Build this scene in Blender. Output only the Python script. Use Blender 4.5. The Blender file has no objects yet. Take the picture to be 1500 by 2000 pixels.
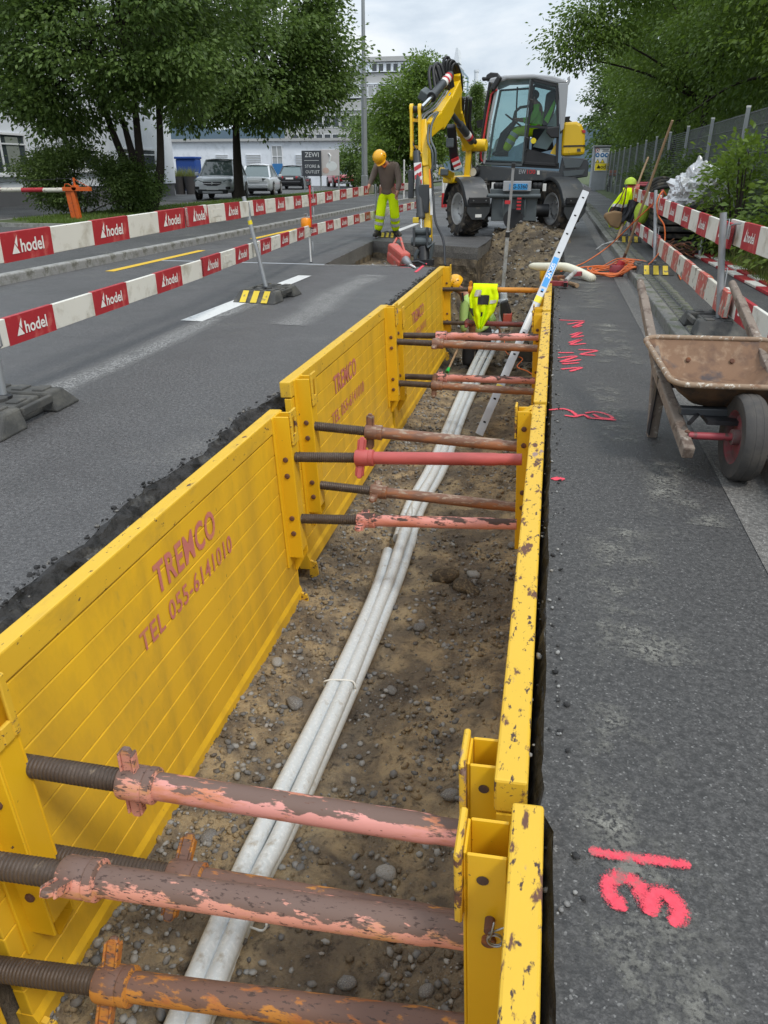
import bpy, bmesh, math, random
import numpy as np
from mathutils import Vector, Matrix, noise, Euler, Quaternion
R = math.radians
random.seed(7); RNG = np.random.default_rng(11)
SC = bpy.context.scene
COL = SC.collection

# ------------------------------------------------------------------ camera, sky, sun, exposure
CAM_H = 1.28
cam_d = bpy.data.cameras.new('camera'); cam = bpy.data.objects.new('camera', cam_d); COL.objects.link(cam)
cam.location = (0, 0, CAM_H)
PITCH, YAW = R(24.735), R(11.954)
cam.rotation_euler = (R(90) - PITCH, 0, YAW)
cam_d.sensor_fit = 'VERTICAL'; cam_d.sensor_height = 36.0; cam_d.lens = 36.0 * 1450 / 2000
cam_d.clip_start = 0.05; cam_d.clip_end = 2000
SC.camera = cam
SUN_EL, SUN_AZ = 54, 128        # degrees; azimuth clockwise from +Y
W = bpy.data.worlds.new('World'); SC.world = W; W.use_nodes = True
wn, wl = W.node_tree.nodes, W.node_tree.links
wn.clear()
wo = wn.new('ShaderNodeOutputWorld'); wb = wn.new('ShaderNodeBackground')
sky = wn.new('ShaderNodeTexSky'); sky.sky_type = 'NISHITA'; sky.sun_disc = False
sky.sun_elevation = R(SUN_EL); sky.sun_rotation = R(SUN_AZ); sky.air_density = 1.0; sky.dust_density = 2.0
skm = wn.new('ShaderNodeVectorMath'); skm.operation = 'SCALE'; skm.inputs['Scale'].default_value = 0.10
wl.new(sky.outputs[0], skm.inputs[0])
tc = wn.new('ShaderNodeTexCoord'); mp = wn.new('ShaderNodeMapping'); mp.inputs['Scale'].default_value = (1.0, 1.0, 3.2)
mp.inputs['Location'].default_value = (0.35, 0.2, 0.1)
wl.new(tc.outputs['Generated'], mp.inputs['Vector'])
n1 = wn.new('ShaderNodeTexNoise'); n1.inputs['Scale'].default_value = 3.0; n1.inputs['Detail'].default_value = 9; n1.inputs['Roughness'].default_value = 0.56
n1.inputs['Distortion'].default_value = 0.5
wl.new(mp.outputs[0], n1.inputs['Vector'])
cr = wn.new('ShaderNodeValToRGB')
cr.color_ramp.elements[0].position = 0.37; cr.color_ramp.elements[0].color = (0.365, 0.430, 0.505, 1)
cr.color_ramp.elements[1].position = 0.62; cr.color_ramp.elements[1].color = (0.62, 0.655, 0.69, 1)
e = cr.color_ramp.elements.new(0.5); e.color = (0.49, 0.55, 0.612, 1)
wl.new(n1.outputs['Fac'], cr.inputs['Fac'])
n2 = wn.new('ShaderNodeTexNoise'); n2.inputs['Scale'].default_value = 1.4; n2.inputs['Detail'].default_value = 6
wl.new(mp.outputs[0], n2.inputs['Vector'])
cr2 = wn.new('ShaderNodeValToRGB'); cr2.color_ramp.elements[0].position = 0.30; cr2.color_ramp.elements[1].position = 0.45
cr2.color_ramp.elements[0].color = (0.6, 0.6, 0.6, 1)
wl.new(n2.outputs['Fac'], cr2.inputs['Fac'])
mx = wn.new('ShaderNodeMixRGB'); wl.new(cr2.outputs[0], mx.inputs['Fac']); wl.new(skm.outputs[0], mx.inputs[1]); wl.new(cr.outputs[0], mx.inputs[2])
# overcast sky: brighter overhead than at the horizon
sxyz = wn.new('ShaderNodeSeparateXYZ'); wl.new(tc.outputs['Generated'], sxyz.inputs[0])
mg = wn.new('ShaderNodeMath'); mg.operation = 'MULTIPLY_ADD'; mg.use_clamp = False; mg.inputs[1].default_value = 1.05; mg.inputs[2].default_value = 1.0
mxz = wn.new('ShaderNodeMath'); mxz.operation = 'MAXIMUM'; mxz.inputs[1].default_value = 0.0
wl.new(sxyz.outputs['Z'], mxz.inputs[0]); wl.new(mxz.outputs[0], mg.inputs[0])
vs_ = wn.new('ShaderNodeVectorMath'); vs_.operation = 'SCALE'; wl.new(mx.outputs[0], vs_.inputs[0]); wl.new(mg.outputs[0], vs_.inputs['Scale'])
wl.new(vs_.outputs[0], wb.inputs['Color']); wb.inputs['Strength'].default_value = 1.0
wl.new(wb.outputs[0], wo.inputs['Surface'])
sun_d = bpy.data.lights.new('sun', 'SUN'); sun_d.energy = 1.5; sun_d.angle = R(11); sun_d.color = (1.0, 0.96, 0.90)
sun = bpy.data.objects.new('sun', sun_d); COL.objects.link(sun)
_sd = Vector((math.sin(R(SUN_AZ)) * math.cos(R(SUN_EL)), math.cos(R(SUN_AZ)) * math.cos(R(SUN_EL)), math.sin(R(SUN_EL))))
sun.rotation_euler = _sd.to_track_quat('Z', 'Y').to_euler()
SC.view_settings.view_transform = 'Standard'; SC.view_settings.look = 'None'
SC.view_settings.exposure = 0.40; SC.view_settings.gamma = 1.0; SC.view_settings.use_curve_mapping = False
SC.render.engine = 'CYCLES'
SC.cycles.use_denoising = True; SC.cycles.max_bounces = 6; SC.cycles.transparent_max_bounces = 8
try: SC.cycles.denoiser = 'OPENIMAGEDENOISE'
except Exception: pass

# ------------------------------------------------------------------ helpers
def at(px, py, y=None, z=None, x=None):
    """point of the place seen at (px, py) of the 1500x2000 photograph, at a known distance, height or offset"""
    r, up = (px - 750) / 1450, -(py - 1000) / 1450
    fy = math.cos(PITCH) + up * math.sin(PITCH); fz = -math.sin(PITCH) + up * math.cos(PITCH)
    d = Vector((r * math.cos(YAW) - fy * math.sin(YAW), r * math.sin(YAW) + fy * math.cos(YAW), fz))
    t = y / d.y if y is not None else ((z - CAM_H) / d.z if z is not None else x / d.x)
    return Vector((0, 0, CAM_H)) + d * t

def setp(o, label=None, cat=None, group=None, kind=None):
    if label: o['label'] = label
    if cat: o['category'] = cat
    if group: o['group'] = group
    if kind: o['kind'] = kind
    return o

def thing(name, label, cat, loc=(0, 0, 0), rot=(0, 0, 0), group=None):
    o = bpy.data.objects.new(name, None); COL.objects.link(o)
    o.location = loc; o.rotation_euler = rot if isinstance(rot, (tuple, list, Euler)) else (0, 0, rot)
    o.empty_display_size = 0.2
    return setp(o, label, cat, group)

def root_loc(o):
    while o.parent: o = o.parent
    return o.location.copy()

def link(name, me, parent=None, loc=None, rot=None):
    o = bpy.data.objects.new(name, me); COL.objects.link(o)
    if parent: o.parent = parent
    if loc is not None: o.location = loc
    if rot is not None: o.rotation_euler = rot
    return o

def copy_tree(o, parent=None):
    c = o.copy(); COL.objects.link(c); c.parent = parent
    if parent: c.matrix_parent_inverse = o.matrix_parent_inverse
    for ch in list(o.children): copy_tree(ch, c)
    return c

def frame_of(axis):
    a = Vector(axis).normalized()
    t = Vector((0, 0, 1)) if abs(a.z) < 0.9 else Vector((1, 0, 0))
    u = a.cross(t).normalized(); v = a.cross(u).normalized()
    return u, v, a

class MB:
    def __init__(s): s.v = []; s.f = []; s.m = []; s.mi = 0; s.T = None
    def add(s, vs, fs):
        b = len(s.v)
        if s.T is not None: vs = [s.T @ Vector(p) for p in vs]
        s.v += [tuple(p) for p in vs]
        for f in fs: s.f.append(tuple(i + b for i in f)); s.m.append(s.mi)
        return s
    def box(s, c, d, rot=None):
        hx, hy, hz = d[0] / 2, d[1] / 2, d[2] / 2
        ps = [Vector((x, y, z)) for x in (-hx, hx) for y in (-hy, hy) for z in (-hz, hz)]
        if rot is not None:
            m = rot if isinstance(rot, Matrix) else Euler(rot).to_matrix()
            ps = [m @ p for p in ps]
        c = Vector(c)
        return s.add([p + c for p in ps], [(0, 1, 3, 2), (4, 6, 7, 5), (0, 4, 5, 1), (2, 3, 7, 6), (0, 2, 6, 4), (1, 5, 7, 3)])
    def bar(s, p0, p1, w, h, up=(0, 0, 1)):
        p0, p1 = Vector(p0), Vector(p1); a = (p1 - p0).normalized(); up = Vector(up)
        u = a.cross(up)
        if u.length < 1e-4: u = a.cross(Vector((1, 0, 0)))
        u.normalize(); v = u.cross(a).normalized()
        ps = [p + u * (sx * w / 2) + v * (sz * h / 2) for p in (p0, p1) for sx in (-1, 1) for sz in (-1, 1)]
        return s.add(ps, [(0, 1, 3, 2), (4, 6, 7, 5), (0, 4, 5, 1), (2, 3, 7, 6), (0, 2, 6, 4), (1, 5, 7, 3)])
    def cyl(s, p0, p1, r0, r1=None, n=12, caps=True):
        return s.lathe([(r0, 0), (r0 if r1 is None else r1, (Vector(p1) - Vector(p0)).length)], p0, Vector(p1) - Vector(p0), n, caps)
    def lathe(s, prof, o, axis, n=16, caps=True):
        u, v, a = frame_of(axis); o = Vector(o); vs = []; fs = []
        cs = [(math.cos(2 * math.pi * k / n), math.sin(2 * math.pi * k / n)) for k in range(n)]
        for r, h in prof:
            for c, d in cs: vs.append(o + a * h + u * (r * c) + v * (r * d))
        for i in range(len(prof) - 1):
            for k in range(n):
                k2 = (k + 1) % n
                fs.append((i * n + k, (i + 1) * n + k, (i + 1) * n + k2, i * n + k2))
        if caps:
            fs.append(tuple(range(n))); b = (len(prof) - 1) * n
            fs.append(tuple(b + k for k in reversed(range(n))))
        return s.add(vs, fs)
    def tube(s, pts, r, n=8, caps=True):
        pts = [Vector(p) for p in pts]; m = len(pts); vs = []; fs = []
        rs = r if isinstance(r, (list, tuple)) else [r] * m
        t0 = (pts[1] - pts[0]).normalized(); u, v, _ = frame_of(t0)
        for i, p in enumerate(pts):
            t = ((pts[min(i + 1, m - 1)] - pts[max(i - 1, 0)])).normalized()
            if t.length < .5: t = t0
            u = (u - t * u.dot(t)); u = u.normalized() if u.length > 1e-6 else frame_of(t)[0]
            v = t.cross(u)
            for k in range(n):
                a = 2 * math.pi * k / n
                vs.append(p + u * (rs[i] * math.cos(a)) + v * (rs[i] * math.sin(a)))
        for i in range(m - 1):
            for k in range(n):
                k2 = (k + 1) % n
                fs.append((i * n + k, i * n + k2, (i + 1) * n + k2, (i + 1) * n + k))
        if caps:
            fs.append(tuple(reversed(range(n)))); fs.append(tuple((m - 1) * n + k for k in range(n)))
        return s.add(vs, fs)
    def prism(s, poly, o, u, v, th):
        """poly [(a,b)] in plane (u,v) at o, extruded by th along u x v (centred)"""
        o, u, v = Vector(o), Vector(u), Vector(v); w = u.cross(v).normalized() * (th / 2); n = len(poly)
        vs = [o + u * a + v * b - w for a, b in poly] + [o + u * a + v * b + w for a, b in poly]
        fs = [tuple(reversed(range(n))), tuple(range(n, 2 * n))] + [(i, (i + 1) % n, n + (i + 1) % n, n + i) for i in range(n)]
        return s.add(vs, fs)
    def grid(s, rows):
        """rows: list of equal-length lists of points"""
        n = len(rows[0]); vs = [p for r in rows for p in r]
        fs = [(i * n + k, i * n + k + 1, (i + 1) * n + k + 1, (i + 1) * n + k) for i in range(len(rows) - 1) for k in range(n - 1)]
        return s.add(vs, fs)
    def ball(s, c, r, n=12, k=8):
        r = r if isinstance(r, (tuple, list)) else (r, r, r); c = Vector(c); vs = []; fs = []
        for i in range(k + 1):
            t = math.pi * i / k
            for j in range(n):
                a = 2 * math.pi * j / n
                vs.append(c + Vector((r[0] * math.sin(t) * math.cos(a), r[1] * math.sin(t) * math.sin(a), r[2] * math.cos(t))))
        for i in range(k):
            for j in range(n):
                j2 = (j + 1) % n
                fs.append((i * n + j, (i + 1) * n + j, (i + 1) * n + j2, i * n + j2))
        return s.add(vs, fs)
    def mesh(s, name, mat, smooth=None):
        me = bpy.data.meshes.new(name); me.from_pydata(s.v, [], s.f)
        for m in (mat if isinstance(mat, (list, tuple)) else [mat]): me.materials.append(m)
        if any(s.m): me.polygons.foreach_set('material_index', s.m)
        me.validate(); 
        if smooth:
            me.polygons.foreach_set('use_smooth', [True] * len(me.polygons))
            if smooth < 180: me.set_sharp_from_angle(angle=R(smooth))
        me.update(); return me
    def build(s, name, mat, parent=None, smooth=None, bevel=0, world=False, loc=None, segs=2):
        if world and parent is not None:
            o0 = root_loc(parent); s.v = [tuple(Vector(p) - o0) for p in s.v]
        if world and parent is None and loc is not None:
            o0 = Vector(loc); s.v = [tuple(Vector(p) - o0) for p in s.v]
        o = link(name, s.mesh(name, mat, smooth), parent, loc)
        if bevel:
            b = o.modifiers.new('bevel', 'BEVEL'); b.width = bevel; b.segments = segs; b.limit_method = 'ANGLE'; b.angle_limit = R(40)
        return o

_TX = {}
def text_mesh(txt, size, mat, bold=0.0, shear=0.0, space=1.0):
    """flat lettering in its own XY plane, centred at the origin, as mesh data"""
    key = (txt, size, mat.name, bold, shear, space)
    if key in _TX: return _TX[key]
    cu = bpy.data.curves.new('lettering', 'FONT'); cu.body = txt; cu.size = size; cu.align_x = 'CENTER'; cu.align_y = 'CENTER'
    cu.offset = bold * size; cu.shear = shear; cu.space_character = space; cu.resolution_u = 3; cu.extrude = 0.0
    o = bpy.data.objects.new('lettering', cu); COL.objects.link(o)
    dg = bpy.context.evaluated_depsgraph_get(); dg.update()
    me = bpy.data.meshes.new_from_object(o.evaluated_get(dg)); me.name = 'lettering'
    me.materials.clear(); me.materials.append(mat)
    bpy.data.objects.remove(o); bpy.data.curves.remove(cu)
    _TX[key] = me; return me

# ------------------------------------------------------------------ materials
class G:
    def __init__(s, name):
        s.m = bpy.data.materials.new(name); s.m.use_nodes = True; s.t = s.m.node_tree; s.n = s.t.nodes; s.l = s.t.links
        s.b = s.n['Principled BSDF']; s.tc = s.n.new('ShaderNodeTexCoord')
        s.co = s.tc.outputs['Object']
    def N(s, typ, **kw):
        n = s.n.new('ShaderNode' + typ)
        for k, v in kw.items():
            if k in n.inputs.keys():
                if hasattr(v, 'links'): s.l.new(v, n.inputs[k])
                else: n.inputs[k].default_value = v
            else: setattr(n, k, v)
        return n
    def noise(s, scale, detail=4, rough=.55, co=None, dist=0.):
        n = s.N('TexNoise', Scale=scale, Detail=detail, Roughness=rough, Distortion=dist); s.l.new(co or s.co, n.inputs['Vector']); return n.outputs['Fac']
    def ramp(s, fac, a, b, ca=(0, 0, 0, 1), cb=(1, 1, 1, 1)):
        r = s.N('ValToRGB'); el = r.color_ramp.elements; el[0].position = max(0, min(1, a)); el[1].position = max(0, min(1, b)); el[0].color = ca; el[1].color = cb
        s.l.new(fac, r.inputs['Fac']); return r.outputs[0]
    def mix(s, fac, a, b, mode='MIX'):
        n = s.N('MixRGB', blend_type=mode)
        for i, v in ((0, fac), (1, a), (2, b)):
            if hasattr(v, 'links'): s.l.new(v, n.inputs[i])
            else: n.inputs[i].default_value = v if i == 0 else (tuple(v) + (1,))[:4]
        return n.outputs[0]
    def math(s, op, a, b=0.):
        n = s.N('Math', operation=op)
        for i, v in ((0, a), (1, b)):
            if hasattr(v, 'links'): s.l.new(v, n.inputs[i])
            else: n.inputs[i].default_value = v
        return n.outputs[0]
    def bump(s, h, strength, dist=.01):
        n = s.N('Bump', Strength=strength, Distance=dist); s.l.new(h, n.inputs['Height']); s.l.new(n.outputs[0], s.b.inputs['Normal'])
    def out(s, sock, v):
        if hasattr(v, 'links'): s.l.new(v, s.b.inputs[sock])
        else: s.b.inputs[sock].default_value = v

def pbr(name, col, rough=.6, metal=0., var=.12, vs=4., layers=(), bump=0., bs=80., spec=.5, trans=0., coat=0., stretch=None):
    """layers: (colour, scale, threshold, softness, up-bias) laid over the base where noise passes the threshold"""
    g = G(name)
    if stretch:
        mpn = g.N('Mapping'); mpn.inputs['Scale'].default_value = stretch; g.l.new(g.co, mpn.inputs['Vector']); g.co = mpn.outputs[0]
    v = g.noise(vs, 5)
    c = g.mix(v, tuple(x * (1 - var) for x in col), tuple(min(1, x * (1 + var)) for x in col))
    rg = rough
    for i, L in enumerate(layers):
        lc, sc, th, so = L[:4]; up = L[4] if len(L) > 4 else 0.
        f = g.noise(sc, 7, .62, dist=.15)
        if up:
            ge = g.N('NewGeometry'); sp = g.N('SeparateXYZ'); g.l.new(ge.outputs['Normal'], sp.inputs[0])
            f = g.math('ADD', f, g.math('MULTIPLY', sp.outputs['Z'], up))
        k = g.ramp(f, th - so, th + so)
        c = g.mix(k, c, lc)
        if len(L) > 5:
            rr = g.N('MixRGB'); g.l.new(k, rr.inputs[0])
            if hasattr(rg, 'links'): g.l.new(rg, rr.inputs[1])
            else: rr.inputs[1].default_value = (rg,) * 3 + (1,)
            rr.inputs[2].default_value = (L[5],) * 3 + (1,); rg = rr.outputs[0]
    g.l.new(c, g.b.inputs['Base Color']); g.out('Roughness', rg); g.out('Metallic', metal)
    g.out('Specular IOR Level', spec); g.out('Coat Weight', coat); g.out('Transmission Weight', trans)
    if bump: g.bump(g.noise(bs, 6, .6), bump)
    return g.m

RUST = (.13, .06, .038); RUSTD = (.07, .042, .034); RUSTO = (.33, .11, .025)
M = {}
YEL = (.76, .455, .022)
M['yellow'] = pbr('shoring_yellow', YEL, .42, var=.12, vs=1.6, layers=(((.50, .30, .03), 4.5, .60, .13), ((.40, .26, .06), 11, .73, .10), (RUSTD, 40, .70, .012, 0, .8)), bump=.05, bs=9, stretch=(1, .8, .35))
M['yellow_edge'] = pbr('edge_yellow', (.70, .43, .03), .45, var=.1, vs=3, layers=(((.48, .30, .04), 6, .62, .1), (RUSTD, 40, .655, .015, 0, .85), (RUST, 14, .67, .015, 0, .85)), bump=.1, bs=30, stretch=(1, .5, 1))
M['yellow_worn'] = pbr('worn_yellow', (.68, .415, .03), .48, var=.1, vs=3, layers=((RUST, 15, .585, .02, 0, .85), (RUSTD, 48, .60, .02, 0, .85), ((.30, .20, .17), 8, .63, .02, 0, .8)), bump=.12, bs=30, stretch=(1, .45, 1))
M['yellow_post'] = pbr('post_yellow', (.74, .43, .012), .4, var=.1, vs=3, layers=((RUSTD, 30, .70, .015, 0, .8),), bump=.06, bs=12)
M['dirt_inside'] = pbr('rusty_inside', (.30, .15, .02), .8, layers=((RUSTD, 9, .5, .08),))
M['letter_pink'] = pbr('faded_red_paint', (.56, .18, .155), .6, layers=(((.70, .40, .05), 70, .68, .04), ((.60, .26, .10), 5, .64, .1)))
M['rust'] = pbr('rust', RUST, .85, .1, var=.35, vs=9, layers=((RUSTO, 14, .62, .08),), bump=.3, bs=60)
M['thread'] = pbr('greasy_thread', (.085, .062, .048), .5, .35, var=.35, vs=14, layers=(((.22, .17, .12), 30, .66, .06),), bump=.2, bs=90)
SX = (.32, 1, 1)
M['pink'] = pbr('strut_pink', (.66, .27, .225), .5, var=.1, layers=(((.52, .17, .10), 7, .60, .08), (RUSTD, 30, .60, .025, .12, .75), (RUST, 75, .655, .02)), bump=.1, bs=40, stretch=SX)
BARE = (.150, .092, .072)
M['pink_top'] = pbr('strut_pink_worn_top', (.64, .28, .24), .5, var=.1, layers=(((.52, .19, .09), 16, .58, .07, .06), (BARE, 34, .705, .022, .30, .6), (RUST, 110, .655, .02)), bump=.1, bs=40, stretch=SX)
M['pink_rust'] = pbr('strut_pink_rusty', (.60, .26, .19), .55, var=.12, layers=(((.52, .25, .10), 22, .57, .06), (BARE, 42, .605, .022, .26, .6), (RUSTD, 120, .60, .02, 0, .8)), bump=.12, bs=40, stretch=SX)
M['orange_rust'] = pbr('strut_orange_rusty', (.48, .20, .035), .6, var=.15, layers=(((.40, .14, .04), 18, .54, .06), ((.16, .088, .065), 40, .635, .035, .26, .6), (RUSTD, 110, .61, .03)), bump=.12, bs=40, stretch=SX)
M['red_strut'] = pbr('strut_red', (.45, .085, .075), .5, var=.12, layers=(((.32, .06, .05), 5, .60, .08),), bump=.05, bs=30, stretch=SX)
M['darkred_strut'] = pbr('strut_dark_red', (.20, .045, .036), .55, var=.2, layers=((RUSTD, 20, .58, .06),), bump=.08, stretch=SX)
M['brown_strut'] = pbr('strut_brown_rust', (.19, .095, .06), .62, var=.25, layers=(((.33, .13, .055), 16, .56, .06, -.08), ((.34, .26, .19), 44, .64, .05, .1)), bump=.1, stretch=SX)
M['orange_strut'] = pbr('strut_orange', (.60, .24, .02), .5, var=.12, layers=((RUST, 40, .64, .03),), bump=.05, stretch=SX)
M['steel'] = pbr('galvanised_steel', (.36, .37, .38), .42, .75, var=.15, vs=20)
M['galv'] = pbr('galvanised_grey', (.33, .345, .355), .5, .45, var=.14, vs=14)
M['alu'] = pbr('aluminium', (.40, .41, .42), .45, .45, var=.08, vs=8)
M['alu_dirty'] = pbr('dusty_aluminium', (.50, .50, .49), .55, .3, layers=(((.30, .27, .22), 6, .58, .1),))
M['pipe'] = pbr('grey_conduit', (.50, .535, .55), .45, var=.08, vs=3, layers=(((.62, .645, .65), 70, .58, .10), ((.30, .27, .22), 14, .66, .08)))
M['white_plastic'] = pbr('white_plastic', (.72, .72, .68), .5)
M['black'] = pbr('black_plastic', (.018, .018, .02), .5, var=.3)
M['black_rubber'] = pbr('black_rubber', (.022, .022, .022), .75, var=.3, layers=(((.10, .085, .065), 5, .58, .08),), bump=.1, bs=50)
M['tyre'] = pbr('tyre_rubber', (.028, .026, .025), .8, var=.3, layers=(((.13, .105, .078), 6, .53, .08),), bump=.15, bs=40)
M['hole'] = pbr('dark_hole', (.008, .007, .006), .9)
M['board_white'] = pbr('board_white', (.70, .68, .61), .6, var=.06, layers=(((.42, .38, .30), 5, .60, .10), ((.20, .17, .13), 22, .70, .02)))
M['board_red'] = pbr('board_red', (.40, .022, .032), .5, var=.14, layers=(((.52, .10, .09), 9, .62, .05),))
M['board_old_red'] = pbr('board_faded_red', (.48, .11, .085), .65, var=.2, layers=(((.55, .50, .42), 16, .60, .03), ((.20, .15, .11), 9, .62, .04)))
M['board_old_white'] = pbr('board_worn_white', (.58, .55, .47), .7, var=.15, layers=(((.17, .13, .10), 8, .60, .03), ((.38, .07, .05), 14, .66, .03)))
M['logo_white'] = pbr('logo_white', (.80, .78, .74), .55, layers=(((.6, .4, .38), 20, .68, .05),))
M['wood'] = pbr('handle_wood', (.33, .22, .125), .7, var=.2, vs=12, bump=.1)
M['wood_grey'] = pbr('weathered_wood', (.215, .17, .135), .8, var=.25, vs=9, layers=(((.12, .085, .065), 18, .56, .06), ((.36, .32, .27), 26, .64, .04)), bump=.35, bs=45)
M['tray'] = pbr('rusty_tray_inside', (.20, .112, .062), .7, .1, var=.2, vs=5, layers=(((.30, .20, .125), 14, .60, .07), ((.07, .055, .055), 5, .62, .05), ((.12, .065, .04), 9, .58, .08)), bump=.1)
M['tray_out'] = pbr('rusty_tray_outside', (.115, .068, .035), .6, .1, var=.3, layers=(((.03, .026, .024), 6, .52, .07),), bump=.15)
M['tray_rim'] = pbr('tray_rim', (.27, .185, .12), .7, var=.15, layers=(((.62, .58, .50), 40, .60, .04), ((.20, .11, .06), 20, .62, .04)), bump=.2)
M['container_grey'] = pbr('container_grey', (.36, .38, .40), .5, .1)
M['barrow_tyre'] = pbr('barrow_tyre', (.050, .046, .043), .75, var=.25, vs=6, layers=(((.085, .075, .063), 9, .58, .12),), bump=.15, bs=60)
M['hub_red'] = pbr('hub_red', (.22, .05, .055), .7, layers=(((.13, .095, .085), 10, .52, .08),))
M['red_paint'] = pbr('red_paint', (.30, .045, .055), .55, layers=((RUSTD, 20, .60, .05),))
M['hivis'] = pbr('hivis_yellow', (.74, 1.0, .004), .8, var=.06, vs=10, bump=.25, bs=14, spec=.2)
M['hivis_green'] = pbr('hivis_green', (.26, .80, .05), .7, var=.12, vs=8, bump=.2, bs=14)
M['pale_green'] = pbr('pale_green_shirt', (.44, .66, .22), .8, var=.1, bump=.25, bs=16)
M['reflex'] = pbr('reflective_tape', (.58, .58, .56), .35, .2)
M['helmet'] = pbr('yellow_helmet', (.82, .40, .005), .32, var=.04, coat=.3)
M['skin'] = pbr('skin', (.42, .20, .13), .55, var=.1)
M['hair'] = pbr('dark_hair', (.02, .015, .012), .7)
M['taupe'] = pbr('taupe_sweater', (.165, .125, .10), .9, var=.12, vs=9, bump=.3, bs=30)
M['dark_cloth'] = pbr('dark_trousers', (.030, .031, .036), .85, var=.2, bump=.3, bs=18)
M['boot'] = pbr('dark_boots', (.028, .025, .022), .7, layers=(((.16, .13, .09), 9, .62, .06),))
M['orange_cable'] = pbr('orange_cable', (.72, .16, .035), .5, var=.06)
M['brown_canvas'] = pbr('brown_canvas', (.24, .15, .075), .85, var=.2)
M['tool_red'] = pbr('tool_red', (.50, .095, .07), .5, var=.12, layers=(((.30, .22, .17), 9, .60, .06),))
M['exc_yellow'] = pbr('machine_yellow', (.80, .50, .006), .35, var=.05, coat=.25, layers=(((.45, .30, .05), 8, .70, .05),))
M['exc_grey'] = pbr('machine_dark_grey', (.048, .052, .056), .42, var=.10, layers=(((.13, .12, .10), 6, .66, .08),))
M['exc_cabgrey'] = pbr('machine_cab_grey', (.36, .37, .385), .35, var=.04, coat=.2)
M['exc_mid'] = pbr('machine_mid_grey', (.085, .10, .105), .45, var=.1)
M['chrome'] = pbr('cylinder_rod', (.72, .72, .72), .18, .95, var=.03)
M['rim'] = pbr('wheel_rim_silver', (.50, .50, .49), .4, .4, var=.06, layers=(((.22, .18, .14), 7, .66, .08),))
M['seat_teal'] = pbr('cab_panel_teal', (.20, .27, .275), .6)
M['plate_blue'] = pbr('plate_blue', (.04, .32, .68), .45)
M['lampglass'] = pbr('lamp_glass', (.75, .75, .70), .15)
M['amber'] = pbr('amber_plastic', (.85, .27, .008), .3)
M['tape_red'] = pbr('tape_red', (.50, .03, .035), .45)
M['tape_white'] = pbr('tape_white', (.74, .73, .70), .45)
M['label_blue'] = pbr('label_blue', (.03, .27, .62), .45)
M['label_yellow'] = pbr('label_yellow', (.78, .62, .02), .5)
M['sign_blue'] = pbr('sign_blue', (.03, .16, .38), .5)
M['sign_white'] = pbr('sign_white', (.74, .75, .75), .5)
M['sign_dark'] = pbr('sign_dark_grey', (.055, .06, .07), .6)
M['base_yellow'] = pbr('base_yellow', (.68, .50, .04), .65, var=.15, layers=(((.14, .12, .09), 14, .60, .05),))
M['base_rubber'] = pbr('recycled_rubber', (.058, .058, .055), .85, var=.3, layers=(((.12, .115, .10), 7, .57, .10),), bump=.35, bs=50)
M['road_white'] = pbr('road_white_paint', (.62, .62, .60), .7, var=.1, layers=(((.30, .30, .30), 16, .64, .06),), bump=.2, bs=120)
M['road_yellow'] = pbr('road_yellow_paint', (.66, .42, .03), .7, var=.1, layers=(((.30, .22, .06), 16, .66, .06),), bump=.2, bs=120)
M['concrete'] = pbr('concrete', (.30, .295, .28), .85, var=.15, bump=.2, bs=40)
M['facade_white'] = pbr('facade_white', (.72, .75, .79), .85, var=.05, layers=(((.52, .55, .58), 1.2, .64, .12),))
M['facade_grey'] = pbr('facade_grey', (.40, .40, .39), .85, var=.12, vs=.6)
M['facade_dark'] = pbr('plinth_grey', (.12, .12, .125), .85)
M['win_frame'] = pbr('window_frame_white', (.74, .75, .76), .5)
M['win_glass'] = pbr('window_glass_dark', (.045, .055, .06), .08, var=.2, spec=.6)
M['blind'] = pbr('window_blind', (.36, .37, .37), .6)
M['curtain'] = pbr('curtain', (.22, .24, .21), .9)
M['car_silver'] = pbr('car_silver', (.66, .68, .70), .30, .15, var=.02, coat=.5)
M['car_black'] = pbr('car_black', (.012, .012, .014), .2, .1, coat=.6)
M['car_red'] = pbr('car_red', (.42, .02, .03), .25, .1, coat=.6)
M['car_glass'] = pbr('car_glass', (.10, .14, .145), .06, spec=.7)
M['tail_red'] = pbr('tail_lamp', (.42, .02, .03), .2)
M['bark'] = pbr('bark', (.040, .030, .023), .9, var=.3, vs=12, bump=.5, bs=30)
M['orange_gate'] = pbr('orange_gate_paint', (.58, .105, .012), .5, layers=((RUST, 14, .64, .05),))
M['tarp'] = pbr('silver_tarp', (.60, .60, .60), .35, .25, var=.12)
M['foam'] = pbr('cream_plastic_roll', (.74, .71, .56), .5, var=.06, bump=.1, bs=12)
M['planter'] = pbr('planter_grey', (.06, .055, .055), .7)
M['blue_bin'] = pbr('blue_bin', (.02, .07, .30), .5)
M['wire'] = pbr('wire_grey', (.16, .17, .175), .5, .3)
M['brown_lid'] = pbr('purple_brown', (.10, .045, .045), .8)
M['skin_pink'] = pbr('printed_pink', (.62, .44, .38), .6)
M['print_bg'] = pbr('printed_backdrop', (.60, .56, .55), .6)

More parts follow.
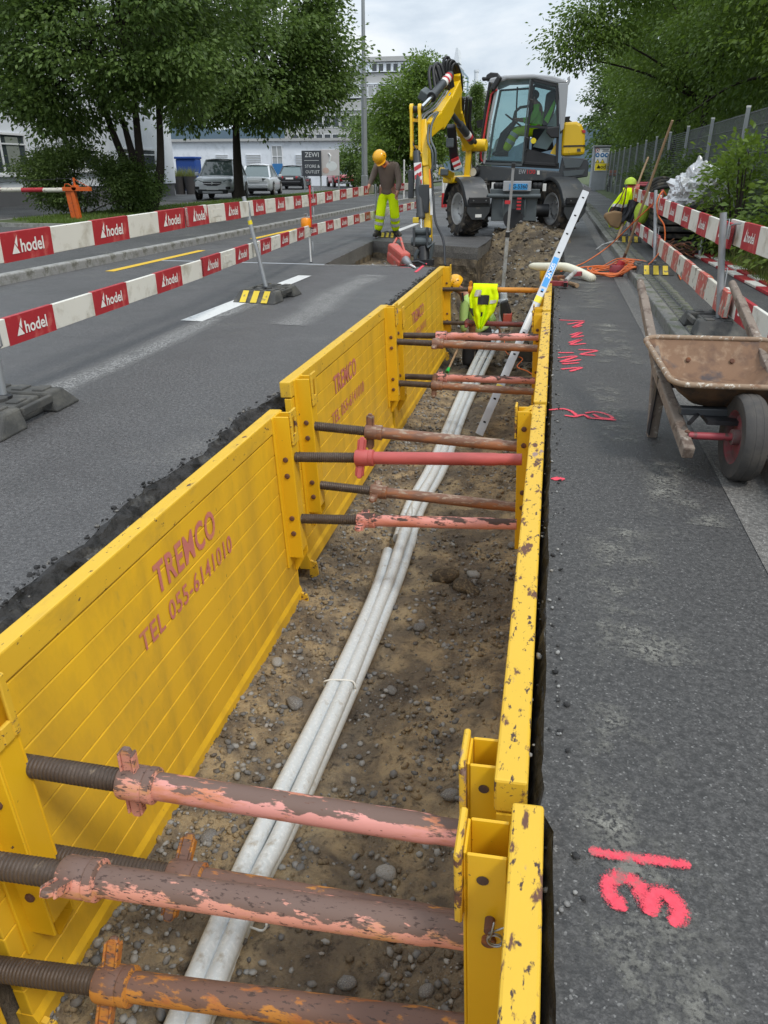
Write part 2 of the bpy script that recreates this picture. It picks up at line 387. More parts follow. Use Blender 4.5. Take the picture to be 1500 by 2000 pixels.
def glass(name, col=(.85, .95, .95), alpha=.25):
    g = G(name); g.l.new(g.mix(.0, col, col), g.b.inputs['Base Color'])
    tr = g.N('BsdfTransparent'); tr.inputs[0].default_value = (*col, 1); gl = g.N('BsdfGlossy'); gl.inputs['Roughness'].default_value = .03
    fr = g.N('Fresnel'); fr.inputs['IOR'].default_value = 1.45
    mxs = g.N('MixShader'); g.l.new(fr.outputs[0], mxs.inputs[0]); g.l.new(tr.outputs[0], mxs.inputs[1]); g.l.new(gl.outputs[0], mxs.inputs[2])
    g.l.new(mxs.outputs[0], g.n['Material Output'].inputs['Surface']); return g.m
M['cab_glass'] = glass('cab_glass', (.74, .83, .83))

def leaf_mat(name, col, col2, trans=.35):
    g = G(name)
    oi = g.N('ObjectInfo'); 
    at_ = g.N('Attribute'); at_.attribute_name = 'tint'
    c = g.mix(at_.outputs['Fac'], col, col2)
    g.l.new(c, g.b.inputs['Base Color']); g.out('Roughness', .5); g.out('Specular IOR Level', .35)
    tl = g.N('BsdfTranslucent'); c2 = g.mix(.5, c, (min(1, col2[0] * 1.5), min(1, col2[1] * 1.6), col2[2]))
    g.l.new(c2, tl.inputs['Color'])
    ms = g.N('MixShader'); ms.inputs[0].default_value = trans
    g.l.new(g.b.outputs[0], ms.inputs[1]); g.l.new(tl.outputs[0], ms.inputs[2]); g.l.new(ms.outputs[0], g.n['Material Output'].inputs['Surface'])
    return g.m
M['leaf_dark'] = leaf_mat('leaf_dark', (.044, .084, .020), (.165, .240, .062))
M['leaf_mid'] = leaf_mat('leaf_mid', (.050, .098, .017), (.175, .255, .046))
M['leaf_light'] = leaf_mat('leaf_light', (.070, .130, .019), (.215, .300, .050))
M['leaf_shrub'] = leaf_mat('leaf_shrub', (.045, .078, .022), (.15, .21, .060))
M['grass'] = leaf_mat('grass_blade', (.060, .105, .016), (.15, .22, .045))
M['weed'] = leaf_mat('dry_weed', (.10, .13, .03), (.24, .25, .09))

def asphalt(name, col, wet=.5, pale=.0, speck=.5, pth=.56):
    g = G(name)
    f1 = g.noise(230, 2, .5); f2 = g.noise(55, 4, .6); f3 = g.noise(.55, 6, .6); f4 = g.noise(2.6, 7, .65)
    c = g.mix(g.ramp(f3, .35, .65), tuple(x * .84 for x in col), tuple(x * 1.18 for x in col))
    c = g.mix(g.ramp(f4, .45, .75), c, tuple(x * 1.25 for x in col))
    vo = g.N('TexVoronoi', Scale=240.); g.l.new(g.co, vo.inputs['Vector'])
    sp = g.N('SeparateXYZ'); g.l.new(vo.outputs['Color'], sp.inputs[0]); rnd = sp.outputs['X']
    c = g.mix(1., c, g.ramp(rnd, 0., 1., (.58, .58, .58, 1), (1.36, 1.36, 1.36, 1)), 'MULTIPLY')
    c = g.mix(g.ramp(f2, .36, .58), tuple(x * .50 for x in col), c)
    c = g.mix(g.math('MULTIPLY', g.ramp(rnd, .970, .985), speck), c, (.42, .41, .39))
    if pale:
        p = g.math('MULTIPLY', g.ramp(g.noise(1.0, 9, .70, dist=.5), pth, pth + .13), g.ramp(g.noise(70, 3), .44, .58))
        c = g.mix(g.math('MULTIPLY', p, pale), c, (.30, .285, .24))
    g.l.new(c, g.b.inputs['Base Color'])
    g.out('Roughness', g.ramp(g.math('ADD', g.math('MULTIPLY', f3, .7), g.math('MULTIPLY', f2, .3)), .36, .64, (.75 - .45 * wet,) * 3 + (1,), (.85,) * 3 + (1,)))
    g.bump(g.math('ADD', g.math('MULTIPLY', f1, .3), g.math('ADD', f2, g.math('MULTIPLY', rnd, .35))), .7, .006)
    return g.m
M['road'] = asphalt('road_asphalt', (.098, .095, .094), .9, .25, .22)
M['path'] = asphalt('walkway_asphalt', (.068, .065, .062), .75, .35, .25, .58)
M['sidewalk'] = asphalt('sidewalk_asphalt', (.078, .077, .075), .6, .4, .4)
M['broken'] = pbr('broken_asphalt', (.030, .029, .029), .85, var=.5, vs=14, layers=(((.10, .097, .09), 7, .60, .07), ((.008, .008, .008), 16, .55, .06)), bump=1., bs=45)
M['cut'] = asphalt('cut_asphalt', (.17, .16, .145), .2, .7, .5)
def spray_mat():
    g = G('pink_spray_paint'); g.l.new(g.mix(g.noise(90, 4), (.62, .035, .065), (.88, .10, .14)), g.b.inputs['Base Color']); g.out('Roughness', .85)
    uv = g.N('UVMap'); sx = g.N('SeparateXYZ'); g.l.new(uv.outputs[0], sx.inputs[0])
    r = g.math('ABSOLUTE', g.math('SUBTRACT', sx.outputs['X'], .5)); r = g.math('ADD', r, g.math('MULTIPLY', g.math('SUBTRACT', g.noise(260, 3, .7), .5), .9)); r = g.math('ADD', r, g.math('MULTIPLY', g.math('SUBTRACT', .5, g.noise(55, 4, .6)), .5))
    g.out('Alpha', g.ramp(r, .22, .44, (.96, .96, .96, 1), (0, 0, 0, 1))); return g.m
M['spray'] = spray_mat()
M['dust'] = pbr('concrete_dust', (.20, .195, .185), .9, var=.2, vs=30, bump=.2, bs=120)

def soil(name, k=1.):
    g = G(name)
    a = g.noise(1.5, 9, .62, dist=.5); b = g.noise(22, 8, .7); d = g.noise(90, 5, .7); e = g.noise(5, 6, .6)
    c = g.mix(g.ramp(a, .41, .51), tuple(k * v for v in (.105, .085, .066)), tuple(k * v for v in (.36, .275, .165)))
    c = g.mix(g.ramp(e, .42, .58), tuple(k * v for v in (.165, .132, .095)), c)
    c = g.mix(g.ramp(b, .32, .48), (.070, .058, .048), c)
    c = g.mix(g.math('MULTIPLY', g.ramp(d, .56, .70), .55), c, (.30, .25, .18))
    g.l.new(c, g.b.inputs['Base Color']); g.out('Roughness', .92); g.out('Specular IOR Level', .25)
    g.bump(g.math('ADD', g.math('MULTIPLY', b, 1.3), g.math('MULTIPLY', d, .6)), 1., .02)
    return g.m
M['soil'] = soil('trench_soil', 1.15); M['damp_soil'] = soil('damp_dug_soil', .62)
M['stone'] = pbr('river_stone', (.135, .132, .128), .75, var=.45, vs=9, layers=(((.36, .34, .31), 8, .60, .1), ((.10, .08, .06), 5, .60, .08)), bump=.15, bs=40)
M['stone_pale'] = pbr('pale_stone', (.27, .265, .25), .75, var=.3, vs=9, layers=(((.18, .15, .11), 6, .60, .08),), bump=.15, bs=40)
M['verge'] = pbr('verge_soil', (.055, .075, .022), .95, var=.3, vs=3, bump=.5, bs=20)
M['cobble'] = pbr('mossy_cobble', (.15, .145, .12), .85, var=.3, vs=6, layers=(((.085, .105, .045), 8, .56, .08),), bump=.5, bs=30)
M['kerb'] = pbr('granite_kerb', (.27, .265, .25), .85, var=.2, vs=8, layers=(((.13, .125, .10), 6, .58, .08), ((.40, .39, .36), 60, .62, .05)), bump=.4, bs=50)

M['kerb_dark'] = pbr('mossy_kerb', (.165, .16, .145), .85, var=.2, vs=8, layers=(((.09, .10, .06), 7, .56, .08), ((.28, .27, .24), 50, .62, .05)), bump=.4, bs=50)
# ------------------------------------------------------------------ ground, roads, kerbs
def struct(name, mb, mat, **k): return setp(mb.build(name, mat, **k), kind='structure')
def sheet(mb, x0, x1, y0, y1, z): mb.add([(x0, y0, z), (x1, y0, z), (x1, y1, z), (x0, y1, z)], [(0, 1, 2, 3)])
def nz(x, y, s, o=0.): return noise.noise((x * s, y * s, o))
def fb(x, y, s, o=0., k=5): return noise.fractal((x * s, y * s, o), 0.9, 2.1, k)

mb = MB()
sheet(mb, -420, -6.6, -60, 700, -.06); sheet(mb, 2.3, 420, -60, 700, -.02); sheet(mb, -6.6, 2.3, 150, 700, -.03); sheet(mb, -6.6, 2.3, -60, -1.2, -.06)
struct('ground', mb, M['verge'])

def edge_left(y):      # ragged edge of the roadway along the trench
    if y < 11.2: return -1.605 + .05 * nz(0, y, 1.7) + .030 * nz(3, y, 7) + .014 * nz(5, y, 21) - (.03 if y < 4 else 0)
    return -3.28 - .045 * (y - 11.2) + .012 * nz(9, y, 6)
def edge_right(y): return (.118 if y < 1.26 else .090) + .008 * nz(1, y, 3.1, 4) + .007 * nz(2, y, 14, 4) + (.10 * max(0, (y - 9.5)) if y < 11 else .15)
XL, XR = -6.50, .86
mb = MB(); ys = [-1.2 + .05 * i for i in range(249)]            # to y = 11.2
rows = [[(XL, y, 0), (-4.2, y, 0), (-2.4, y, 0), (edge_left(y), y, 0)] for y in ys if y <= 11.2]
mb.grid([r for r in rows]); ye = ys[-1]
mb.grid([[(XL, y, 0), (-4.6, y, 0), (edge_left(y), y, 0)] for y in [11.2001 + .1 * i for i in range(42)] ])
yt = 11.2001 + 4.1
mb.add([(edge_left(11.1), 11.2001, 0), (edge_left(11.25), 11.2001, 0), (edge_left(11.1) - .02, 11.19, 0)], [(0, 1, 2)])
mb.add([(XL, yt, 0), (edge_left(yt), yt, 0), (-1.22, yt, 0), (-1.18, 17.4, 0), (XL, 17.4, 0)], [(0, 1, 2, 3, 4)])
mb.add([(edge_left(yt), yt, 0), (-1.28, 14.25, 0), (-1.22, yt, 0)], [(0, 1, 2)])
sheet(mb, XL, XR, 17.4, 150, 0)
struct('road', mb, M['road'])
mb = MB()
yr = [-1.2 + .06 * i for i in range(311)]
mb.grid([[(edge_right(y), y, .001), (.5, y, .001), (XR, y, .001)] for y in yr if y < 17.41])
struct('walkway', mb, M['path'])

# broken edges of the asphalt: a dark crumbling slope down to the soil behind the panels
def broken(fn, sgn, y0, y1, st, jag):
    m = MB(); rows = []
    k = int((y1 - y0) / st)
    for i in range(k + 1):
        y = y0 + i * st; x = fn(y); r = []
        for j, (dx, dz) in enumerate(((0, 0), (.012, -.012), (.03, -.03), (.05, -.06), (.07, -.10), (.085, -.17), (.09, -.30))):
            q = jag * (0 if j == 0 else 1)
            r.append((x + sgn * (dx * (1 if sgn > 0 else .3) + (q if sgn > 0 else q * .4) * .022 * nz(y * 1.3, j * 3, 9)), y, dz + q * .022 * nz(y, j * 2.2, 12, 7) + (.0 if j == 0 else -.002)))
        rows.append(r)
    m.grid(rows); return m
struct('broken_road_edge', broken(edge_left, 1, -1.2, 11.2, .025, 1.), M['broken'])
struct('broken_walkway_edge', broken(edge_right, -1, -1.2, 15.5, .03, .9), M['broken'])
# thick cut slab round the dug hole
m = MB()
def wall(a, b, top, bot, n, m=m):
    rows = []
    for i in range(n + 1):
        t = i / n; x = a[0] + (b[0] - a[0]) * t; y = a[1] + (b[1] - a[1]) * t
        rows.append([(x, y, top), (x + .006 * nz(x, y, 9, 1), y - .01 + .010 * nz(x, y, 9, 2), (top + bot) / 2), (x, y, bot + .03 * nz(x, y, 6, 3))])
    m.grid(rows)
wall((edge_left(11.25), 11.21), (edge_left(yt), yt), 0, -.23, 40)
wall((edge_left(yt), yt), (-1.28, 14.25), 0, -.23, 30)
wall((-1.28, 14.25), (-1.18, 17.4), 0, -.23, 20)
wall((edge_left(11.1), 11.2), (edge_left(11.25), 11.2), 0, -.23, 20)
struct('cut_road_slab', m, M['cut'])
m2 = MB(); d_ = .035
for a_, b_, n_ in (((edge_left(11.25), 11.21), (edge_left(yt), yt), 60), ((edge_left(yt), yt), (-1.28, 14.25), 50), ((-1.28, 14.25), (-1.18, 17.4), 30), ((edge_left(11.1), 11.2), (edge_left(11.25), 11.2), 30)):
    rows = []
    for i in range(n_ + 1):
        t = i / n_; x = a_[0] + (b_[0] - a_[0]) * t; y = a_[1] + (b_[1] - a_[1]) * t
        rows.append([(x + .03 * nz(x, y, 5, j), y + .04 * nz(x, y + j, 6, j + 3) + (-.05 if j else -.0), -.21 - .12 * j + .03 * nz(x, y, 7, j + 9) * (j > 0)) for j in range(6)])
    m2.grid(rows)
struct('soil_face', m2, M['damp_soil'])
# pale dust and scraped streaks on the road
def blot(name, pts, z, mat):
    m = MB(); m.add([(x, y, z) for x, y in pts], [tuple(range(len(pts)))]); return struct(name, m, mat)
def ragged(line, w, seed):
    L = []; Rr = []
    for i, (x, y) in enumerate(line):
        L.append((x - w * (1 + .9 * nz(i, seed, .9)), y)); Rr.append((x + w * (1 + .9 * nz(i, seed + 5, .9)), y))
    return L + Rr[::-1]
# a worn pale scrape along the middle line: a patchy, see-through film of dust
def film(name, col, th, scale):
    g = G(name); f = g.math('MULTIPLY', g.ramp(g.noise(scale, 8, .7), th - .10, th + .12), g.ramp(g.noise(90, 3), .40, .56)); g.l.new(g.mix(g.noise(40, 4), tuple(x * .8 for x in col), col), g.b.inputs['Base Color']); g.out('Roughness', .9)
    uv = g.N('UVMap'); sx = g.N('SeparateXYZ'); g.l.new(uv.outputs[0], sx.inputs[0])
    ed = g.ramp(g.math('ABSOLUTE', g.math('SUBTRACT', sx.outputs['X'], .5)), .15, .5, (1, 1, 1, 1), (0, 0, 0, 1)); g.out('Alpha', g.math('MULTIPLY', f, ed)); return g.m
M['scrape'] = film('scrape_dust', (.30, .295, .285), .36, 2.6)
def streak(name, line, w, z=.004, mat=None):
    m = MB(); rows = []
    for i, p in enumerate(line):
        a_, b_ = line[max(i - 1, 0)], line[min(i + 1, len(line) - 1)]; d = Vector((b_[0] - a_[0], b_[1] - a_[1], 0)).normalized(); n = Vector((d.y, -d.x, 0)); ww = w * (1 + .35 * nz(i * .4, w * 9, 1)); c = Vector((p[0], p[1], z)); rows.append([c - n * ww, c - n * ww * .3, c + n * ww * .3, c + n * ww])
    m.grid(rows); o = struct(name, m, mat or M['scrape']); uv = o.data.uv_layers.new(name='UVMap'); nr = 4
    for l in o.data.loops: uv.data[l.index].uv = ((0, .35, .65, 1)[l.vertex_index % 4], l.vertex_index // 4)
streak('scraped_streak', [(-3.03 + .05 * nz(k * .2, 2, .5), 3.85 + k * .2) for k in range(22)], .17)
streak('scraped_streak', [(-3.5 + k * .12, 11.02 + .02 * k + .04 * nz(k, 1, .7)) for k in range(12)], .10)
streak('scraped_streak', [(-2.3 + .1 * nz(k, 4, .3), 6.5 + k * .4) for k in range(10)], .25)
M['path_dust'] = film('walkway_dust', (.27, .26, .225), .56, 4.5)
for (x_, y_, l_, w_) in ((.30, .75, .8, .16), (.27, 1.35, .6, .12), (.36, 2.3, .9, .16), (.42, 4.4, 1.2, .15), (.55, 6.4, 1.6, .2), (.5, 9.0, 2.0, .25), (.62, 3.2, .7, .16), (.45, 12, 2.4, .3)):
    streak('dust_patch', [(x_ + .07 * nz(k, x_ * 9, .5), y_ + l_ * (k / 8 - .5)) for k in range(9)], w_, .0055 + .0003 * y_ / 9, M['path_dust'])

# road paint
def paint(name, pts, mat): blot(name, pts, .005, mat)
paint('white_line', [(-3.32, 6.50), (-3.10, 6.50), (-3.07, 9.85), (-3.25, 9.85)], M['road_white'])
for k in range(1, 6): paint('white_line', [(-3.55 - .02 * k, 6.5 + 10.6 * k), (-3.38 - .02 * k, 6.5 + 10.6 * k), (-3.40, 9.85 + 10.8 * k), (-3.55, 9.85 + 10.8 * k)], M['road_white'])
for k in range(8): paint('yellow_line', [(-6.02, 9.72 + 5.45 * k), (-5.88, 9.72 + 5.45 * k), (-5.88, 12.75 + 5.45 * k), (-6.02, 12.75 + 5.45 * k)], M['road_yellow'])

# left kerb stones, pavement, verge, car park
m = MB(); sheet(m, -9.2, -6.66, -1.2, 150, .105)
sheet(m, -13.6, -9.2, -1.2, 15.9, .100)
struct('pavement', m, M['sidewalk'])
kerb = struct('kerb', MB().box((-6.58, 46, -.06), (.13, 210, .1)), M['kerb'])
rows_kerb = []
stone_me = None
for k in range(34):
    y = 5.6 + k * 1.0
    mm = MB(); mm.box((0, 0, 0), (.155, .985, .22)); o = mm.build('kerb_stone', M['kerb'], kerb, bevel=.018) if k == 0 else link('kerb_stone', stone_me, kerb)
    if k == 0: stone_me = o.data
    else:
        b = o.modifiers.new('bevel', 'BEVEL'); b.width = .018; b.segments = 2
    o.location = (-6.575 + .012 * nz(k, 0, .7), y, .005 + .006 * nz(k, 4, .9)); o.rotation_euler = (0, 0, .008 * nz(k, 9, .8))
setp(MB().box((-6.575, 70, .004), (.15, 61, .22)).build('kerb_run', M['kerb'], kerb), kind='stuff')
m = MB(); sheet(m, -60, -13.6, -30, 150, .060); struct('car_park', m, M['sidewalk'])
# grass verge with rounded corner
m = MB(); pts = [(-9.2, 16.6), (-9.2, 62), (-13.6, 62), (-13.6, 18.5)] + [(-12.3 - 1.3 * math.cos(a) , 17.3 - .75 * math.sin(a) + .0) for a in [R(10 + 16 * i) for i in range(5)]] + [(-12.3, 16.55)]
m.add([(x, y, .135) for x, y in pts], [tuple(range(len(pts)))])
struct('grass_verge', m, M['verge'])
m = MB()
for i in range(len(pts)):
    a, b = pts[i], pts[(i + 1) % len(pts)]; m.bar((a[0], a[1], .08), (b[0], b[1], .08), .08, .13)
struct('verge_edging', m, M['kerb'])
def blades(n, area, h, w, seed, z, mat, name, label, lean=.35):
    rg = np.random.default_rng(seed); P = np.array([area(rg) for _ in range(n)])
    hh = h * rg.uniform(.5, 1.25, n); a = rg.uniform(0, 6.283, n); l = rg.normal(0, lean, (n, 2)) * hh[:, None]
    dx = np.cos(a) * w; dy = np.sin(a) * w
    V = np.zeros((n, 3, 3)); zz = P[:, 2] if P.shape[1] > 2 else np.full(n, z)
    V[:, 0] = np.stack([P[:, 0] - dx, P[:, 1] - dy, zz], 1); V[:, 1] = np.stack([P[:, 0] + dx, P[:, 1] + dy, zz], 1)
    V[:, 2] = np.stack([P[:, 0] + l[:, 0], P[:, 1] + l[:, 1], zz + hh], 1)
    me = bpy.data.meshes.new(name); me.vertices.add(3 * n); me.vertices.foreach_set('co', V.ravel())
    me.loops.add(3 * n); me.loops.foreach_set('vertex_index', np.arange(3 * n)); me.polygons.add(n)
    me.polygons.foreach_set('loop_start', np.arange(n) * 3)
    at_ = me.attributes.new('tint', 'FLOAT', 'FACE'); at_.data.foreach_set('value', rg.random(n).astype(np.float32))
    me.materials.append(mat); me.update(); me.validate()
    return setp(link(name, me), label, 'grass', kind='stuff')
def verge_area(rg):
    while True:
        y = 16.7 + 32 * rg.random() ** 1.5; x = -13.5 + 4.25 * rg.random()
        if y < 18.2 and x < -12.2 and (x + 12.2) ** 2 + ((y - 18.2) * 1.2) ** 2 > 1.6: continue
        return (x, y)
blades(26000, verge_area, .075, .010, 3, .135, M['grass'], 'verge_grass', 'short green grass on the verge under the trees by the car park')

# right side: gutter, kerb, cobble strip, pavement, soil by the fence
m = MB(); rows = [[(XR - .02, y, .0045), (1.06, y, .0045)] for y in (-1.2, 60)]; m.grid(rows)
struct('gutter', m, M['cut'])
kerb_r = struct('kerb', MB().box((1.09, 29.4, -.06), (.09, 61.2, .1)), M['kerb'])
stone_dk = stone_me.copy(); stone_dk.materials.clear(); stone_dk.materials.append(M['kerb_dark'])
for k in range(26):
    o = link('kerb_stone', stone_dk, kerb_r, (1.095 + .008 * nz(k, 7, .8), .4 + k * 1.0, -.0085 + .004 * nz(k, 1, .9)), (0, 0, .006 * nz(k, 5, .8))); o.scale = (.75, 1, .98)
    b = o.modifiers.new('bevel', 'BEVEL'); b.width = .015; b.segments = 2
setp(MB().box((1.095, 43, -.0085), (.115, 33.8, .215)).build('kerb_run', M['kerb_dark'], kerb_r), kind='stuff')
m = MB(); sheet(m, 1.14, 2.55, -1.2, 150, .088); pv = struct('pavement', m, M['sidewalk'])
cob = MB().box((0, 0, 0), (.100, .105, .05)).mesh('cobble', M['cobble'])
rg = random.Random(5); nc = 0
for i in range(100):
    y = 2.5 + i * .116
    for j in range(2):
        o = link('cobble', cob, pv, (1.215 + j * .112 + rg.uniform(-.006, .006), y + rg.uniform(-.006, .006), .071 + rg.uniform(-.004, .006)), (rg.uniform(-.04, .04), rg.uniform(-.04, .04), rg.uniform(-.06, .06)))
        b = o.modifiers.new('bevel', 'BEVEL'); b.width = .014; b.segments = 1; nc += 1
far = MB()
for i in range(160):
    y = 14.1 + i * .116
    for j in range(2): far.box((1.215 + j * .112, y, .071 + rg.uniform(-.004, .006)), (.1, .105, .05), (rg.uniform(-.04, .04), rg.uniform(-.04, .04), rg.uniform(-.05, .05)))
setp(far.build('cobble_rows', M['cobble'], pv), kind='stuff')
# soil bank under the fence
m = MB(); rows = []
for i in range(140):
    y = -1 + i * .45
    rows.append([(x, y, .05 + (.05 + .10 * (x - 2.4)) * (x > 2.41) + .05 * fb(x, y, 1.1, 3)) for x in (2.38, 2.5, 2.7, 3.0, 3.4, 4.0, 5, 7, 10, 16, 30)])
m.grid(rows); struct('bank', m, M['verge'], smooth=180)

# ------------------------------------------------------------------ trench floor, walls and the dug hole
def sm(a, b, t): t = max(0., min(1., (t - a) / (b - a))); return t * t * (3 - 2 * t)
def soil_z(x, y):
    fl = -1.248 - .24 * sm(9.0, 10.8, y) * (1 - sm(11.9, 12.6, y))
    fl += .030 * fb(x, y, 1.6, 1) + .028 * fb(x, y, 5.5, 2) + .012 * fb(x, y, 19, 5, 3)
    fl += .025 * sm(-1.08, -1.42, x) + .06 * sm(-.35, -.05, x) + .05 * sm(.34, .0, math.hypot((x + .62) * 1.4, y - 3.9))
    # sides: soil rises behind the panels
    ls = sm(-1.50, -1.70, x); rs = sm(.04, .20, x)
    side = -.27
    z = fl + (side - fl) * max(ls, rs)
    # beyond the last panels: the hole under the road, the ramp up to the excavator
    if y > 10.6:
        hole = -.33 + .05 * fb(x, y, 2.2, 8) + .035 * fb(x, y, 8, 9) - .12 * sm(-2.6, -1.7, x)
        ramp = -1.50 + 1.67 * sm(11.5, 16.9, y + .75 * (x + .3)) + .12 * fb(x, y, 1.3, 4) + .06 * fb(x, y, 4.5, 6) + .028 * fb(x, y, 13, 7)
        ramp += .10 * sm(.6, 0., abs(x + .5)) * sm(14, 16.5, y)
        t = sm(-1.95, -1.25, x + .12 * fb(x, y, 1.4, 2))
        zz = hole + (ramp - hole) * t
        if x > .05: zz = max(zz, -.9 + 1.0 * sm(.02, .5, x) )
        if x > .30: zz = min(zz, -.02)
        if x < -1.2 and y > 14.0: zz = min(zz, -.30) if y < 17.4 else -.3
        if y > 17.2: zz = min(zz, .10 - .10 * (y - 17.2))
        u = sm(10.7, 11.5, y)
        z = z + (zz - z) * u
    return z
m = MB(); rows = []
yy = [0.15]
while yy[-1] < 19.0: yy.append(yy[-1] + (.028 if yy[-1] < 3 else .04 if yy[-1] < 7 else .055))
xs = [-3.75 + .09 * i for i in range(22)] + [-1.77 + .036 * i for i in range(57)] + [.30, .40]
rows = [[(x, y, soil_z(x, y)) for x in xs] for y in yy]
k_ = next(i for i, y in enumerate(yy) if y > 10.9)
m.grid(rows[:k_ + 1]); struct('trench_soil', m, M['soil'], smooth=180)
m = MB(); m.grid(rows[k_:]); struct('dug_soil', m, M['damp_soil'], smooth=180)

# pebbles: icosahedra, squashed; loose stones one can tell apart are things of their own
_bm = bmesh.new(); bmesh.ops.create_icosphere(_bm, subdivisions=1, radius=1); ICO_V = np.array([v.co[:] for v in _bm.verts]); ICO_F = np.array([[v.index for v in f.verts] for f in _bm.faces]); _bm.free()
def pebbles(name, label, n, place, rmin, rmax, mats, seed, pw=2.5):
    rg = np.random.default_rng(seed); nv = len(ICO_V); V = np.zeros((n, nv, 3))
    for i in range(n):
        p, q = place(rg); r = rmin + (rmax - rmin) * rg.random() ** pw
        s = r * np.array([rg.uniform(.8, 1.35), rg.uniform(.7, 1.1), rg.uniform(.45, .8)])
        a = rg.uniform(0, 6.283); b = rg.normal(0, .25)
        v = ICO_V * (1 + rg.normal(0, .10, (nv, 1))) * s
        c, d = math.cos(a), math.sin(a); v = np.stack([v[:, 0] * c - v[:, 1] * d, v[:, 0] * d + v[:, 1] * c, v[:, 2] + b * v[:, 0]], 1)
        V[i] = v + np.array([p, q, soil_z(p, q) + r * .22])
    F = (ICO_F[None] + (np.arange(n) * nv)[:, None, None]).reshape(-1, 3); nf = len(F)
    me = bpy.data.meshes.new(name); me.vertices.add(n * nv); me.vertices.foreach_set('co', V.ravel())
    me.loops.add(nf * 3); me.loops.foreach_set('vertex_index', F.ravel()); me.polygons.add(nf); me.polygons.foreach_set('loop_start', np.arange(nf) * 3)
    for k in mats: me.materials.append(k)
    me.polygons.foreach_set('material_index', np.repeat(rg.integers(0, len(mats), n), len(ICO_F)).astype(np.int32)); me.polygons.foreach_set('use_smooth', [True] * nf)
    me.update(); me.validate()
    return setp(link(name, me), label, 'gravel', kind='stuff')
def pl_floor(rg):
    while True:
        x = rg.uniform(-1.40, -.02); y = .7 + 10 * rg.random() ** 1.7
        if rg.random() < .16 + 1.1 * sm(-.95, -1.3, x) + .5 * (fb(x, y, 1.5, 11) > .12): return x, y
pebbles('gravel', 'loose rounded gravel and pebbles scattered over the trench floor', 13000, pl_floor, .003, .021, [M['stone'], M['stone'], M['stone_pale'], M['soil'], M['soil']], 21, 2.8)
def pl_ramp(rg): return (rg.uniform(-1.9, .2) if rg.random() < .75 else rg.uniform(-3.2, -1.8)), rg.uniform(11.2, 17.0)
pebbles('dug_gravel', 'dug gravel and clods on the soil ramp before the excavator', 2600, pl_ramp, .010, .05, [M['damp_soil'], M['stone'], M['damp_soil'], M['damp_soil'], M['stone_pale']], 22, 2.8)
def pl_edge(rg): 
    y = rg.uniform(1, 11); return edge_right(y) - rg.uniform(-.06, .07), y
eg = pebbles('edge_crumbs', 'crumbs of broken asphalt along the walkway edge beside the shoring', 700, pl_edge, .003, .011, [M['stone'], M['broken'], M['broken'], M['stone_pale']], 23)
rg = np.random.default_rng(4); co = np.zeros(len(eg.data.vertices) * 3); eg.data.vertices.foreach_get('co', co); co = co.reshape(-1, 12, 3)
base = co.mean(1)
for i in range(len(co)): co[i, :, 2] += (.006 if base[i, 0] > edge_right(base[i, 1]) else -.035) - base[i, 2]
eg.data.vertices.foreach_set('co', co.ravel()); eg.data.update()

def pl_edge2(rg):
    y = .6 + 10.4 * rg.random(); return edge_left(y) + rg.uniform(-.02, .09) - .03 * rg.random() ** 4, y
eg = pebbles('road_edge_crumbs', 'crumbs of broken black asphalt along the road edge behind the shoring', 2600, pl_edge2, .003, .013, [M['broken'], M['broken'], M['cut'], M['broken'], M['broken']], 24, 2.6)
co = np.zeros(len(eg.data.vertices) * 3); eg.data.vertices.foreach_get('co', co); co = co.reshape(-1, 12, 3); base = co.mean(1)
for i in range(len(co)):
    dx = base[i, 0] - edge_left(base[i, 1]); co[i, :, 2] += (.004 if dx < 0 else -.012 - 1.25 * dx) - base[i, 2]
eg.data.vertices.foreach_set('co', co.ravel()); eg.data.polygons.foreach_set('use_smooth', [False] * len(eg.data.polygons)); eg.data.update()
def stone_obj(x, y, r, mat, i, label, group):
    bm = bmesh.new(); bmesh.ops.create_icosphere(bm, subdivisions=2, radius=1)
    for v in bm.verts: v.co *= 1 + .22 * noise.noise(v.co * 1.3 + Vector((i * 3.1, 0, 0)))
    me = bpy.data.meshes.new('stone'); bm.to_mesh(me); bm.free(); me.materials.append(mat); me.polygons.foreach_set('use_smooth', [True] * len(me.polygons))
    o = link('stone', me, None, (x, y, soil_z(x, y) + r * .25), (0, 0, i * 1.7)); o.scale = (r * 1.25, r * .95, r * .6)
    return setp(o, label, 'stone', group)
for i, (px, py, s, lb) in enumerate([(755, 1690, 16, 'pale rounded stone right of the conduits below the nearest pink strut'), (723, 1742, 12, 'small grey stone left of the pale one below the nearest pink strut'), (677, 1898, 13, 'grey stone beside the conduits near the bottom edge'), (540, 1285, 11, 'pale stone against the lettered panel, alone above the gravel'), (880, 1555, 14, 'angular dark stone before the open post at right'), (765, 1340, 10, 'small stone in the tan patch right of the conduits'), (833, 1932, 12, 'dark stone near the bottom edge left of the yellow post'), (575, 1362, 15, 'flat grey stone in the gravel left of the conduits'), (820, 1215, 12, 'stone on the dark soil above the tan patch'), (925, 1112, 11, 'grey stone beside the brown clods'), (405, 1617, 13, 'stone in the gravel under the nearest pink strut'), (330, 1930, 16, 'pale stone in the lower left corner of the trench floor'), (1000, 1070, 9, 'stone at the foot of the walkway panel below the middle struts')]):
    p = at(px, py, z=-1.2); d = math.sqrt(p.x ** 2 + p.y ** 2 + 6.1)
    stone_obj(p.x, p.y, s / 1450 * d * 1.05, M['stone_pale'] if i in (0, 3, 9, 11) else M['stone'], i, lb, 'stones on the trench floor')
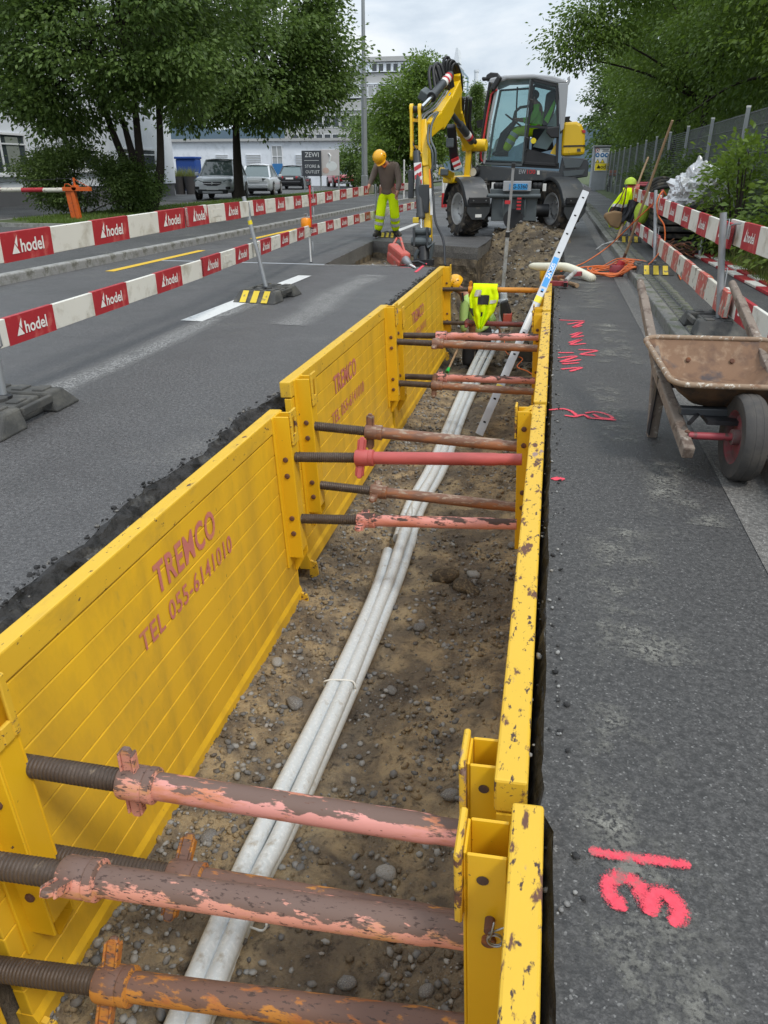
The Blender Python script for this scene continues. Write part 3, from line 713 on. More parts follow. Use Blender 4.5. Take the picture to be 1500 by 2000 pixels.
for i, (px, py, s, lb) in enumerate([(905, 1135, 22, 'largest brown clod of clay in the middle of the trench floor'), (870, 1120, 24, 'left brown clod of clay beside the largest one'), (925, 1150, 15, 'smallest brown clod of clay, right of the others')]):
    p = at(px, py, z=-1.2)
    stone_obj(p.x, p.y, s / 1450 * math.sqrt(p.x ** 2 + p.y ** 2 + 6.1), M['soil'], i + 40, lb, 'clods on the trench floor')['category'] = 'clod'

# spray marks on the walkway (flat paint)
def stroke(m, pts, w, z=.0055):
    pts = [Vector((p[0], p[1], 0)) for p in pts]; rows = []; n_ = len(pts)
    d0 = (pts[1] - pts[0]).normalized(); d1 = (pts[-1] - pts[-2]).normalized()
    pts = [pts[0] - d0 * w * .9] + pts + [pts[-1] + d1 * w * .9]; n_ += 2
    for i, p in enumerate(pts):
        t = (pts[min(i + 1, n_ - 1)] - pts[max(i - 1, 0)]).normalized(); n = Vector((-t.y, t.x, 0))
        ww = w * 1.5 * (1 + .05 * nz(p.x * 12, p.y * 12, 1)) * (.35 if i in (0, n_ - 1) else 1)
        rows.append([Vector((p.x, p.y, z)) + n * ww * k for k in (-1, -.5, 0, .5, 1)])
    m.grid(rows)
def spline(pts, k=6):
    out = []
    P = [Vector(p) for p in pts]
    for i in range(len(P) - 1):
        p0, p1, p2, p3 = P[max(i - 1, 0)], P[i], P[i + 1], P[min(i + 2, len(P) - 1)]
        for j in range(k):
            t = j / k
            out.append(.5 * ((2 * p1) + (-p0 + p2) * t + (2 * p0 - 5 * p1 + 4 * p2 - p3) * t * t + (-p0 + 3 * p1 - 3 * p2 + p3) * t ** 3))
    out.append(P[-1]); return out
def mark(name, pixel_strokes, w, label=None):
    m = MB()
    for i_, s in enumerate(pixel_strokes):
        w3 = [at(px, py, z=0.) for px, py in s]; stroke(m, spline([(p.x, p.y, 0) for p in w3], 7), w, .0055 + .0009 * i_)
    o = struct(name, m, M['spray']); uv = o.data.uv_layers.new(name='UVMap')
    for l in o.data.loops: uv.data[l.index].uv = ((l.vertex_index % 5) / 4, 0)
    return o
mark('spray_mark', [[(1158, 1666), (1210, 1675), (1340, 1692)]], .0105)
mark('spray_mark', [[(1212, 1772), (1192, 1752), (1190, 1726), (1214, 1716), (1245, 1732), (1262, 1765), (1272, 1782)], [(1268, 1780), (1275, 1756), (1292, 1747), (1315, 1762), (1326, 1785), (1318, 1803)]], .0150)
mark('spray_mark', [[(1075, 802), (1100, 800), (1118, 806), (1125, 815), (1105, 813)], [(1125, 815), (1140, 812), (1150, 817)]], .010)
mark('spray_mark', [[(1145, 808), (1165, 806), (1188, 812), (1195, 819), (1172, 817), (1160, 811)], [(1150, 818), (1200, 822)]], .010)
mark('spray_mark', [[(1083, 937), (1096, 937)]], .018)
for pts in ([(1095, 626), (1140, 628)], [(1110, 634), (1138, 630), (1120, 640), (1135, 637)], [(1115, 655), (1135, 650), (1118, 660), (1138, 657)], [(1112, 670), (1135, 664), (1115, 674), (1142, 672)], [(1093, 690), (1118, 690)], [(1132, 684), (1165, 686), (1135, 693), (1160, 695)], [(1092, 700), (1125, 697), (1096, 708), (1132, 704)], [(1100, 712), (1128, 710)], [(1098, 722), (1135, 719), (1115, 726)]):
    mark('spray_mark', [pts], .0135)
mark('spray_mark', [[(832, 515), (812, 532)]], .02); mark('spray_mark', [[(785, 518), (810, 519)]], .012); mark('spray_mark', [[(783, 523), (802, 523)]], .012)
# ------------------------------------------------------------------ trench shoring
LEAN = -R(3.0)
def slot_plate(m, x, yc, zt, w=.095, h=.20, th=.014):
    m.box((x, yc - w * .36, zt - h / 2), (th, w * .28, h)); m.box((x, yc + w * .36, zt - h / 2), (th, w * .28, h))
    m.box((x, yc, zt - .022), (th, w * .44, .044)); m.box((x, yc, zt - h + .03), (th, w * .44, .06))
def post(pn, yc, s, depth, hgt=.95, lug=True, strut_z=(-.2, -.6), face=-1):
    """upright channel on the inner face at yc; s = +1 when the trench lies towards +x"""
    m = MB(); t = .010; w = .095; x1 = s * depth
    m.box((s * .006, yc, -hgt / 2), (.012, .17, hgt))                       # back plate
    m.box((x1 / 2, yc - w / 2, -hgt / 2 + .03), (depth, t, hgt - .06)); m.box((x1 / 2, yc + w / 2, -hgt / 2 + .03), (depth, t, hgt - .06))
    m.box((x1 - s * t / 2, yc, -hgt / 2 - .02), (t, w - t, hgt - .25))
    m.prism([(0, 0), (depth, 0), (depth * .15, -.14), (0, -.14)], (0, yc - w / 2 * face * -1 * -1, -hgt + .06), (s, 0, 0), (0, 0, 1), t) if s > 0 else None
    for z in strut_z: m.box((x1 / 2, yc, z + .14), (depth * .9, w - t * 1.2, .008), (0, s * .55, 0))      # gussets
    p = m.build('post', M['yellow_post'], pn, bevel=.003, segs=1)
    if lug:
        q = MB(); slot_plate(q, x1 + s * .009, yc, .03); q.build('lug_plate', M['yellow_worn'], p, bevel=.004, segs=1)
    for z in strut_z:
        for dz in (.045, -.055):
            b = MB(); b.lathe([(.016, 0), (.016, .008), (.010, .012)], (x1 * .55, yc - w / 2 * 1.0 - .003, z + dz), (0, -1, 0), 8); b.build('bolt', M['rust'], p, smooth=30)
    return p
PLK = {}
def panel(label, x, y0, y1, ztop, s, planks=True, texts=None, rail_w=.072, posts=(1, 1), depth=.095, strut_z=(-.2, -.6), hgt=1.26, ext=0.):
    t = thing('trench_shield', label, 'shoring panel', (x, y0, ztop), (0, LEAN, 0), 'trench shoring panels'); L = y1 - y0
    n = 9; ph = (hgt - .10 - .09) / n
    if planks:
        for k in range(n):
            key = round(L, 3)
            if key not in PLK:
                a = MB(); a.box((0, L / 2, 0), (.044, L - .004, ph - .0025)); PLK[key] = a.mesh('plank', M['yellow'])
            o = link('plank', PLK[key], t, (-s * (.022 + .0006 * (k % 2)), 0, -.10 - ph * (k + .5)))
            b = o.modifiers.new('bevel', 'BEVEL'); b.width = .0045; b.segments = 2
    else:
        MB().box((-s * .022, L / 2, -hgt / 2), (.044, L, hgt - .2)).build('plank', M['yellow'], t)
    MB().box((-s * rail_w / 2 + s * .006, L / 2, -.045), (rail_w, L + ext, .098)).build('top_rail', M['yellow_edge'] if s > 0 else M['yellow_worn'], t, bevel=.007)
    MB().prism([(0, 0), (s * -.06, 0), (s * -.06, -.10), (s * .012, -.10), (s * .012, -.03)], (0, L / 2, -hgt + .095), (1, 0, 0), (0, 0, 1), L).build('bottom_rail', M['yellow'], t)
    for e, yc in ((0, .14), (1, L - .09)):
        if posts[e]: post(t, yc, s, depth, strut_z=strut_z)
        f = MB(); f.prism([(0, .0), (s * .05, -.02), (s * .06, -.11), (s * .02, -.14), (0, -.12)], (0, (.02, L - .02)[e], -hgt + .06), (1, 0, 0), (0, 0, 1), .02); f.build('foot_lug', M['yellow_worn'], t)
    for txt, size, yc, zc, wid in (texts or ()):
        me = text_mesh(txt, size, M['letter_pink'], .024 if 'TEL' not in txt else .012, 0, 1.10)
        o = link('lettering', me, t, (s * .0035, yc - y0, zc - ztop), Euler((R(90), 0, R(90))))
        w = max(v.co.x for v in me.vertices) - min(v.co.x for v in me.vertices); o.scale = (wid / w, 1, 1)
    return t
tx = lambda y: [('TREMCO', .185, y, -.226, .58), ('TEL 055-6141010', .128, y - .02, -.405, .90)]
panel('yellow trench panel at lower left, nearest, with large faded lettering', -1.448, 1.20, 3.94, .018, 1, texts=tx(2.63), strut_z=(-.30, -.67))
panel('yellow trench panel on the road side, middle of the row, standing proud of its neighbour', -1.455, 4.14, 7.02, .125, 1, texts=[('TREMCO', .185, 5.38, -.145, .66), ('TEL 055-6141010', .128, 5.43, -.365, .98)], strut_z=(-.32, -.72))
panel('yellow trench panel on the road side, farthest, ending at the dug hole', -1.445, 7.10, 10.93, .045, 1, texts=[('TREMCO', .185, 8.65, -.235, .80), ('TEL 055-6141010', .128, 8.7, -.43, .98)], strut_z=(-.26, -.68))
panel('yellow trench panel at the lower left corner, mostly outside the picture', -1.44, -.9, 1.12, -.12, 1, strut_z=(-.29, -.74), posts=(0, 0))
panel('yellow trench panel on the walkway side with worn rail and open posts, at lower right', .030, -.7, 1.235, .030, -1, planks=False, posts=(0, 0), rail_w=.068)
panel('long yellow trench panel on the walkway side, heavily chipped top rail', -.014, 1.30, 4.34, .020, -1, planks=False, posts=(0, 1), rail_w=.076, depth=.088, strut_z=(-.15, -.55))
panel('yellow trench panel on the walkway side, third along, beside the ladder', -.012, 4.37, 7.50, .030, -1, planks=False, posts=(0, 1), rail_w=.078, depth=.085, strut_z=(-.19, -.60))
panel('yellow trench panel on the walkway side, farthest, behind the ladder', -.012, 7.53, 11.10, .045, -1, planks=False, posts=(1, 1), rail_w=.078, depth=.085, strut_z=(-.26, -.72))
# the two open box posts at lower right (square tubes seen from above)
RP = [o for o in COL.objects if o.name.startswith('trench_shield')]
def box_post(pn, x, y, zt, zb, lugz):
    o0 = pn.location; m = MB(); w = .092; t = .008; h = zt - zb; zc = (zt + zb) / 2; x -= o0.x; y -= o0.y; zc -= o0.z; zt -= o0.z
    for dx, dy, sx, sy in ((-w / 2, 0, t, w), (w / 2, 0, t, w), (0, -w / 2, w - t, t), (0, w / 2, w - t, t)): m.box((x + dx, y + dy, zc), (sx, sy, h))
    p = m.build('post', M['yellow_post'], pn, bevel=.003, segs=1)
    m = MB(); m.box((x, y, zt - .30), (w - 2 * t, w - 2 * t, .01)); m.build('tube_bottom', M['dirt_inside'], p)
    m = MB(); m.box((x - w / 2 - .012, y - .002, zt - .10 + .012), (.016, w * 1.45, .20)); m.build('lug_plate', M['yellow_worn'], p, bevel=.004, segs=1)
    m = MB(); m.lathe([(.013, 0), (.013, .001)], (x - .008, y - w / 2 - t / 2 - .001, zt - .07), (0, -1, 0), 12); m.build('pin_hole', M['dirt_inside'], p)
    return p
p_near = box_post(RP[4], -.020, 1.150, .012, -1.15, 0)
box_post(RP[5], -.040, 1.412, .002, -1.2, 0)
# rusty pin, washer and spring clip on the nearest post
o0 = RP[4].location
def loc(v): return Vector(v) - o0
m = MB(); m.lathe([(.011, 0), (.011, .03)], loc((-.012, 1.100, -.172)), (0, -1, 0), 12); m.build('pin', M['rust'], p_near, smooth=30)
m = MB(); m.lathe([(.016, 0), (.016, .010)], loc((-.014, 1.100, -.235)), (0, -1, 0), 14); m.build('washer', M['rust'], p_near, smooth=30)
m = MB(); c = loc((.000, 1.082, -.205))
m.tube([c + Vector((.016 * math.cos(a), -.004 * a / 6.3, .016 * math.sin(a))) for a in [k * .42 for k in range(30)]], .0022, 6)
m.tube([c + Vector((-.010, -.012, .01)), c + Vector((-.006, -.018, .04)), c + Vector((-.001, -.02, .075))], .0022, 6)
m.tube([c + Vector((-.012, -.012, .03)), c + Vector((.004, -.018, .05)), c + Vector((.022, -.02, .066))], .0022, 6)
m.build('spring_clip', M['steel'], p_near, smooth=180)

def strut(label, L, Rr, xc, mat, wing=0., r=.048, rt=.041, collar=None, seed=0):
    L, Rr = Vector(L), Vector(Rr); r *= .765; rt *= .765; t = thing('shoring_strut', label, 'strut', L, (0, 0, 0), 'spindle struts across the trench')
    ax = (Rr - L); D = ax.length; a = ax.normalized(); dc = (xc - L.x) / (Rr.x - L.x) * D; O = Vector((0, 0, 0))
    pitch = .0125; n = int((dc + .03) / pitch); prof = []
    for i in range(n): prof += [(rt * .90, i * pitch), (rt, i * pitch + .0032), (rt, i * pitch + .0078), (rt * .90, i * pitch + .0112)]
    MB().lathe(prof, O - a * .06, a, 20).build('threaded_rod', M['thread'], t, smooth=40)
    m = MB(); rc = r * 1.30
    m.lathe([(rt * 1.02, -.052), (rc * .93, -.052), (rc, -.044), (rc, .018), (rc * .97, .021), (rc * .97, .026), (rc * 1.02, .030), (rc * 1.02, .052), (r * 1.06, .058)], O + a * dc, a, 24)
    c = m.build('collar', collar or mat, t, smooth=30)
    u = Vector((0, math.cos(wing), math.sin(wing)))
    v = a.cross(u)
    for sg in (1, -1):
        m = MB(); s0 = rc * .7; e0 = r * 3.3
        m.prism([(-.017, s0), (.017, s0), (.017, e0 - .014), (.010, e0), (-.010, e0), (-.017, e0 - .014)], O + a * (dc - .022), a, u * sg, .017)
        m.prism([(-.024, s0), (-.016, s0), (-.016, e0 - .012), (-.024, e0 - .016)], O + a * (dc - .022), a, u * sg, .030)
        m.prism([(.016, s0), (.024, s0), (.024, e0 - .016), (.016, e0 - .012)], O + a * (dc - .022), a, u * sg, .030)
        m.build('wing_handle', collar or mat, c, bevel=.004, segs=1)
    m = MB(); m.lathe([(r, dc + .05), (r, D - .10), (r * .90, D - .075), (r * .90, D + .05)], O, a, 24); m.build('tube', mat, t, smooth=40)
    return t
strut('pink and brown rusted strut nearest the picture centre, wing nut upright', (-1.412, 1.40, -.292), (-.08, 1.40, -.272), -1.0, M['pink_top'], R(90), .050, .043, M['pink_rust'])
strut('strut half hidden below the pink one, only its rusty wing nut and thread showing', (-1.42, 1.40, -.655), (-.08, 1.40, -.61), -.90, M['orange_rust'], R(38), .048, .042)
strut('thick dark strut with flaking pink paint, second from the bottom edge', (-1.44, 1.16, -.415), (-.05, 1.16, -.315), -1.045, M['pink_rust'], R(148), .052, .046)
strut('orange rusted strut along the bottom edge of the picture', (-1.44, 1.16, -.868), (-.04, 1.16, -.672), -1.02, M['orange_rust'], R(62), .052, .046)
strut('brown rusty strut with upright wing nut above the red one', (-1.39, 4.27, -.178), (-.10, 4.27, -.222), -.969, M['brown_strut'], R(88), .046, .038)
strut('plain bright red painted strut', (-1.365, 3.85, -.234), (-.10, 3.85, -.150), -.928, M['red_strut'], R(68), .047, .039)
strut('brown rusty strut between the red one and the pink one', (-1.39, 4.27, -.576), (-.10, 4.27, -.617), -.938, M['brown_strut'], R(15), .044, .037)
strut('pale pink strut with rust specks, lowest of the middle four', (-1.365, 3.85, -.628), (-.10, 3.85, -.540), -.923, M['pink'], R(8), .045, .039)
strut('upper salmon strut of the far pair, farther of the two', (-1.39, 7.25, -.202), (-.085, 7.25, -.165), -.964, M['pink'], R(5), .047, .039)
strut('upper brown strut of the far pair, nearer of the two', (-1.385, 6.95, -.200), (-.085, 6.95, -.205), -.955, M['brown_strut'], R(12), .047, .039)
strut('lower salmon strut of the far pair, farther of the two', (-1.39, 7.25, -.612), (-.085, 7.25, -.585), -.949, M['pink'], R(20), .047, .039)
strut('lower grey brown strut of the far pair, nearer of the two', (-1.385, 6.95, -.600), (-.085, 6.95, -.612), -.952, M['brown_strut'], R(75), .046, .039)
strut('orange strut at the far end with the bright yellow jacket hung over it', (-1.40, 10.75, -.246), (-.085, 10.75, -.222), -1.017, M['orange_strut'], R(90), .047, .039)
strut('dark red strut at the far end, below the orange one', (-1.40, 10.75, -.708), (-.085, 10.75, -.690), -1.046, M['darkred_strut'], R(20), .047, .039)

# ------------------------------------------------------------------ conduits
def conduit(label, pts, r=.056, socket=None):
    t = thing('conduit_pipe', label, 'pipe', Vector(pts[0]), group='grey conduits on the trench floor'); o0 = Vector(pts[0])
    P = [p - o0 for p in spline(pts, 8)]
    m = MB(); m.tube(P, r, 18); m.build('pipe_body', M['pipe'], t, smooth=60)
    for y in (socket or ()):
        i = min(range(len(P)), key=lambda k: abs(P[k].y + o0.y - y)); a = (P[i + 1] - P[i]).normalized()
        m = MB(); m.lathe([(r * 1.02, -.02), (r * 1.16, .0), (r * 1.16, .16), (r * 1.02, .17)], P[i], a, 18); m.build('socket', M['pipe'], t, smooth=40)
    return t
def px_path(P, z): return [at(px, py, z=zz if zz is not None else z) for px, py, zz in [(p + (None,))[:3] for p in P]]
conduit('left grey conduit at the front, ending open beside the joint', px_path([(300, 2110), (349, 1990), (464, 1720), (516, 1610), (646, 1350), (706, 1222), (740, 1140), (758, 1078)], -1.165), .0385)
conduit('grey conduit in the middle of the bundle, with a wide socket joint', px_path([(345, 2110), (390, 1990), (503, 1720), (557, 1610), (672, 1350), (733, 1200), (764, 1120, -1.14), (787, 1050, -1.12), (812, 985, -1.13), (856, 905), (898, 800), (943, 700), (972, 648, -1.12)], -1.165), .0385, socket=(4.72,))
conduit('right grey conduit, lowest of the bundle', px_path([(352, 2110, -1.225), (398, 1990, -1.225), (511, 1720, -1.225), (568, 1610, -1.22), (686, 1350, -1.21), (751, 1200), (789, 1100), (812, 1022), (829, 980), (871, 905), (910, 800), (956, 700), (980, 655)], -1.205), .037, socket=(4.75,))
conduit('left grey conduit of the far stretch, starting at the joint', px_path([(777, 1052), (800, 985), (843, 905), (887, 800), (931, 700), (962, 648)], -1.165), .038)
def tie(label, y, cx, w, tail=0.):
    t = thing('cable_tie', label, 'cable tie', (cx, y, -1.170), group='ties round the conduits'); m = MB()
    m.tube([(w * math.copysign(abs(math.cos(a)) ** .6, math.cos(a)), .012 * math.sin(a * 2), .045 * math.copysign(abs(math.sin(a)) ** .6, math.sin(a))) for a in [k * .2618 for k in range(25)]], .0045, 6)
    m.build('strap', M['white_plastic'], t, smooth=180)
    if tail: m = MB(); m.tube([(w * .2, 0, .045), (w * .25, -.02, .09), (w * .3, -.05, .13), (w * .33, -.07, .06 + tail)], .0035, 5); m.build('loose_tail', M['white_plastic'], t, smooth=180)
for lb, px, py, w, tl in (('pale tie round the conduits below the pink strut', 663, 1340, .085, .0), ('pale tie with a loose tail at the conduit joint', 800, 1020, .085, .16), ('pale tie round the conduits by the worker in the trench', 943, 703, .10, .0), ('pale tie round the conduits near the bottom edge of the picture', 480, 1790, .080, .0)):
    p = at(px, py, z=-1.165); tie(lb, p.y, p.x, w, tl)

# ------------------------------------------------------------------ ladder, levelling staff
def ladder():
    a, b = at(935, 850, z=-1.16), at(1145, 372, y=9.9)          # foot, head of the near rail
    t = thing('ladder', 'aluminium ladder leaning out of the trench over the walkway panel', 'ladder', a)
    d = (b - a); w = ((a + b) / 2 - Vector((0, 0, CAM_H))).normalized() * .36; side = d.cross(Vector((0, 1, 0))).normalized(); rails = []
    n = d.cross(w).normalized()
    for k in (0, 1):
        m = MB(); m.bar(w * k, d + w * k, .026, .085, up=n); rails.append(m.build('rail', M['alu'] if k == 0 else M['alu_dirty'], t, bevel=.003, segs=1))
        m = MB(); m.bar(d * .995 + w * k, d * 1.012 + w * k, .034, .095, up=n); m.build('end_cap', M['black'], rails[-1])
    cnt = 12
    for i in range(cnt):
        p = d * ((i + .55) / cnt)
        m = MB(); m.bar(p - w * .02, p + w * 1.02, .030, .030, up=d); m.build('rung', M['alu'], t)
        m = MB(); m.bar(p - w * .055, p - w * .035, .026, .026, up=d); m.build('rung_end', M['hole'], t)
    # blue maker's label and small yellow stickers on the outer side of the near rail
    o = -w.normalized() * .001
    dn = d.normalized(); up = dn.cross(w).normalized(); wp = (w - dn * w.dot(dn)).normalized()
    def sticker(f0, f1, mat, hgt, name='sticker'):
        m = MB(); p0, p1 = d * f0, d * f1; off = wp * -.0145
        nn = w.normalized(); v = nn.cross(dn).normalized() * (hgt / 2)
        m.add([p0 + off - v, p1 + off - v, p1 + off + v, p0 + off + v], [(0, 1, 2, 3)]); return m.build(name, mat, rails[0])
    sticker(.565, .690, M['label_blue'], .062, 'maker_label')
    sticker(.50, .525, M['label_yellow'], .08); sticker(.155, .178, M['label_yellow'], .08); sticker(.39, .455, M['sign_white'], .05); sticker(.545, .556, M['label_blue'], .03)
    me = text_mesh('ZARGES', .075, M['sign_white'], .02)
    L = link('lettering', me, rails[0]); X = dn; Z = -wp; Yv = Z.cross(X).normalized()
    L.matrix_local = Matrix.Translation(d * .632 + wp * -.0155) @ Matrix((X, Yv, Z)).transposed().to_4x4()
    L.scale = (.85, .8, 1)
ladder()
def staff():
    a, b = at(976, 640, y=12.5), at(1003, 322, y=12.2)
    t = thing('levelling_staff', 'tall grey levelling staff standing in the trench before the excavator', 'staff', a)
    d = b - a
    m = MB(); m.bar((0, 0, 0), d * .62, .055, .035, up=(0, 1, 0)); m.build('lower_section', M['alu_dirty'], t, bevel=.003, segs=1)
    m = MB(); m.bar(d * .60, d * .995, .040, .028, up=(0, 1, 0)); m.build('upper_section', M['alu'], t, bevel=.003, segs=1)
    m = MB(); m.bar(d * .585, d * .615, .066, .048, up=(0, 1, 0)); m.build('clamp', M['black'], t)
    m = MB(); m.bar(d * .985, d * 1.01, .055, .045, up=(0, 1, 0)); m.build('top_cap', M['black'], t)
    m = MB(); m.box(d * .79 + Vector((-.04, -.02, 0)), (.08, .03, .05)); m.build('bubble_level', M['tape_red'], t)
staff()
# ------------------------------------------------------------------ barrier boards, posts, bases
def logo_mesh():
    me = text_mesh('hodel', .150, M['logo_white'], .020)
    if 'logo' in _TX: return _TX['logo']
    bm = bmesh.new(); bm.from_mesh(me)
    for v in bm.verts: v.co.x += .055
    def tri(ps):
        vs = [bm.verts.new((x, y, 0)) for x, y in ps]; bm.faces.new(vs)
    tri([(-.235, -.05), (-.130, -.05), (-.185, .028)]); tri([(-.182, .038), (-.142, .095), (-.150, .0), (-.165, .015)])
    m2 = bpy.data.meshes.new('logo'); bm.to_mesh(m2); bm.free(); m2.materials.append(M['logo_white']); _TX['logo'] = m2; return m2
LOGO = logo_mesh(); _FLD = {}
def board(label, p0, p1, fields, h=.152, th=.026, old=False, group='striped barrier boards', tilt=0., logos=True, first_red=True, flat=False):
    """p0 -> p1 runs left to right as one reads it; fields = number of stripes"""
    p0, p1 = Vector(p0), Vector(p1); d = p1 - p0; L = d.length; X = d.normalized()
    t = thing('barrier_board', label, 'barrier board', p0, group=group)
    up = Vector((0, 0, 1)); Yv = (up - X * up.dot(X)).normalized(); Z = X.cross(Yv)
    if flat: Z, Yv = Yv, -Z
    elif not tilt: tilt = R(2.2) * math.sin(p0.y * 7.3 + p0.z * 11)
    t.rotation_euler = (Matrix((X, Yv, Z)).transposed().to_4x4() @ Matrix.Rotation(tilt, 4, 'X')).to_euler()
    mw, mr = (M['board_old_white'], M['board_old_red']) if old else (M['board_white'], M['board_red'])
    MB().box((L / 2, 0, 0), (L, h, th)).build('plank', mw, t, bevel=.003, segs=1)
    w = L / fields
    for k in range(fields):
        if (k % 2 == 0) != first_red: 
            if not old and k % 4 == 1:
                f = link('blank_plate', MB().box((0, 0, 0), (w * .52, h * .42, .003)).mesh('blank_plate', mw), t, ((k + .5) * w, .004, th / 2 + .0015))
            continue
        key = (round(w, 3), h, th, old)
        if key not in _FLD: _FLD[key] = MB().box((0, 0, 0), (w, h + .004, th + .004)).mesh('red_field', mr)
        f = link('red_field', _FLD[key], t, ((k + .5) * w, 0, 0))
        if logos and not old:
            g = link('lettering', LOGO, f, (.0, -.004, th / 2 + .0045)); s = min(w / .56, h / .17) * .80; g.scale = (s, s, 1)
    return t
def bpost(label, foot, top, r=.021, mat='galv', band=False, group='barrier posts'):
    foot, top = Vector(foot), Vector(top); t = thing('barrier_post', label, 'post', foot, group=group); d = top - foot
    m = MB(); m.cyl((0, 0, 0), d, r, n=14); m.build('tube', M[mat], t, smooth=40)
    if band: m = MB(); m.cyl(d * .70, d * .745, r * 1.06, n=14); m.build('yellow_band', M['label_yellow'], t, smooth=40)
    for f in (.48, .93):
        q = MB(); c = d * f; q.tube([c + Vector((.0, 0, 0)), c + Vector((.045, 0, .01)), c + Vector((.05, 0, -.13)), c + Vector((.02, 0, -.15))], .006, 6); q.build('hook', M['galv'], t, smooth=180)
    q = MB(); q.lathe([(r * 2.2, 0), (r * 2.2, .012), (r * 1.2, .02)], (0, 0, -.005), (0, 0, 1), 14); q.build('foot_ring', M['black'], t)
    return t
def rubber_base(label, loc, rz, stripes=False, s=1.0, mat='base_rubber', both=True):
    t = thing('rubber_foot_block', label, 'barrier base', loc, (0, 0, rz), 'rubber barrier feet')
    def fr(m, x0, x1, w0, w1, h, ix0=0, ix1=0):
        m.add([(x0, -w0, 0), (x1, -w0, 0), (x1, w0, 0), (x0, w0, 0), (x0 + ix0, -w1, h), (x1 - ix1, -w1, h), (x1 - ix1, w1, h), (x0 + ix0, w1, h)],
              [(3, 2, 1, 0), (4, 5, 6, 7), (0, 1, 5, 4), (1, 2, 6, 5), (2, 3, 7, 6), (3, 0, 4, 7)])
    for x0, x1, a, b in ((-.40, -.14, .12, .0), (.14, .40, .0, .12)):
        m = MB(); fr(m, x0 * s, x1 * s, .250 * s, .215 * s, .115 * s, a * s, b * s); m.build('end_block', M[mat], t, bevel=.012)
    m = MB(); fr(m, -.141 * s, .141 * s, .165 * s, .150 * s, .100 * s); m.build('centre_block', M[mat], t, bevel=.008)
    for sg in (-1, 1): m = MB(); m.bar((-.141 * s, sg * .222 * s, .085 * s), (.141 * s, sg * .222 * s, .085 * s), .03 * s, .045 * s); m.build('grip_bar', M[mat], t, bevel=.006)
    for k, (x, y) in enumerate(((-.21, -.13), (-.21, .13), (.21, -.13), (.21, .13), (-.21, 0), (.21, 0), (0, -.10), (0, .10))):
        m = MB(); m.box((x * s, y * s, (.118 if abs(x) > .1 else .103) * s), (.10 * s, .07 * s, .016 * s)); m.build('raised_pad', M[mat], t, bevel=.004, segs=1)
    m = MB(); m.lathe([(.045 * s, 0), (.045 * s, .02 * s), (.03 * s, .024 * s)], (0, 0, .098 * s), (0, 0, 1), 14); m.build('socket', M[mat], t)
    for sg in (-1, 1):
        for k in range(4):                                              # ribs and hollows on the sloping ends
            y = (-.188 + .125 * k) * s; m = MB()
            q = [(sg * .402 * s, y - .022 * s, .012), (sg * .402 * s, y + .022 * s, .012), (sg * .285 * s, y + .019 * s, .112 * s), (sg * .285 * s, y - .019 * s, .112 * s)]
            if k < 3 and stripes:
                z = MB(); yc = y + .0625 * s; p = [(sg * .4035 * s, yc - .036 * s, .008), (sg * .4035 * s, yc + .036 * s, .008), (sg * .2845 * s, yc + .034 * s, .1145 * s), (sg * .2845 * s, yc - .034 * s, .1145 * s)]
                z.add([Vector(v) + Vector((sg * .004, 0, .004)) for v in p], [(0, 1, 2, 3) if sg > 0 else (3, 2, 1, 0)]); z.build('yellow_reflector', M['base_yellow'], t)
    return t
# road side: upper and lower rail
board('lower barrier board nearest on the left, running out of the picture', (-2.96, 2.35, .425), (-3.01, 6.42, .485), 9, first_red=False)
board('lower barrier board on the left held by the leaning post with the yellow band', (-2.99, 6.38, .50), (-3.50, 11.25, .465), 10)
board('lower barrier board running behind the legs of the standing worker', (-3.52, 11.20, .46), (-3.62, 16.6, .44), 11)
board('lower barrier board beyond the standing worker', (-3.62, 16.6, .44), (-3.55, 21.6, .44), 10)
board('upper barrier board nearest on the left with three large red fields', (-2.96, 2.40, .865), (-3.02, 6.62, .925), 9, first_red=False)
board('upper barrier board on the left, overlapping the nearest one', (-2.975, 6.15, .925), (-3.50, 11.20, .875), 10)
board('upper barrier board under the hand of the standing worker', (-3.50, 11.15, .875), (-3.66, 16.2, .925), 10)
board('upper barrier board beyond the standing worker, by the excavator arm', (-3.66, 16.9, .92), (-3.56, 21.8, .90), 10)
rubber_base('dark rubber barrier foot nearest on the left, without stripes', (-2.955, 3.52, .001), R(93), s=1.0)
rubber_base('barrier foot with two yellow stripes on the white lane line', (-2.98, 7.95, .001), R(86), True, .98)
rubber_base('small barrier foot between the standing worker\'s boots', (-3.33, 16.35, .001), R(90), True, .8)
bpost('galvanised post in the dark foot nearest on the left', (-2.965, 3.57, .11), (-2.97, 3.60, .98))
bpost('leaning galvanised post with a yellow band on the left barrier', at(520, 562, y=7.95), at(476, 384, y=8.0), .022, band=True)
bpost('thin galvanised post holding the boards beside the standing worker', (-3.62, 16.3, .11), (-3.63, 16.3, 1.02))
o = bpost('thin white stake in the ground at the joint of the lower boards', (-3.53, 11.33, 0), (-3.53, 11.28, .62), .011, 'tape_white'); o['category'] = 'stake'
o = bpost('short red rod standing up at the joint of the upper boards', (-3.46, 11.18, .50), (-3.46, 11.18, 1.08), .014, 'tape_red'); o['category'] = 'rod'
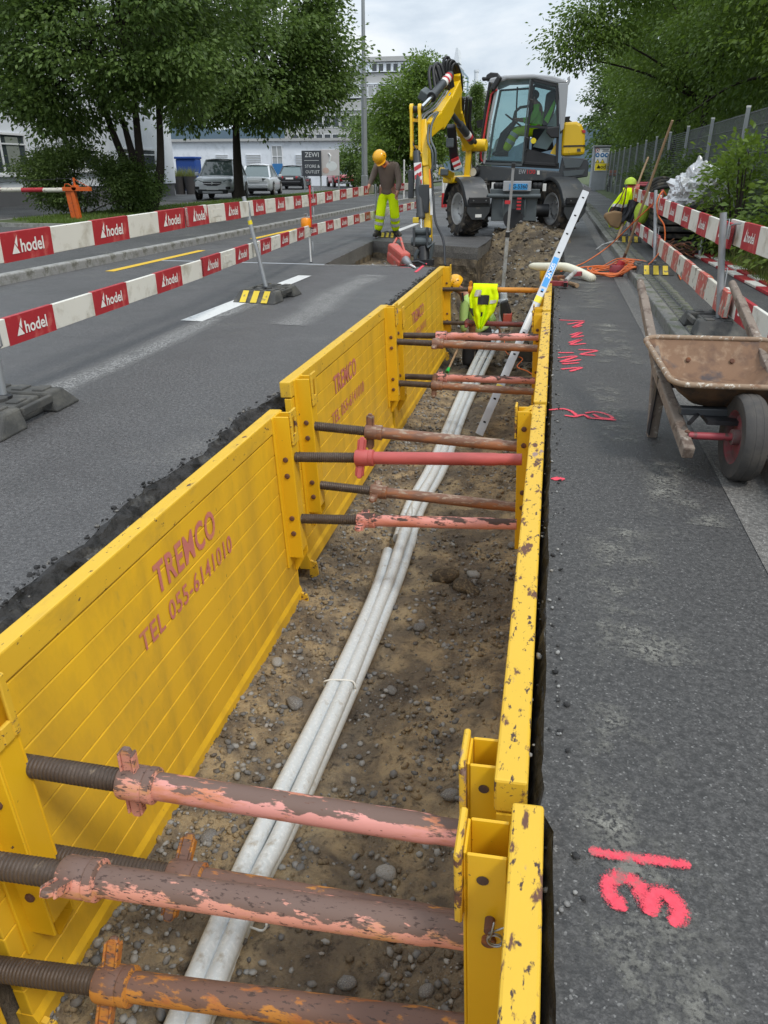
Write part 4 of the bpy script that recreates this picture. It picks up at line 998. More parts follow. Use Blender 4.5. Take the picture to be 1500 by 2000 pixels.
# amber warning lamp at the joint
t = thing('warning_lamp', 'orange warning lamp hanging at the joint of the left boards', 'warning lamp', at(598, 441, y=11.15))
m = MB(); m.lathe([(.070, 0), (.075, .01), (.075, .10), (.06, .125), (.03, .13)], (0, 0, -.02), (0, 0, 1), 16); m.build('lens', M['amber'], t, smooth=40)
m = MB(); m.lathe([(.06, 0), (.06, .03)], (0, 0, -.05), (0, 0, 1), 16); m.build('base', M['tape_white'], t)
m = MB(); m.tube([(-.03, 0, .1), (-.02, 0, .16), (.02, 0, .17), (.03, 0, .1)], .006, 6); m.build('handle', M['galv'], t)
# walkway side
def rb(label, a, b, n, **k): return board(label, a, b, n, **{'h': .185, **k})
rb('upper barrier board far on the right, behind the tool handles', (1.36, 16.3, .90), (1.37, 11.15, .885), 9, first_red=False)
rb('upper barrier board on the right between the two posts', (1.33, 11.3, .865), (1.40, 6.72, .80), 10, first_red=False)
rb('upper barrier board nearest on the right, running out of the picture', (1.44, 6.95, .825), (1.50, 2.3, .83), 10, first_red=False)
rb('lower barrier board far on the right, below the hung jackets', (1.42, 16.0, .38), (1.43, 11.15, .38), 8, first_red=False)
rb('badly worn lower barrier board on the right with flaking paint', (1.40, 11.2, .375), (1.39, 6.35, .32), 11, old=True, th=.034)
rb('lower barrier board nearest on the right, behind the wheelbarrow handle', (1.45, 6.75, .315), (1.46, 2.4, .33), 9, first_red=False)
rb('striped board lying flat on the right pavement, nearer the grass', (2.34, 13.7, .112), (2.50, 8.6, .112), 10, flat=True, logos=False, h=.15, group='boards lying on the pavement')
rb('striped board lying flat on the right pavement, nearer the barrier', (2.17, 13.5, .108), (2.32, 8.6, .108), 10, flat=True, logos=False, h=.12, first_red=False, group='boards lying on the pavement')
bpost('galvanised post on the right with the orange cable hooked over it', (1.36, 10.75, .18), at(1281, 372, y=11.0), .024)
bpost('galvanised post on the right nearest, behind the wheelbarrow tray', (1.39, 6.55, .18), at(1413, 415, y=6.6), .026)
bpost('galvanised post on the right with jackets hung on it', (1.40, 15.1, .18), (1.39, 15.1, 1.0), .024)
rubber_base('yellow and black barrier foot beside the orange cable coil', (1.30, 10.45, .090), R(92), True, .90)
rubber_base('yellow and black barrier foot below the hung jackets', (1.38, 15.1, .090), R(92), True, .85)
rubber_base('dark rubber barrier foot behind the wheelbarrow', (1.40, 6.58, .090), R(92), s=.98)
m = MB()
t = thing('steel_clip', 'bent steel clip holding the nearest right boards', 'clip', (1.40, 6.62, .84)); m = MB(); m.box((-.035, .06, -.005), (.006, .13, .10)); m.tube([(-.03, .0, .05), (-.02, -.10, .065), (.0, -.16, .07)], .007, 6); m.build('clip_plate', M['galv'], t)

# ------------------------------------------------------------------ wheelbarrow
def wheelbarrow():
    o = Vector((.915, 3.41, .001)); t = thing('wheelbarrow', 'old wheelbarrow with rusty tray and wooden shafts, wheel towards the viewer', 'wheelbarrow', o, (0, 0, R(4.4)))
    # local: -y forward (wheel), +y towards the handles
    m = MB(); r = .195
    m.lathe([(r * .62, -.046), (r * .80, -.052), (r * .93, -.050), (r * .985, -.036), (r, -.020), (r * .992, -.018), (r * .992, -.013), (r, -.011), (r, .011), (r * .992, .013), (r * .992, .018), (r, .020), (r * .985, .036), (r * .93, .050), (r * .80, .052), (r * .62, .046)], (0, 0, r), (1, 0, 0), 40, caps=False)
    w = m.build('wheel', M['barrow_tyre'], t, smooth=35)
    m = MB(); m.lathe([(.02, -.05), (.035, -.05), (.035, -.02), (r * .55, -.014), (r * .60, -.04), (r * .645, -.046), (r * .645, .046), (r * .60, .04), (r * .55, .014), (.035, .02), (.035, .05), (.02, .05)], (0, 0, r), (1, 0, 0), 32); m.build('rim', M['hub_red'], w, smooth=30)
    m = MB(); m.cyl((-.235, 0, r), (.235, 0, r), .0165, n=14); m.build('axle', M['red_paint'], t, smooth=40)
    for s in (-1, 1):
        m = MB(); a = Vector((s * .245, -.09, r - .055)); b = Vector((s * .275, .62, .355)); c = Vector((s * .265, 1.26, .605))
        m.bar(a, b, .050, .058); m.bar(b - (b - a).normalized() * .01, c, .046, .052)
        sh = m.build('shaft', M['wood_grey'], t, bevel=.008)
        m = MB(); m.tube([c - (c - b).normalized() * .02, c + (c - b).normalized() * .10, c + (c - b).normalized() * .19], [.024, .024, .020], 10); m.build('grip', M['wood_grey'], sh, smooth=60)
        m = MB(); m.bar((s * .268, .50, .33), (s * .262, .56, .0), .050, .045, up=(0, 1, 0)); m.bar((s * .268, .56, .02), (s * .268, .68, .36), .04, .03, up=(0, 1, 0)); lg = m.build('leg', M['wood_grey'], t, bevel=.005)
        m = MB(); m.bar((s * .292, .49, .34), (s * .285, .545, .02), .006, .05, up=(0, 1, 0)); m.build('leg_plate', M['black'], lg)
        m = MB(); m.tube([(s * .235, .02, r + .05), (s * .12, .22, .27), (s * .10, .30, .285)], .010, 8); m.build('brace', M['black'], t, smooth=60)
        m = MB(); m.lathe([(.012, 0), (.012, .006), (.006, .010)], (s * .255, -.05, r + .03), (0, 0, 1), 8); m.build('bolt', M['rust'], sh)
    # tray: rounded frustum, thin shell with rolled rim
    def ring(hx, y0, y1, z, rad, zf=0.):
        pts = []; cy, hy = (y0 + y1) / 2, (y1 - y0) / 2
        for qx, qy, a0 in ((1, 1, 0), (-1, 1, 90), (-1, -1, 180), (1, -1, 270)):
            for k in range(6):
                a = R(a0 + 18 * k); x = qx * (hx - rad) + rad * math.cos(a); y = cy + qy * (hy - rad) + rad * math.sin(a)
                pts.append(Vector((x, y, z + zf * (y - cy) / hy)))
        return pts
    prof = [(.15, .17, .62, .288, .05, .0), (.20, .13, .67, .296, .07, .0), (.275, .07, .74, .365, .08, .012), (.330, .02, .79, .445, .085, .028)]
    rs = [ring(*p) for p in prof]
    def shell(rs, inner):
        m = MB(); n = len(rs[0])
        m.grid([r + [r[0]] for r in rs]); m.add(rs[0], [tuple(range(n)) if inner else tuple(reversed(range(n)))]); return m
    tr = shell(rs, False).build('tray', M['tray_out'], t, smooth=60)
    ri = [[p * 1.0 + Vector((-p.x * .02, 0, .006)) for p in r] for r in rs]
    shell(ri, True).build('tray_lining', M['tray'], tr, smooth=60)
    m = MB(); top = rs[-1]; pts = [p + Vector((0, 0, .002)) for p in top] + [top[0] + Vector((0, 0, .002))]; m.tube(pts, .0135, 8, caps=False); m.build('rim_bead', M['tray_rim'], tr, smooth=180)
    for x in (-.10, .12):
        m = MB(); m.lathe([(.013, 0), (.011, .005)], (x, .735 - .015, .375), (0, -1, .45), 12); m.build('bolt_head', M['rust'], tr)
    for yy_, zz_ in ((.14, .270), (.60, .275)): m = MB(); m.box((0, yy_, zz_), (.51, .05, .035)); m.build('cross_bar', M['exc_grey'], t, bevel=.005)
    m = MB(); m.box((0, .12, .245), (.30, .16, .02)); m.build('under_plate', M['black'], t)
wheelbarrow()

# ------------------------------------------------------------------ long-handled tools, jackets, cable and clutter on the walkway side
def handle_tool(name, label, cat, foot, top, r0=.019, r1=.016):
    foot, top = Vector(foot), Vector(top); t = thing(name, label, cat, foot); d = top - foot
    m = MB(); k = 10; m.tube([d * (i / k) + Vector((.006 * nz(i, foot.x, .5), 0, 0)) for i in range(k + 1)], [r0 + (r1 - r0) * i / k for i in range(k + 1)], 10); m.build('handle', M['wood'], t, smooth=60); return t, d
t, d = handle_tool('shovel', 'long wooden shovel handle rising highest, leaning over the right barrier', 'shovel', (1.06, 11.95, .03), at(1313, 235, y=11.3))
m = MB(); m.prism([(-.10, -.02), (.10, -.02), (.12, .12), (.08, .24), (0, .28), (-.08, .24), (-.12, .12)], (.02, -.03, .02), (1, .1, 0), (-.1, -.6, .05), .006); m.tube([(0, 0, .0), (.0, -.02, .05), d.normalized() * .16], .022, 10); m.build('blade', M['rust'], t, smooth=30)
t, d = handle_tool('pickaxe', 'pickaxe with shorter wooden handle leaning by the hung jackets', 'pickaxe', (1.13, 14.55, .10), at(1266, 307, y=15.2), .024, .017)
m = MB(); m.tube([(-.36, -.62, -.06), (-.24, -.40, .0), (-.10, -.15, .02), (0, 0, .02), (.10, .16, .0), (.20, .32, -.05)], [.005, .014, .022, .028, .020, .006], 8); m.build('head', M['alu_dirty'], t, smooth=60)
# red lump hammer head / paint pot beside the shovel
t = thing('paint_pot', 'small red pot at the foot of the long shovel', 'pot', at(1203, 540, z=.0)); m = MB(); m.lathe([(.085, 0), (.095, .02), (.095, .13), (.08, .15), (.075, .15), (.075, .13)], (0, 0, 0), (0, 0, 1), 18); m.build('pot_body', M['red_paint'], t, smooth=40); m = MB(); m.lathe([(.05, 0), (.05, .07)], (.03, 0, .13), (.4, 0, 1), 12); m.build('lid', M['tape_red'], t)

def cable(label, pts, r=.0085, k=6):
    P = spline(pts, k); o0 = P[0]; t = thing('extension_cable', label, 'cable', o0, group='orange cables'); m = MB(); m.tube([p - o0 for p in P], r, 6); m.build('cable_run', M['orange_cable'], t, smooth=180); return t
rg = random.Random(8); c = at(1200, 537, z=0.); pts = []
for k in range(120):
    a = k * .42; rx = .36 + .10 * math.sin(k * .37) + rg.uniform(-.03, .03); ry = .27 + .09 * math.cos(k * .23) + rg.uniform(-.03, .03)
    pts.append((c.x + .04 * math.sin(k * .11) + rx * math.cos(a), c.y + .05 * math.cos(k * .17) + ry * math.sin(a) * 1.4, .014 + .055 * abs(math.sin(k * .31)) + (.09 if .95 < c.x + rx * math.cos(a) else 0)))
cable('tangled coil of orange cable on the walkway by the yellow striped foot', pts, .0085, 4)
cable('orange cable running from the coil up over the post and down again', [(1.15, 10.3, .13), (1.30, 10.5, .22), (1.44, 10.75, .40), (1.42, 10.8, .62), (1.33, 10.85, .75), (1.30, 10.9, .92), (1.36, 10.96, 1.03), (1.42, 11.05, .98)], .009)
cable('orange cable stretched from the post down to the walkway edge', [at(1290, 385, y=10.95), at(1240, 432, y=11.6), at(1190, 480, y=12.2), at(1150, 508, y=12.0), at(1125, 520, z=.01), at(1095, 530, z=.01)], .009)
cable('orange cable lying on the right pavement behind the worn board', [(1.55, 9.7, .10), (1.62, 10.4, .10), (1.75, 10.9, .10), (1.9, 10.8, .10), (1.95, 10.0, .10), (1.83, 9.2, .10), (1.78, 8.4, .10), (1.70, 7.6, .10)], .009)

def cloth(name, label, cat, grid_pts, mat, group=None, thick=.012, seed=0, extra=()):
    """grid of control points -> folded sheet with thickness"""
    rows = []; n = len(grid_pts[0])
    rowsA = [spline(r, 4) for r in grid_pts]; cols = list(zip(*rowsA)); cols = [spline(list(c), 4) for c in cols]
    o0 = Vector(grid_pts[0][0]); t = thing(name, label, cat, o0, group=group); m = MB()
    rows = [[p - o0 + Vector((.03 * nz(p.x * 9 + seed, p.z * 9, 1), .05 * noise.noise(Vector((p.x * 13, p.y * 5, p.z * 5)) + Vector((seed, 0, 0))), .012 * noise.noise(p * 14))) for p in c] for c in cols]
    m.grid(rows); o = m.build('fabric', mat, t, smooth=180); s = o.modifiers.new('solid', 'SOLIDIFY'); s.thickness = thick
    return t, [list(r) for r in zip(*rows)]
def patch(parent, name, rows, i0, i1, j0, j1, mat, off):
    m = MB(); m.grid([[rows[i][j] + Vector(off) for j in range(j0, j1 + 1)] for i in range(i0, i1 + 1)]); m.build(name, mat, parent, smooth=180)
M['lime'] = pbr('faded_lime', (.46, .62, .06), .75, var=.15, vs=8, layers=(((.30, .34, .08), 9, .60, .1),), bump=.4, bs=20)
# jacket over the far orange strut
P = lambda px, py, y: at(px, py, y=y)
def drape(name, label, cat, top, h, prof, mat, seed, fold=.035, patches=(), back=.0, group=None):
    """sheet hanging from top; prof: (depth share, half width, sideways shift)"""
    top = Vector(top); t = thing(name, label, cat, top, group=group); nu, nv = 26, 26; rows = []
    def pr(v, k):
        for i in range(len(prof) - 1):
            if v <= prof[i + 1][0]: f = (v - prof[i][0]) / (prof[i + 1][0] - prof[i][0]); return prof[i][k] + (prof[i + 1][k] - prof[i][k]) * f
        return prof[-1][k]
    for j in range(nv + 1):
        v = j / nv; r = []
        for i in range(nu + 1):
            u = i / nu * 2 - 1; w = pr(v, 1) * (1 + .10 * nz(v * 4, seed, 1.3)); x = u * w + pr(v, 2)
            y = -.05 - fold * (.3 + v) * (math.sin(u * 6 + seed + v * 2.2) + .6 * math.sin(u * 13 - v * 5 + seed * 2)) - .035 * (1 - u * u) * math.sin(v * 3.14) - fold * .9 * abs(noise.noise(Vector((u * 2.5 + seed, v * 4, 3))))
            r.append(Vector((x, y, -h * v * (1 - .06 * u * u) + .02 * math.sin(u * 5 + seed) * v)))
        rows.append(r)
    fr = [[Vector((p.x, .10, p.z - h * back)) for p in rows[0]], [Vector((p.x, .085, p.z - .04)) for p in rows[0]], [Vector((p.x, .04, p.z + .045)) for p in rows[0]], [Vector((p.x, -.02, p.z + .045)) for p in rows[0]]] if back else []
    m = MB(); m.grid(fr + rows); o = m.build('fabric', mat, t, smooth=180); sm_ = o.modifiers.new('solid', 'SOLIDIFY'); sm_.thickness = .008
    for nm, v0, v1, u0, u1, mt in patches:
        q = MB(); q.grid([[rows[j][i] + Vector((0, -.022, 0)) for i in range(int((u0 + 1) / 2 * nu), int((u1 + 1) / 2 * nu) + 1)] for j in range(int(v0 * nv), int(v1 * nv) + 1)]); q.build(nm, M[mt], t, smooth=180)
    return t
drape('work_jacket', 'bright yellow work jacket draped over the far orange strut', 'jacket', P(948, 562, 10.74), .56, [(0, .165, .0), (.25, .20, -.01), (.55, .17, -.02), (.75, .12, -.03), (1, .03, -.045)], M['hivis'], 2, .03,
      (('reflective_strip', .06, .20, -.62, -.18, 'reflex'), ('dark_panel', .18, .42, -.35, .42, 'dark_cloth'), ('reflective_strip', .30, .38, .5, .95, 'reflex'), ('pocket_slit', .60, .70, -.05, .12, 'dark_cloth'), ('dark_panel', .52, .72, -.98, -.72, 'dark_cloth')), .35)
# clothes hung on the right barrier
drape('work_jacket', 'yellow and dark work jacket hung on the far right barrier', 'jacket', P(1219, 373, 14.85), .62, [(0, .07, .05), (.2, .13, .02), (.5, .17, -.05), (.8, .17, -.06), (1, .13, -.06)], M['hivis'], 4, .03,
      (('reflective_strip', .36, .46, -1, .6, 'reflex'), ('dark_panel', .46, .78, -1, .9, 'dark_cloth'), ('reflective_strip', .80, .86, -1, .2, 'reflex')), .2)
drape('work_vest', 'faded orange red vest hung beside the yellow jacket', 'vest', P(1237, 366, 14.9), .34, [(0, .10, 0), (.4, .13, .02), (1, .12, .03)], M['tool_red'], 6, .025, (), .2)
drape('dark_trousers', 'dark trousers hanging between the jackets on the right barrier', 'trousers', P(1239, 390, 14.7), .36, [(0, .10, 0), (.5, .10, -.03), (1, .12, -.10)], M['dark_cloth'], 8, .03)
t = thing('yellow_bag', 'bright yellow rounded bag hanging on the right barrier', 'bag', P(1253, 416, 14.6)); m = MB(); m.ball((0, 0, 0), (.13, .10, .20), 14, 10); m.build('bag_body', M['lime'], t, smooth=180); m = MB(); m.tube([(-.08, 0, .16), (-.04, 0, .34), (.03, 0, .33), (.07, 0, .17)], .015, 6); m.build('strap', M['dark_cloth'], t)
t = thing('tool_bag', 'brown canvas tool bag slung below the jacket', 'bag', P(1200, 428, 14.7)); m = MB()
m.prism([(-.17, .10), (-.02, .14), (.12, .12), (.14, -.05), (.08, -.16), (-.06, -.12), (-.20, .04)], (0, 0, 0), (1, 0, 0), (0, 0, 1), .12); m.build('bag_body', M['brown_canvas'], t, bevel=.03); m = MB(); m.tube([(-.10, 0, .10), (.05, 0, .30), (.12, 0, .52)], .012, 6); m.tube([(.10, 0, .10), (.14, .02, .34), (.14, 0, .52)], .014, 6); m.build('strap', M['rust'], t, smooth=180)
t = thing('site_helmet', 'pale yellow helmet on top of the hung vest', 'helmet', P(1231, 360, 14.95)); m = MB(); m.lathe([(.105, 0), (.10, .035), (.088, .075), (.05, .105), (.01, .118)], (0, 0, 0), (0, 0, 1), 16); m.build('shell', M['lime'], t, smooth=60); m = MB(); m.prism([(-.10, -.08), (.10, -.08), (.08, -.14), (-.08, -.14)], (0, 0, .01), (1, 0, 0), (0, 1, 0), .012); m.build('brim', M['lime'], t)
# machine, mats and tarp behind the barrier
t = thing('plate_compactor', 'red frame of a compactor parked behind the jackets', 'compactor', (1.75, 16.3, .09)); m = MB()
m.box((0, 0, .08), (.5, .8, .10)); m.build('base_plate', M['exc_grey'], t, bevel=.02); m = MB(); m.box((0, .1, .32), (.42, .45, .32)); m.build('engine', M['black'], t, bevel=.03)
m = MB(); m.tube([(-.24, -.3, .45), (-.24, -.2, .85), (-.22, .3, .95), (.22, .3, .95), (.24, -.2, .85), (.24, -.3, .45)], .03, 8); m.tube([(-.24, -.25, .62), (.24, -.25, .62)], .03, 8); m.tube([(-.23, .1, .92), (.23, .1, .92)], .025, 8); m.build('roll_frame', M['red_paint'], t, smooth=60)
t = thing('rubber_mat_stack', 'stack of dark rubber mats and pallets behind the right barrier', 'stack', (2.05, 13.6, .09)); 
for k in range(7):
    m = MB(); m.box((.03 * nz(k, 2, .9), .05 * nz(k, 1, .9), .07 + .10 * k), (.85, 1.9 - .1 * (k % 3), .075), (0, 0, .08 * nz(k, 5, .9))); m.build('mat', M['black_rubber'], t, bevel=.012)
t = thing('hose_bundle', 'bent black rubber hoses lying over the mat stack', 'hose', (2.0, 15.3, .75)); m = MB()
for k in range(4): m.tube(spline([(-.5, -.6, .0), (-.35, -.2, .18 + .05 * k), (.0, .1 * k, .26 + .04 * k), (.35, .3, .16), (.5, .6, .0)], 6), .035, 8)
m.build('hose', M['black_rubber'], t, smooth=180)
def tarp():
    c = Vector((2.15, 13.2, .80)); t = thing('tarpaulin', 'crumpled silver tarpaulin heaped on the dark mat stack', 'tarpaulin', c)
    bm = bmesh.new(); bmesh.ops.create_icosphere(bm, subdivisions=5, radius=1)
    for v in bm.verts:
        n = v.co.normalized(); f = 1 + .28 * noise.noise(n * 2.1) + .30 * abs(noise.noise(n * 4.3 + Vector((3, 1, 2)))) - .26 * abs(noise.noise(n * 8 + Vector((1, 7, 2)))) - .12 * abs(noise.noise(n * 17 + Vector((4, 2, 2))))
        v.co = Vector((n.x * .40 * f, n.y * .5 * f, max(n.z, -.25) * .44 * f + .12))
    me = bpy.data.meshes.new('sheet'); bm.to_mesh(me); bm.free(); me.materials.append(M['tarp']); link('sheet', me, t)
    m = MB(); m.tube([(.3, -.2, .3), (.45, -.3, .12), (.55, -.45, -.2)], .012, 6); m.build('cord', M['tarp'], t)
tarp()
t = thing('steel_scrap', 'tangle of rusty wire and brackets on the right pavement', 'scrap', (1.80, 12.05, .10)); m = MB()
for k in range(9):
    rr = random.Random(k); c = Vector((rr.uniform(-.2, .25), rr.uniform(-.35, .35), .05 + .02 * k)); m.tube([c + Vector((rr.uniform(.08, .15) * math.cos(a), rr.uniform(.10, .2) * math.sin(a), .04 * math.sin(a * 2 + k))) for a in [j * .7 for j in range(9)]], .012, 5)
m.build('wire', M['rust'], t, smooth=180)
for i, (x, y) in enumerate(((2.12, 12.7), (2.22, 12.55))):
    o = bpost(('grey steel leg propping the mats, left of two', 'grey steel leg propping the mats, right of two')[i], (x, y, .1), (x + .06, y + .35, .62), .026); o['category'] = 'prop'

# cream plastic roll, red bracket with mallet at the trench corner
pts = [at(1034, 519, y=10.9), at(1060, 521, y=10.7), at(1100, 521, y=10.5), at(1128, 530, y=10.3), at(1158, 545, y=10.05)]
t = thing('plastic_roll', 'cream plastic film roll lying across the trench corner by the ladder', 'plastic roll', pts[-1]); m = MB(); m.tube([p - pts[-1] for p in spline(pts, 6)], [.015, .03, .042, .046, .05] + [.052] * 8 + [.055] * 8 + [.055] * 3 + [.05], 12); m.build('film', M['foam'], t, smooth=180)
c = at(1095, 562, z=.0)
t = thing('red_bracket', 'red steel bracket with pale tube lying at the walkway edge', 'bracket', c); m = MB(); m.bar((-.20, .0, .05), (.06, -.02, .05), .055, .055); m.bar((.05, -.10, .05), (.05, .04, .05), .055, .055); m.bar((.12, .30, .12), (.24, .34, .13), .05, .05); m.build('red_tube', M['red_paint'], t, bevel=.004); m = MB(); m.cyl((.05, .0, .08), (.16, .32, .15), .026, n=12); m.build('pale_tube', M['alu_dirty'], t, smooth=40); m = MB(); m.box((.05, -.101, .05), (.045, .004, .045)); m.build('tube_end', M['hole'], t)
t = thing('mallet', 'wooden handled mallet under the red bracket', 'mallet', c + Vector((.10, .05, 0))); m = MB(); m.tube([(-.10, .40, .03), (.02, .12, .03), (.09, -.05, .03)], [.018, .022, .026], 8); m.build('handle', M['wood'], t, smooth=60); m = MB(); m.box((-.14, .45, .04), (.16, .09, .08), (0, 0, .4)); m.build('head', M['rust'], t, bevel=.01)

# red breaker hammer lying at the road edge
def breaker():
    c = at(783, 512, y=11.55); t = thing('breaker_hammer', 'red electric breaker hammer lying with its chisel at the edge of the hole', 'breaker hammer', (c.x, c.y, 0))
    a = at(768, 495, y=12.0) - Vector((c.x, c.y, 0)); b = at(792, 512, y=11.5) - Vector((c.x, c.y, 0)); e = at(812, 530, y=10.85) - Vector((c.x, c.y, 0)); d = (b - a).normalized()
    e.z = .02
    m = MB(); m.bar(a - d * .05 + Vector((0, 0, .05)), b + Vector((0, 0, .03)), .17, .20); m.build('housing', M['tool_red'], t, bevel=.035)
    m = MB(); m.bar(a + Vector((-.05, .0, -.04)), b + Vector((-.06, .0, -.06)), .12, .16); m.build('motor', M['tool_red'], t, bevel=.03)
    m = MB(); m.tube([b + Vector((0, 0, .03)), b + (e - b) * .25, b + (e - b) * .38, b + (e - b) * .5], [.065, .055, .040, .036], 12); m.build('tool_holder', M['steel'], t, smooth=40)
    m = MB(); m.tube([b + (e - b) * .42, b + (e - b) * .85, e], [.016, .016, .004], 8); m.build('chisel', M['tape_white'], t, smooth=60)
    m = MB(); m.tube([b + (e - b) * .3 + Vector((.0, 0, .02)), b + (e - b) * .36 + Vector((.12, .1, .03)), b + (e - b) * .5 + Vector((.2, .1, .0))], .018, 8); m.build('side_handle', M['black'], t, smooth=60)
    m = MB(); m.tube([a + Vector((-.02, .0, .10)), a + Vector((.04, .10, .22)), a + Vector((.10, .08, .22)), b + Vector((-.02, .05, .12))], .02, 8); m.build('rear_handle', M['tool_red'], t, smooth=60)
breaker()
# things near the worker in the trench: broom, grey case, red tool, red cable
t = thing('broom', 'broom handle with green end leaning in the trench left of the worker', 'broom', at(873, 727, z=-1.30)); d = at(897, 675, y=11.0) - t.location
m = MB(); m.cyl((0, 0, 0), d, .016, n=10); m.build('handle', M['wood'], t, smooth=60); m = MB(); m.cyl((0, 0, -.0), d * .14, .028, .022, n=10); m.build('green_end', pbr('green_plastic', (.03, .45, .08), .5), t)
t = thing('tool_case', 'dark grey case on the trench floor behind the ladder', 'case', at(1018, 703, z=-1.28)); m = MB(); m.prism([(-.16, 0), (.16, 0), (.13, .22), (-.10, .22)], (0, 0, 0), (1, 0, 0), (0, 0, 1), .25); m.build('case_body', M['exc_grey'], t, bevel=.02); m = MB(); m.tube([(-.08, -.1, .22), (-.05, -.1, .29), (.08, -.1, .29), (.10, -.1, .22)], .012, 6); m.build('handle', M['black'], t)
t = thing('cordless_tool', 'red and black power tool held low beside the worker', 'power tool', at(985, 612, y=11.3)); m = MB(); m.prism([(-.07, .16), (.03, .20), (.10, .02), (.12, -.12), (-.02, -.14), (-.06, .0)], (0, 0, 0), (1, 0, 0), (0, 0, 1), .12); m.build('tool_body', M['black'], t, bevel=.02); m = MB(); m.box((.05, -.005, -.06), (.13, .125, .14)); m.build('battery', M['tool_red'], t, bevel=.015)
cable('thin red cable looped on the trench floor by the case', [at(985, 665, z=-1.25), at(990, 690, z=-1.25), at(1020, 700, z=-1.2), at(1010, 716, z=-1.22), at(1030, 725, z=-1.22), at(1045, 735, z=-1.2)], .008)
t = thing('upright_pipe', 'short grey pipe standing at the end of the conduits', 'pipe', at(985, 640, y=12.3)); d = at(984, 572, y=12.3) - t.location; m = MB(); m.tube([(0, 0, 0), d * .5, d], .055, 14); m.build('pipe_body', M['pipe'], t, smooth=60); m = MB(); m.lathe([(.06, 0), (.066, .01), (.066, .12), (.06, .13)], d * .6, d, 14); m.build('socket', M['pipe'], t, smooth=40)
# ------------------------------------------------------------------ wheeled excavator
EX = thing('wheeled_excavator', 'yellow and grey wheeled excavator with its arm reaching into the dug hole', 'excavator', (-.85, 18.4, 0))
def eb(m, name, mat, parent=None, **k): return m.build(name, M[mat] if isinstance(mat, str) else mat, parent or EX, world=True, **k)
def xz(px, py, y): p = at(px, py, y=y); return (p.x, p.z)
def side(m, pxs, y0, y1, yref=None):
    """polygon given by its pixels on the near side, extruded from y0 to y1"""
    poly = [xz(px, py, yref or y0) for px, py in pxs]
    m.prism(poly, (0, (y0 + y1) / 2, 0), (1, 0, 0), (0, 0, 1), abs(y1 - y0)); return m
def wheel(c, ang, left_face=True):
    n = Vector((-math.cos(ang), -math.sin(ang), 0)); c = Vector(c); r = .535; hw = .225
    m = MB(); m.lathe([(r * .56, -hw * .78), (r * .62, -hw * .86), (r * .80, -hw), (r * .90, -hw * .96), (r * .945, -hw * .80), (r * .955, 0), (r * .945, hw * .80), (r * .90, hw * .96), (r * .80, hw), (r * .62, hw * .86), (r * .56, hw * .78)], c, n, 36, caps=False)
    tw = eb(m, 'wheel', 'tyre', smooth=35)
    m = MB(); u, v, a = frame_of(n); N = 18
    for k in range(N):
        for s in (-1, 1):
            th = 2 * math.pi * (k + (.5 if s > 0 else 0)) / N; e = u * math.cos(th) + v * math.sin(th); e2 = u * math.cos(th + .30) + v * math.sin(th + .30)
            m.bar(c + e * r * .955 + n * (s * hw * .02), c + e2 * r * .945 + n * (s * hw * .98), .052, .052, up=e)
    eb(m, 'tread_lugs', 'tyre', tw)
    m = MB(); m.lathe([(.07, hw * .35), (.11, hw * .45), (.20, hw * .30), (r * .40, hw * .25), (r * .50, hw * .55), (r * .52, hw * .80), (r * .585, hw * .86), (r * .60, hw * .80), (r * .60, -hw * .80), (r * .585, -hw * .86), (r * .52, -hw * .8), (r * .48, -hw * .1), (.10, -hw * .05)], c, n, 32); eb(m, 'rim', 'rim', tw, smooth=30)
    m = MB()
    for k in range(8):
        th = 2 * math.pi * k / 8; e = u * math.cos(th) + v * math.sin(th); m.cyl(c + e * .14 + n * hw * .36, c + e * .14 + n * hw * .52, .018, n=6)
    eb(m, 'wheel_nuts', 'steel', tw)
    return n
def fender(c, ang, flap=True):
    n = Vector((-math.cos(ang), -math.sin(ang), 0)); f = Vector((n.y * -1, n.x, 0)) * -1; c = Vector(c); r0 = .60; m = MB(); rows = []
    f = Vector((-n.y, n.x, 0)); f = f if f.y < 0 else -f
    for k in range(19):
        th = R(6 + 9.3 * k); rr = r0 + (.03 if k < 2 else 0); e = f * math.cos(th) + Vector((0, 0, 1)) * math.sin(th)
        rows.append([c + e * rr + n * w for w in (-.27, -.25, -.1, 0, .1, .25, .27)]); rows[-1][0] -= e * .05; rows[-1][-1] -= e * .05
    m.grid(rows); o = eb(m, 'fender', 'exc_grey', smooth=50); s = o.modifiers.new('solid', 'SOLIDIFY'); s.thickness = .02
    if flap:
        m = MB(); b = c + f * (r0 + .02) + Vector((0, 0, .06))
        m.prism([(-.25, .02), (.25, .02), (.25, -.10), (.14, -.24), (-.14, -.24), (-.25, -.10)], b + Vector((0, 0, 0)), n, Vector((0, 0, 1)), .03); eb(m, 'mud_flap', 'exc_grey', o)
        m = MB(); m.prism([(-.23, .12), (.23, .12), (.23, .0), (-.23, .0)], b + f * .03 + Vector((0, 0, .06)), n, Vector((0, 0, 1)), .05); eb(m, 'flap_bracket', 'black', o, bevel=.01)
        m = MB(); m.prism([(-.07, -.14), (.07, -.14), (.07, -.20), (-.07, -.20)], b + f * .02, n, Vector((0, 0, 1)), .012); eb(m, 'white_plate', 'tape_white', o)
        for w in (-.14, .14):
            m = MB(); m.lathe([(.014, 0), (.012, .012)], b + f * .05 + n * w + Vector((0, 0, .12)), f, 8); eb(m, 'bolt', 'steel', o)
ST = R(31)
cL, cR = (-1.83, 16.98, .535), (.10, 17.32, .535)
wheel(cL, ST); wheel(cR, ST); wheel((-1.80, 19.75, .535), 0); wheel((.12, 19.8, .535), 0)
fender(cL, ST); fender(cR, ST)
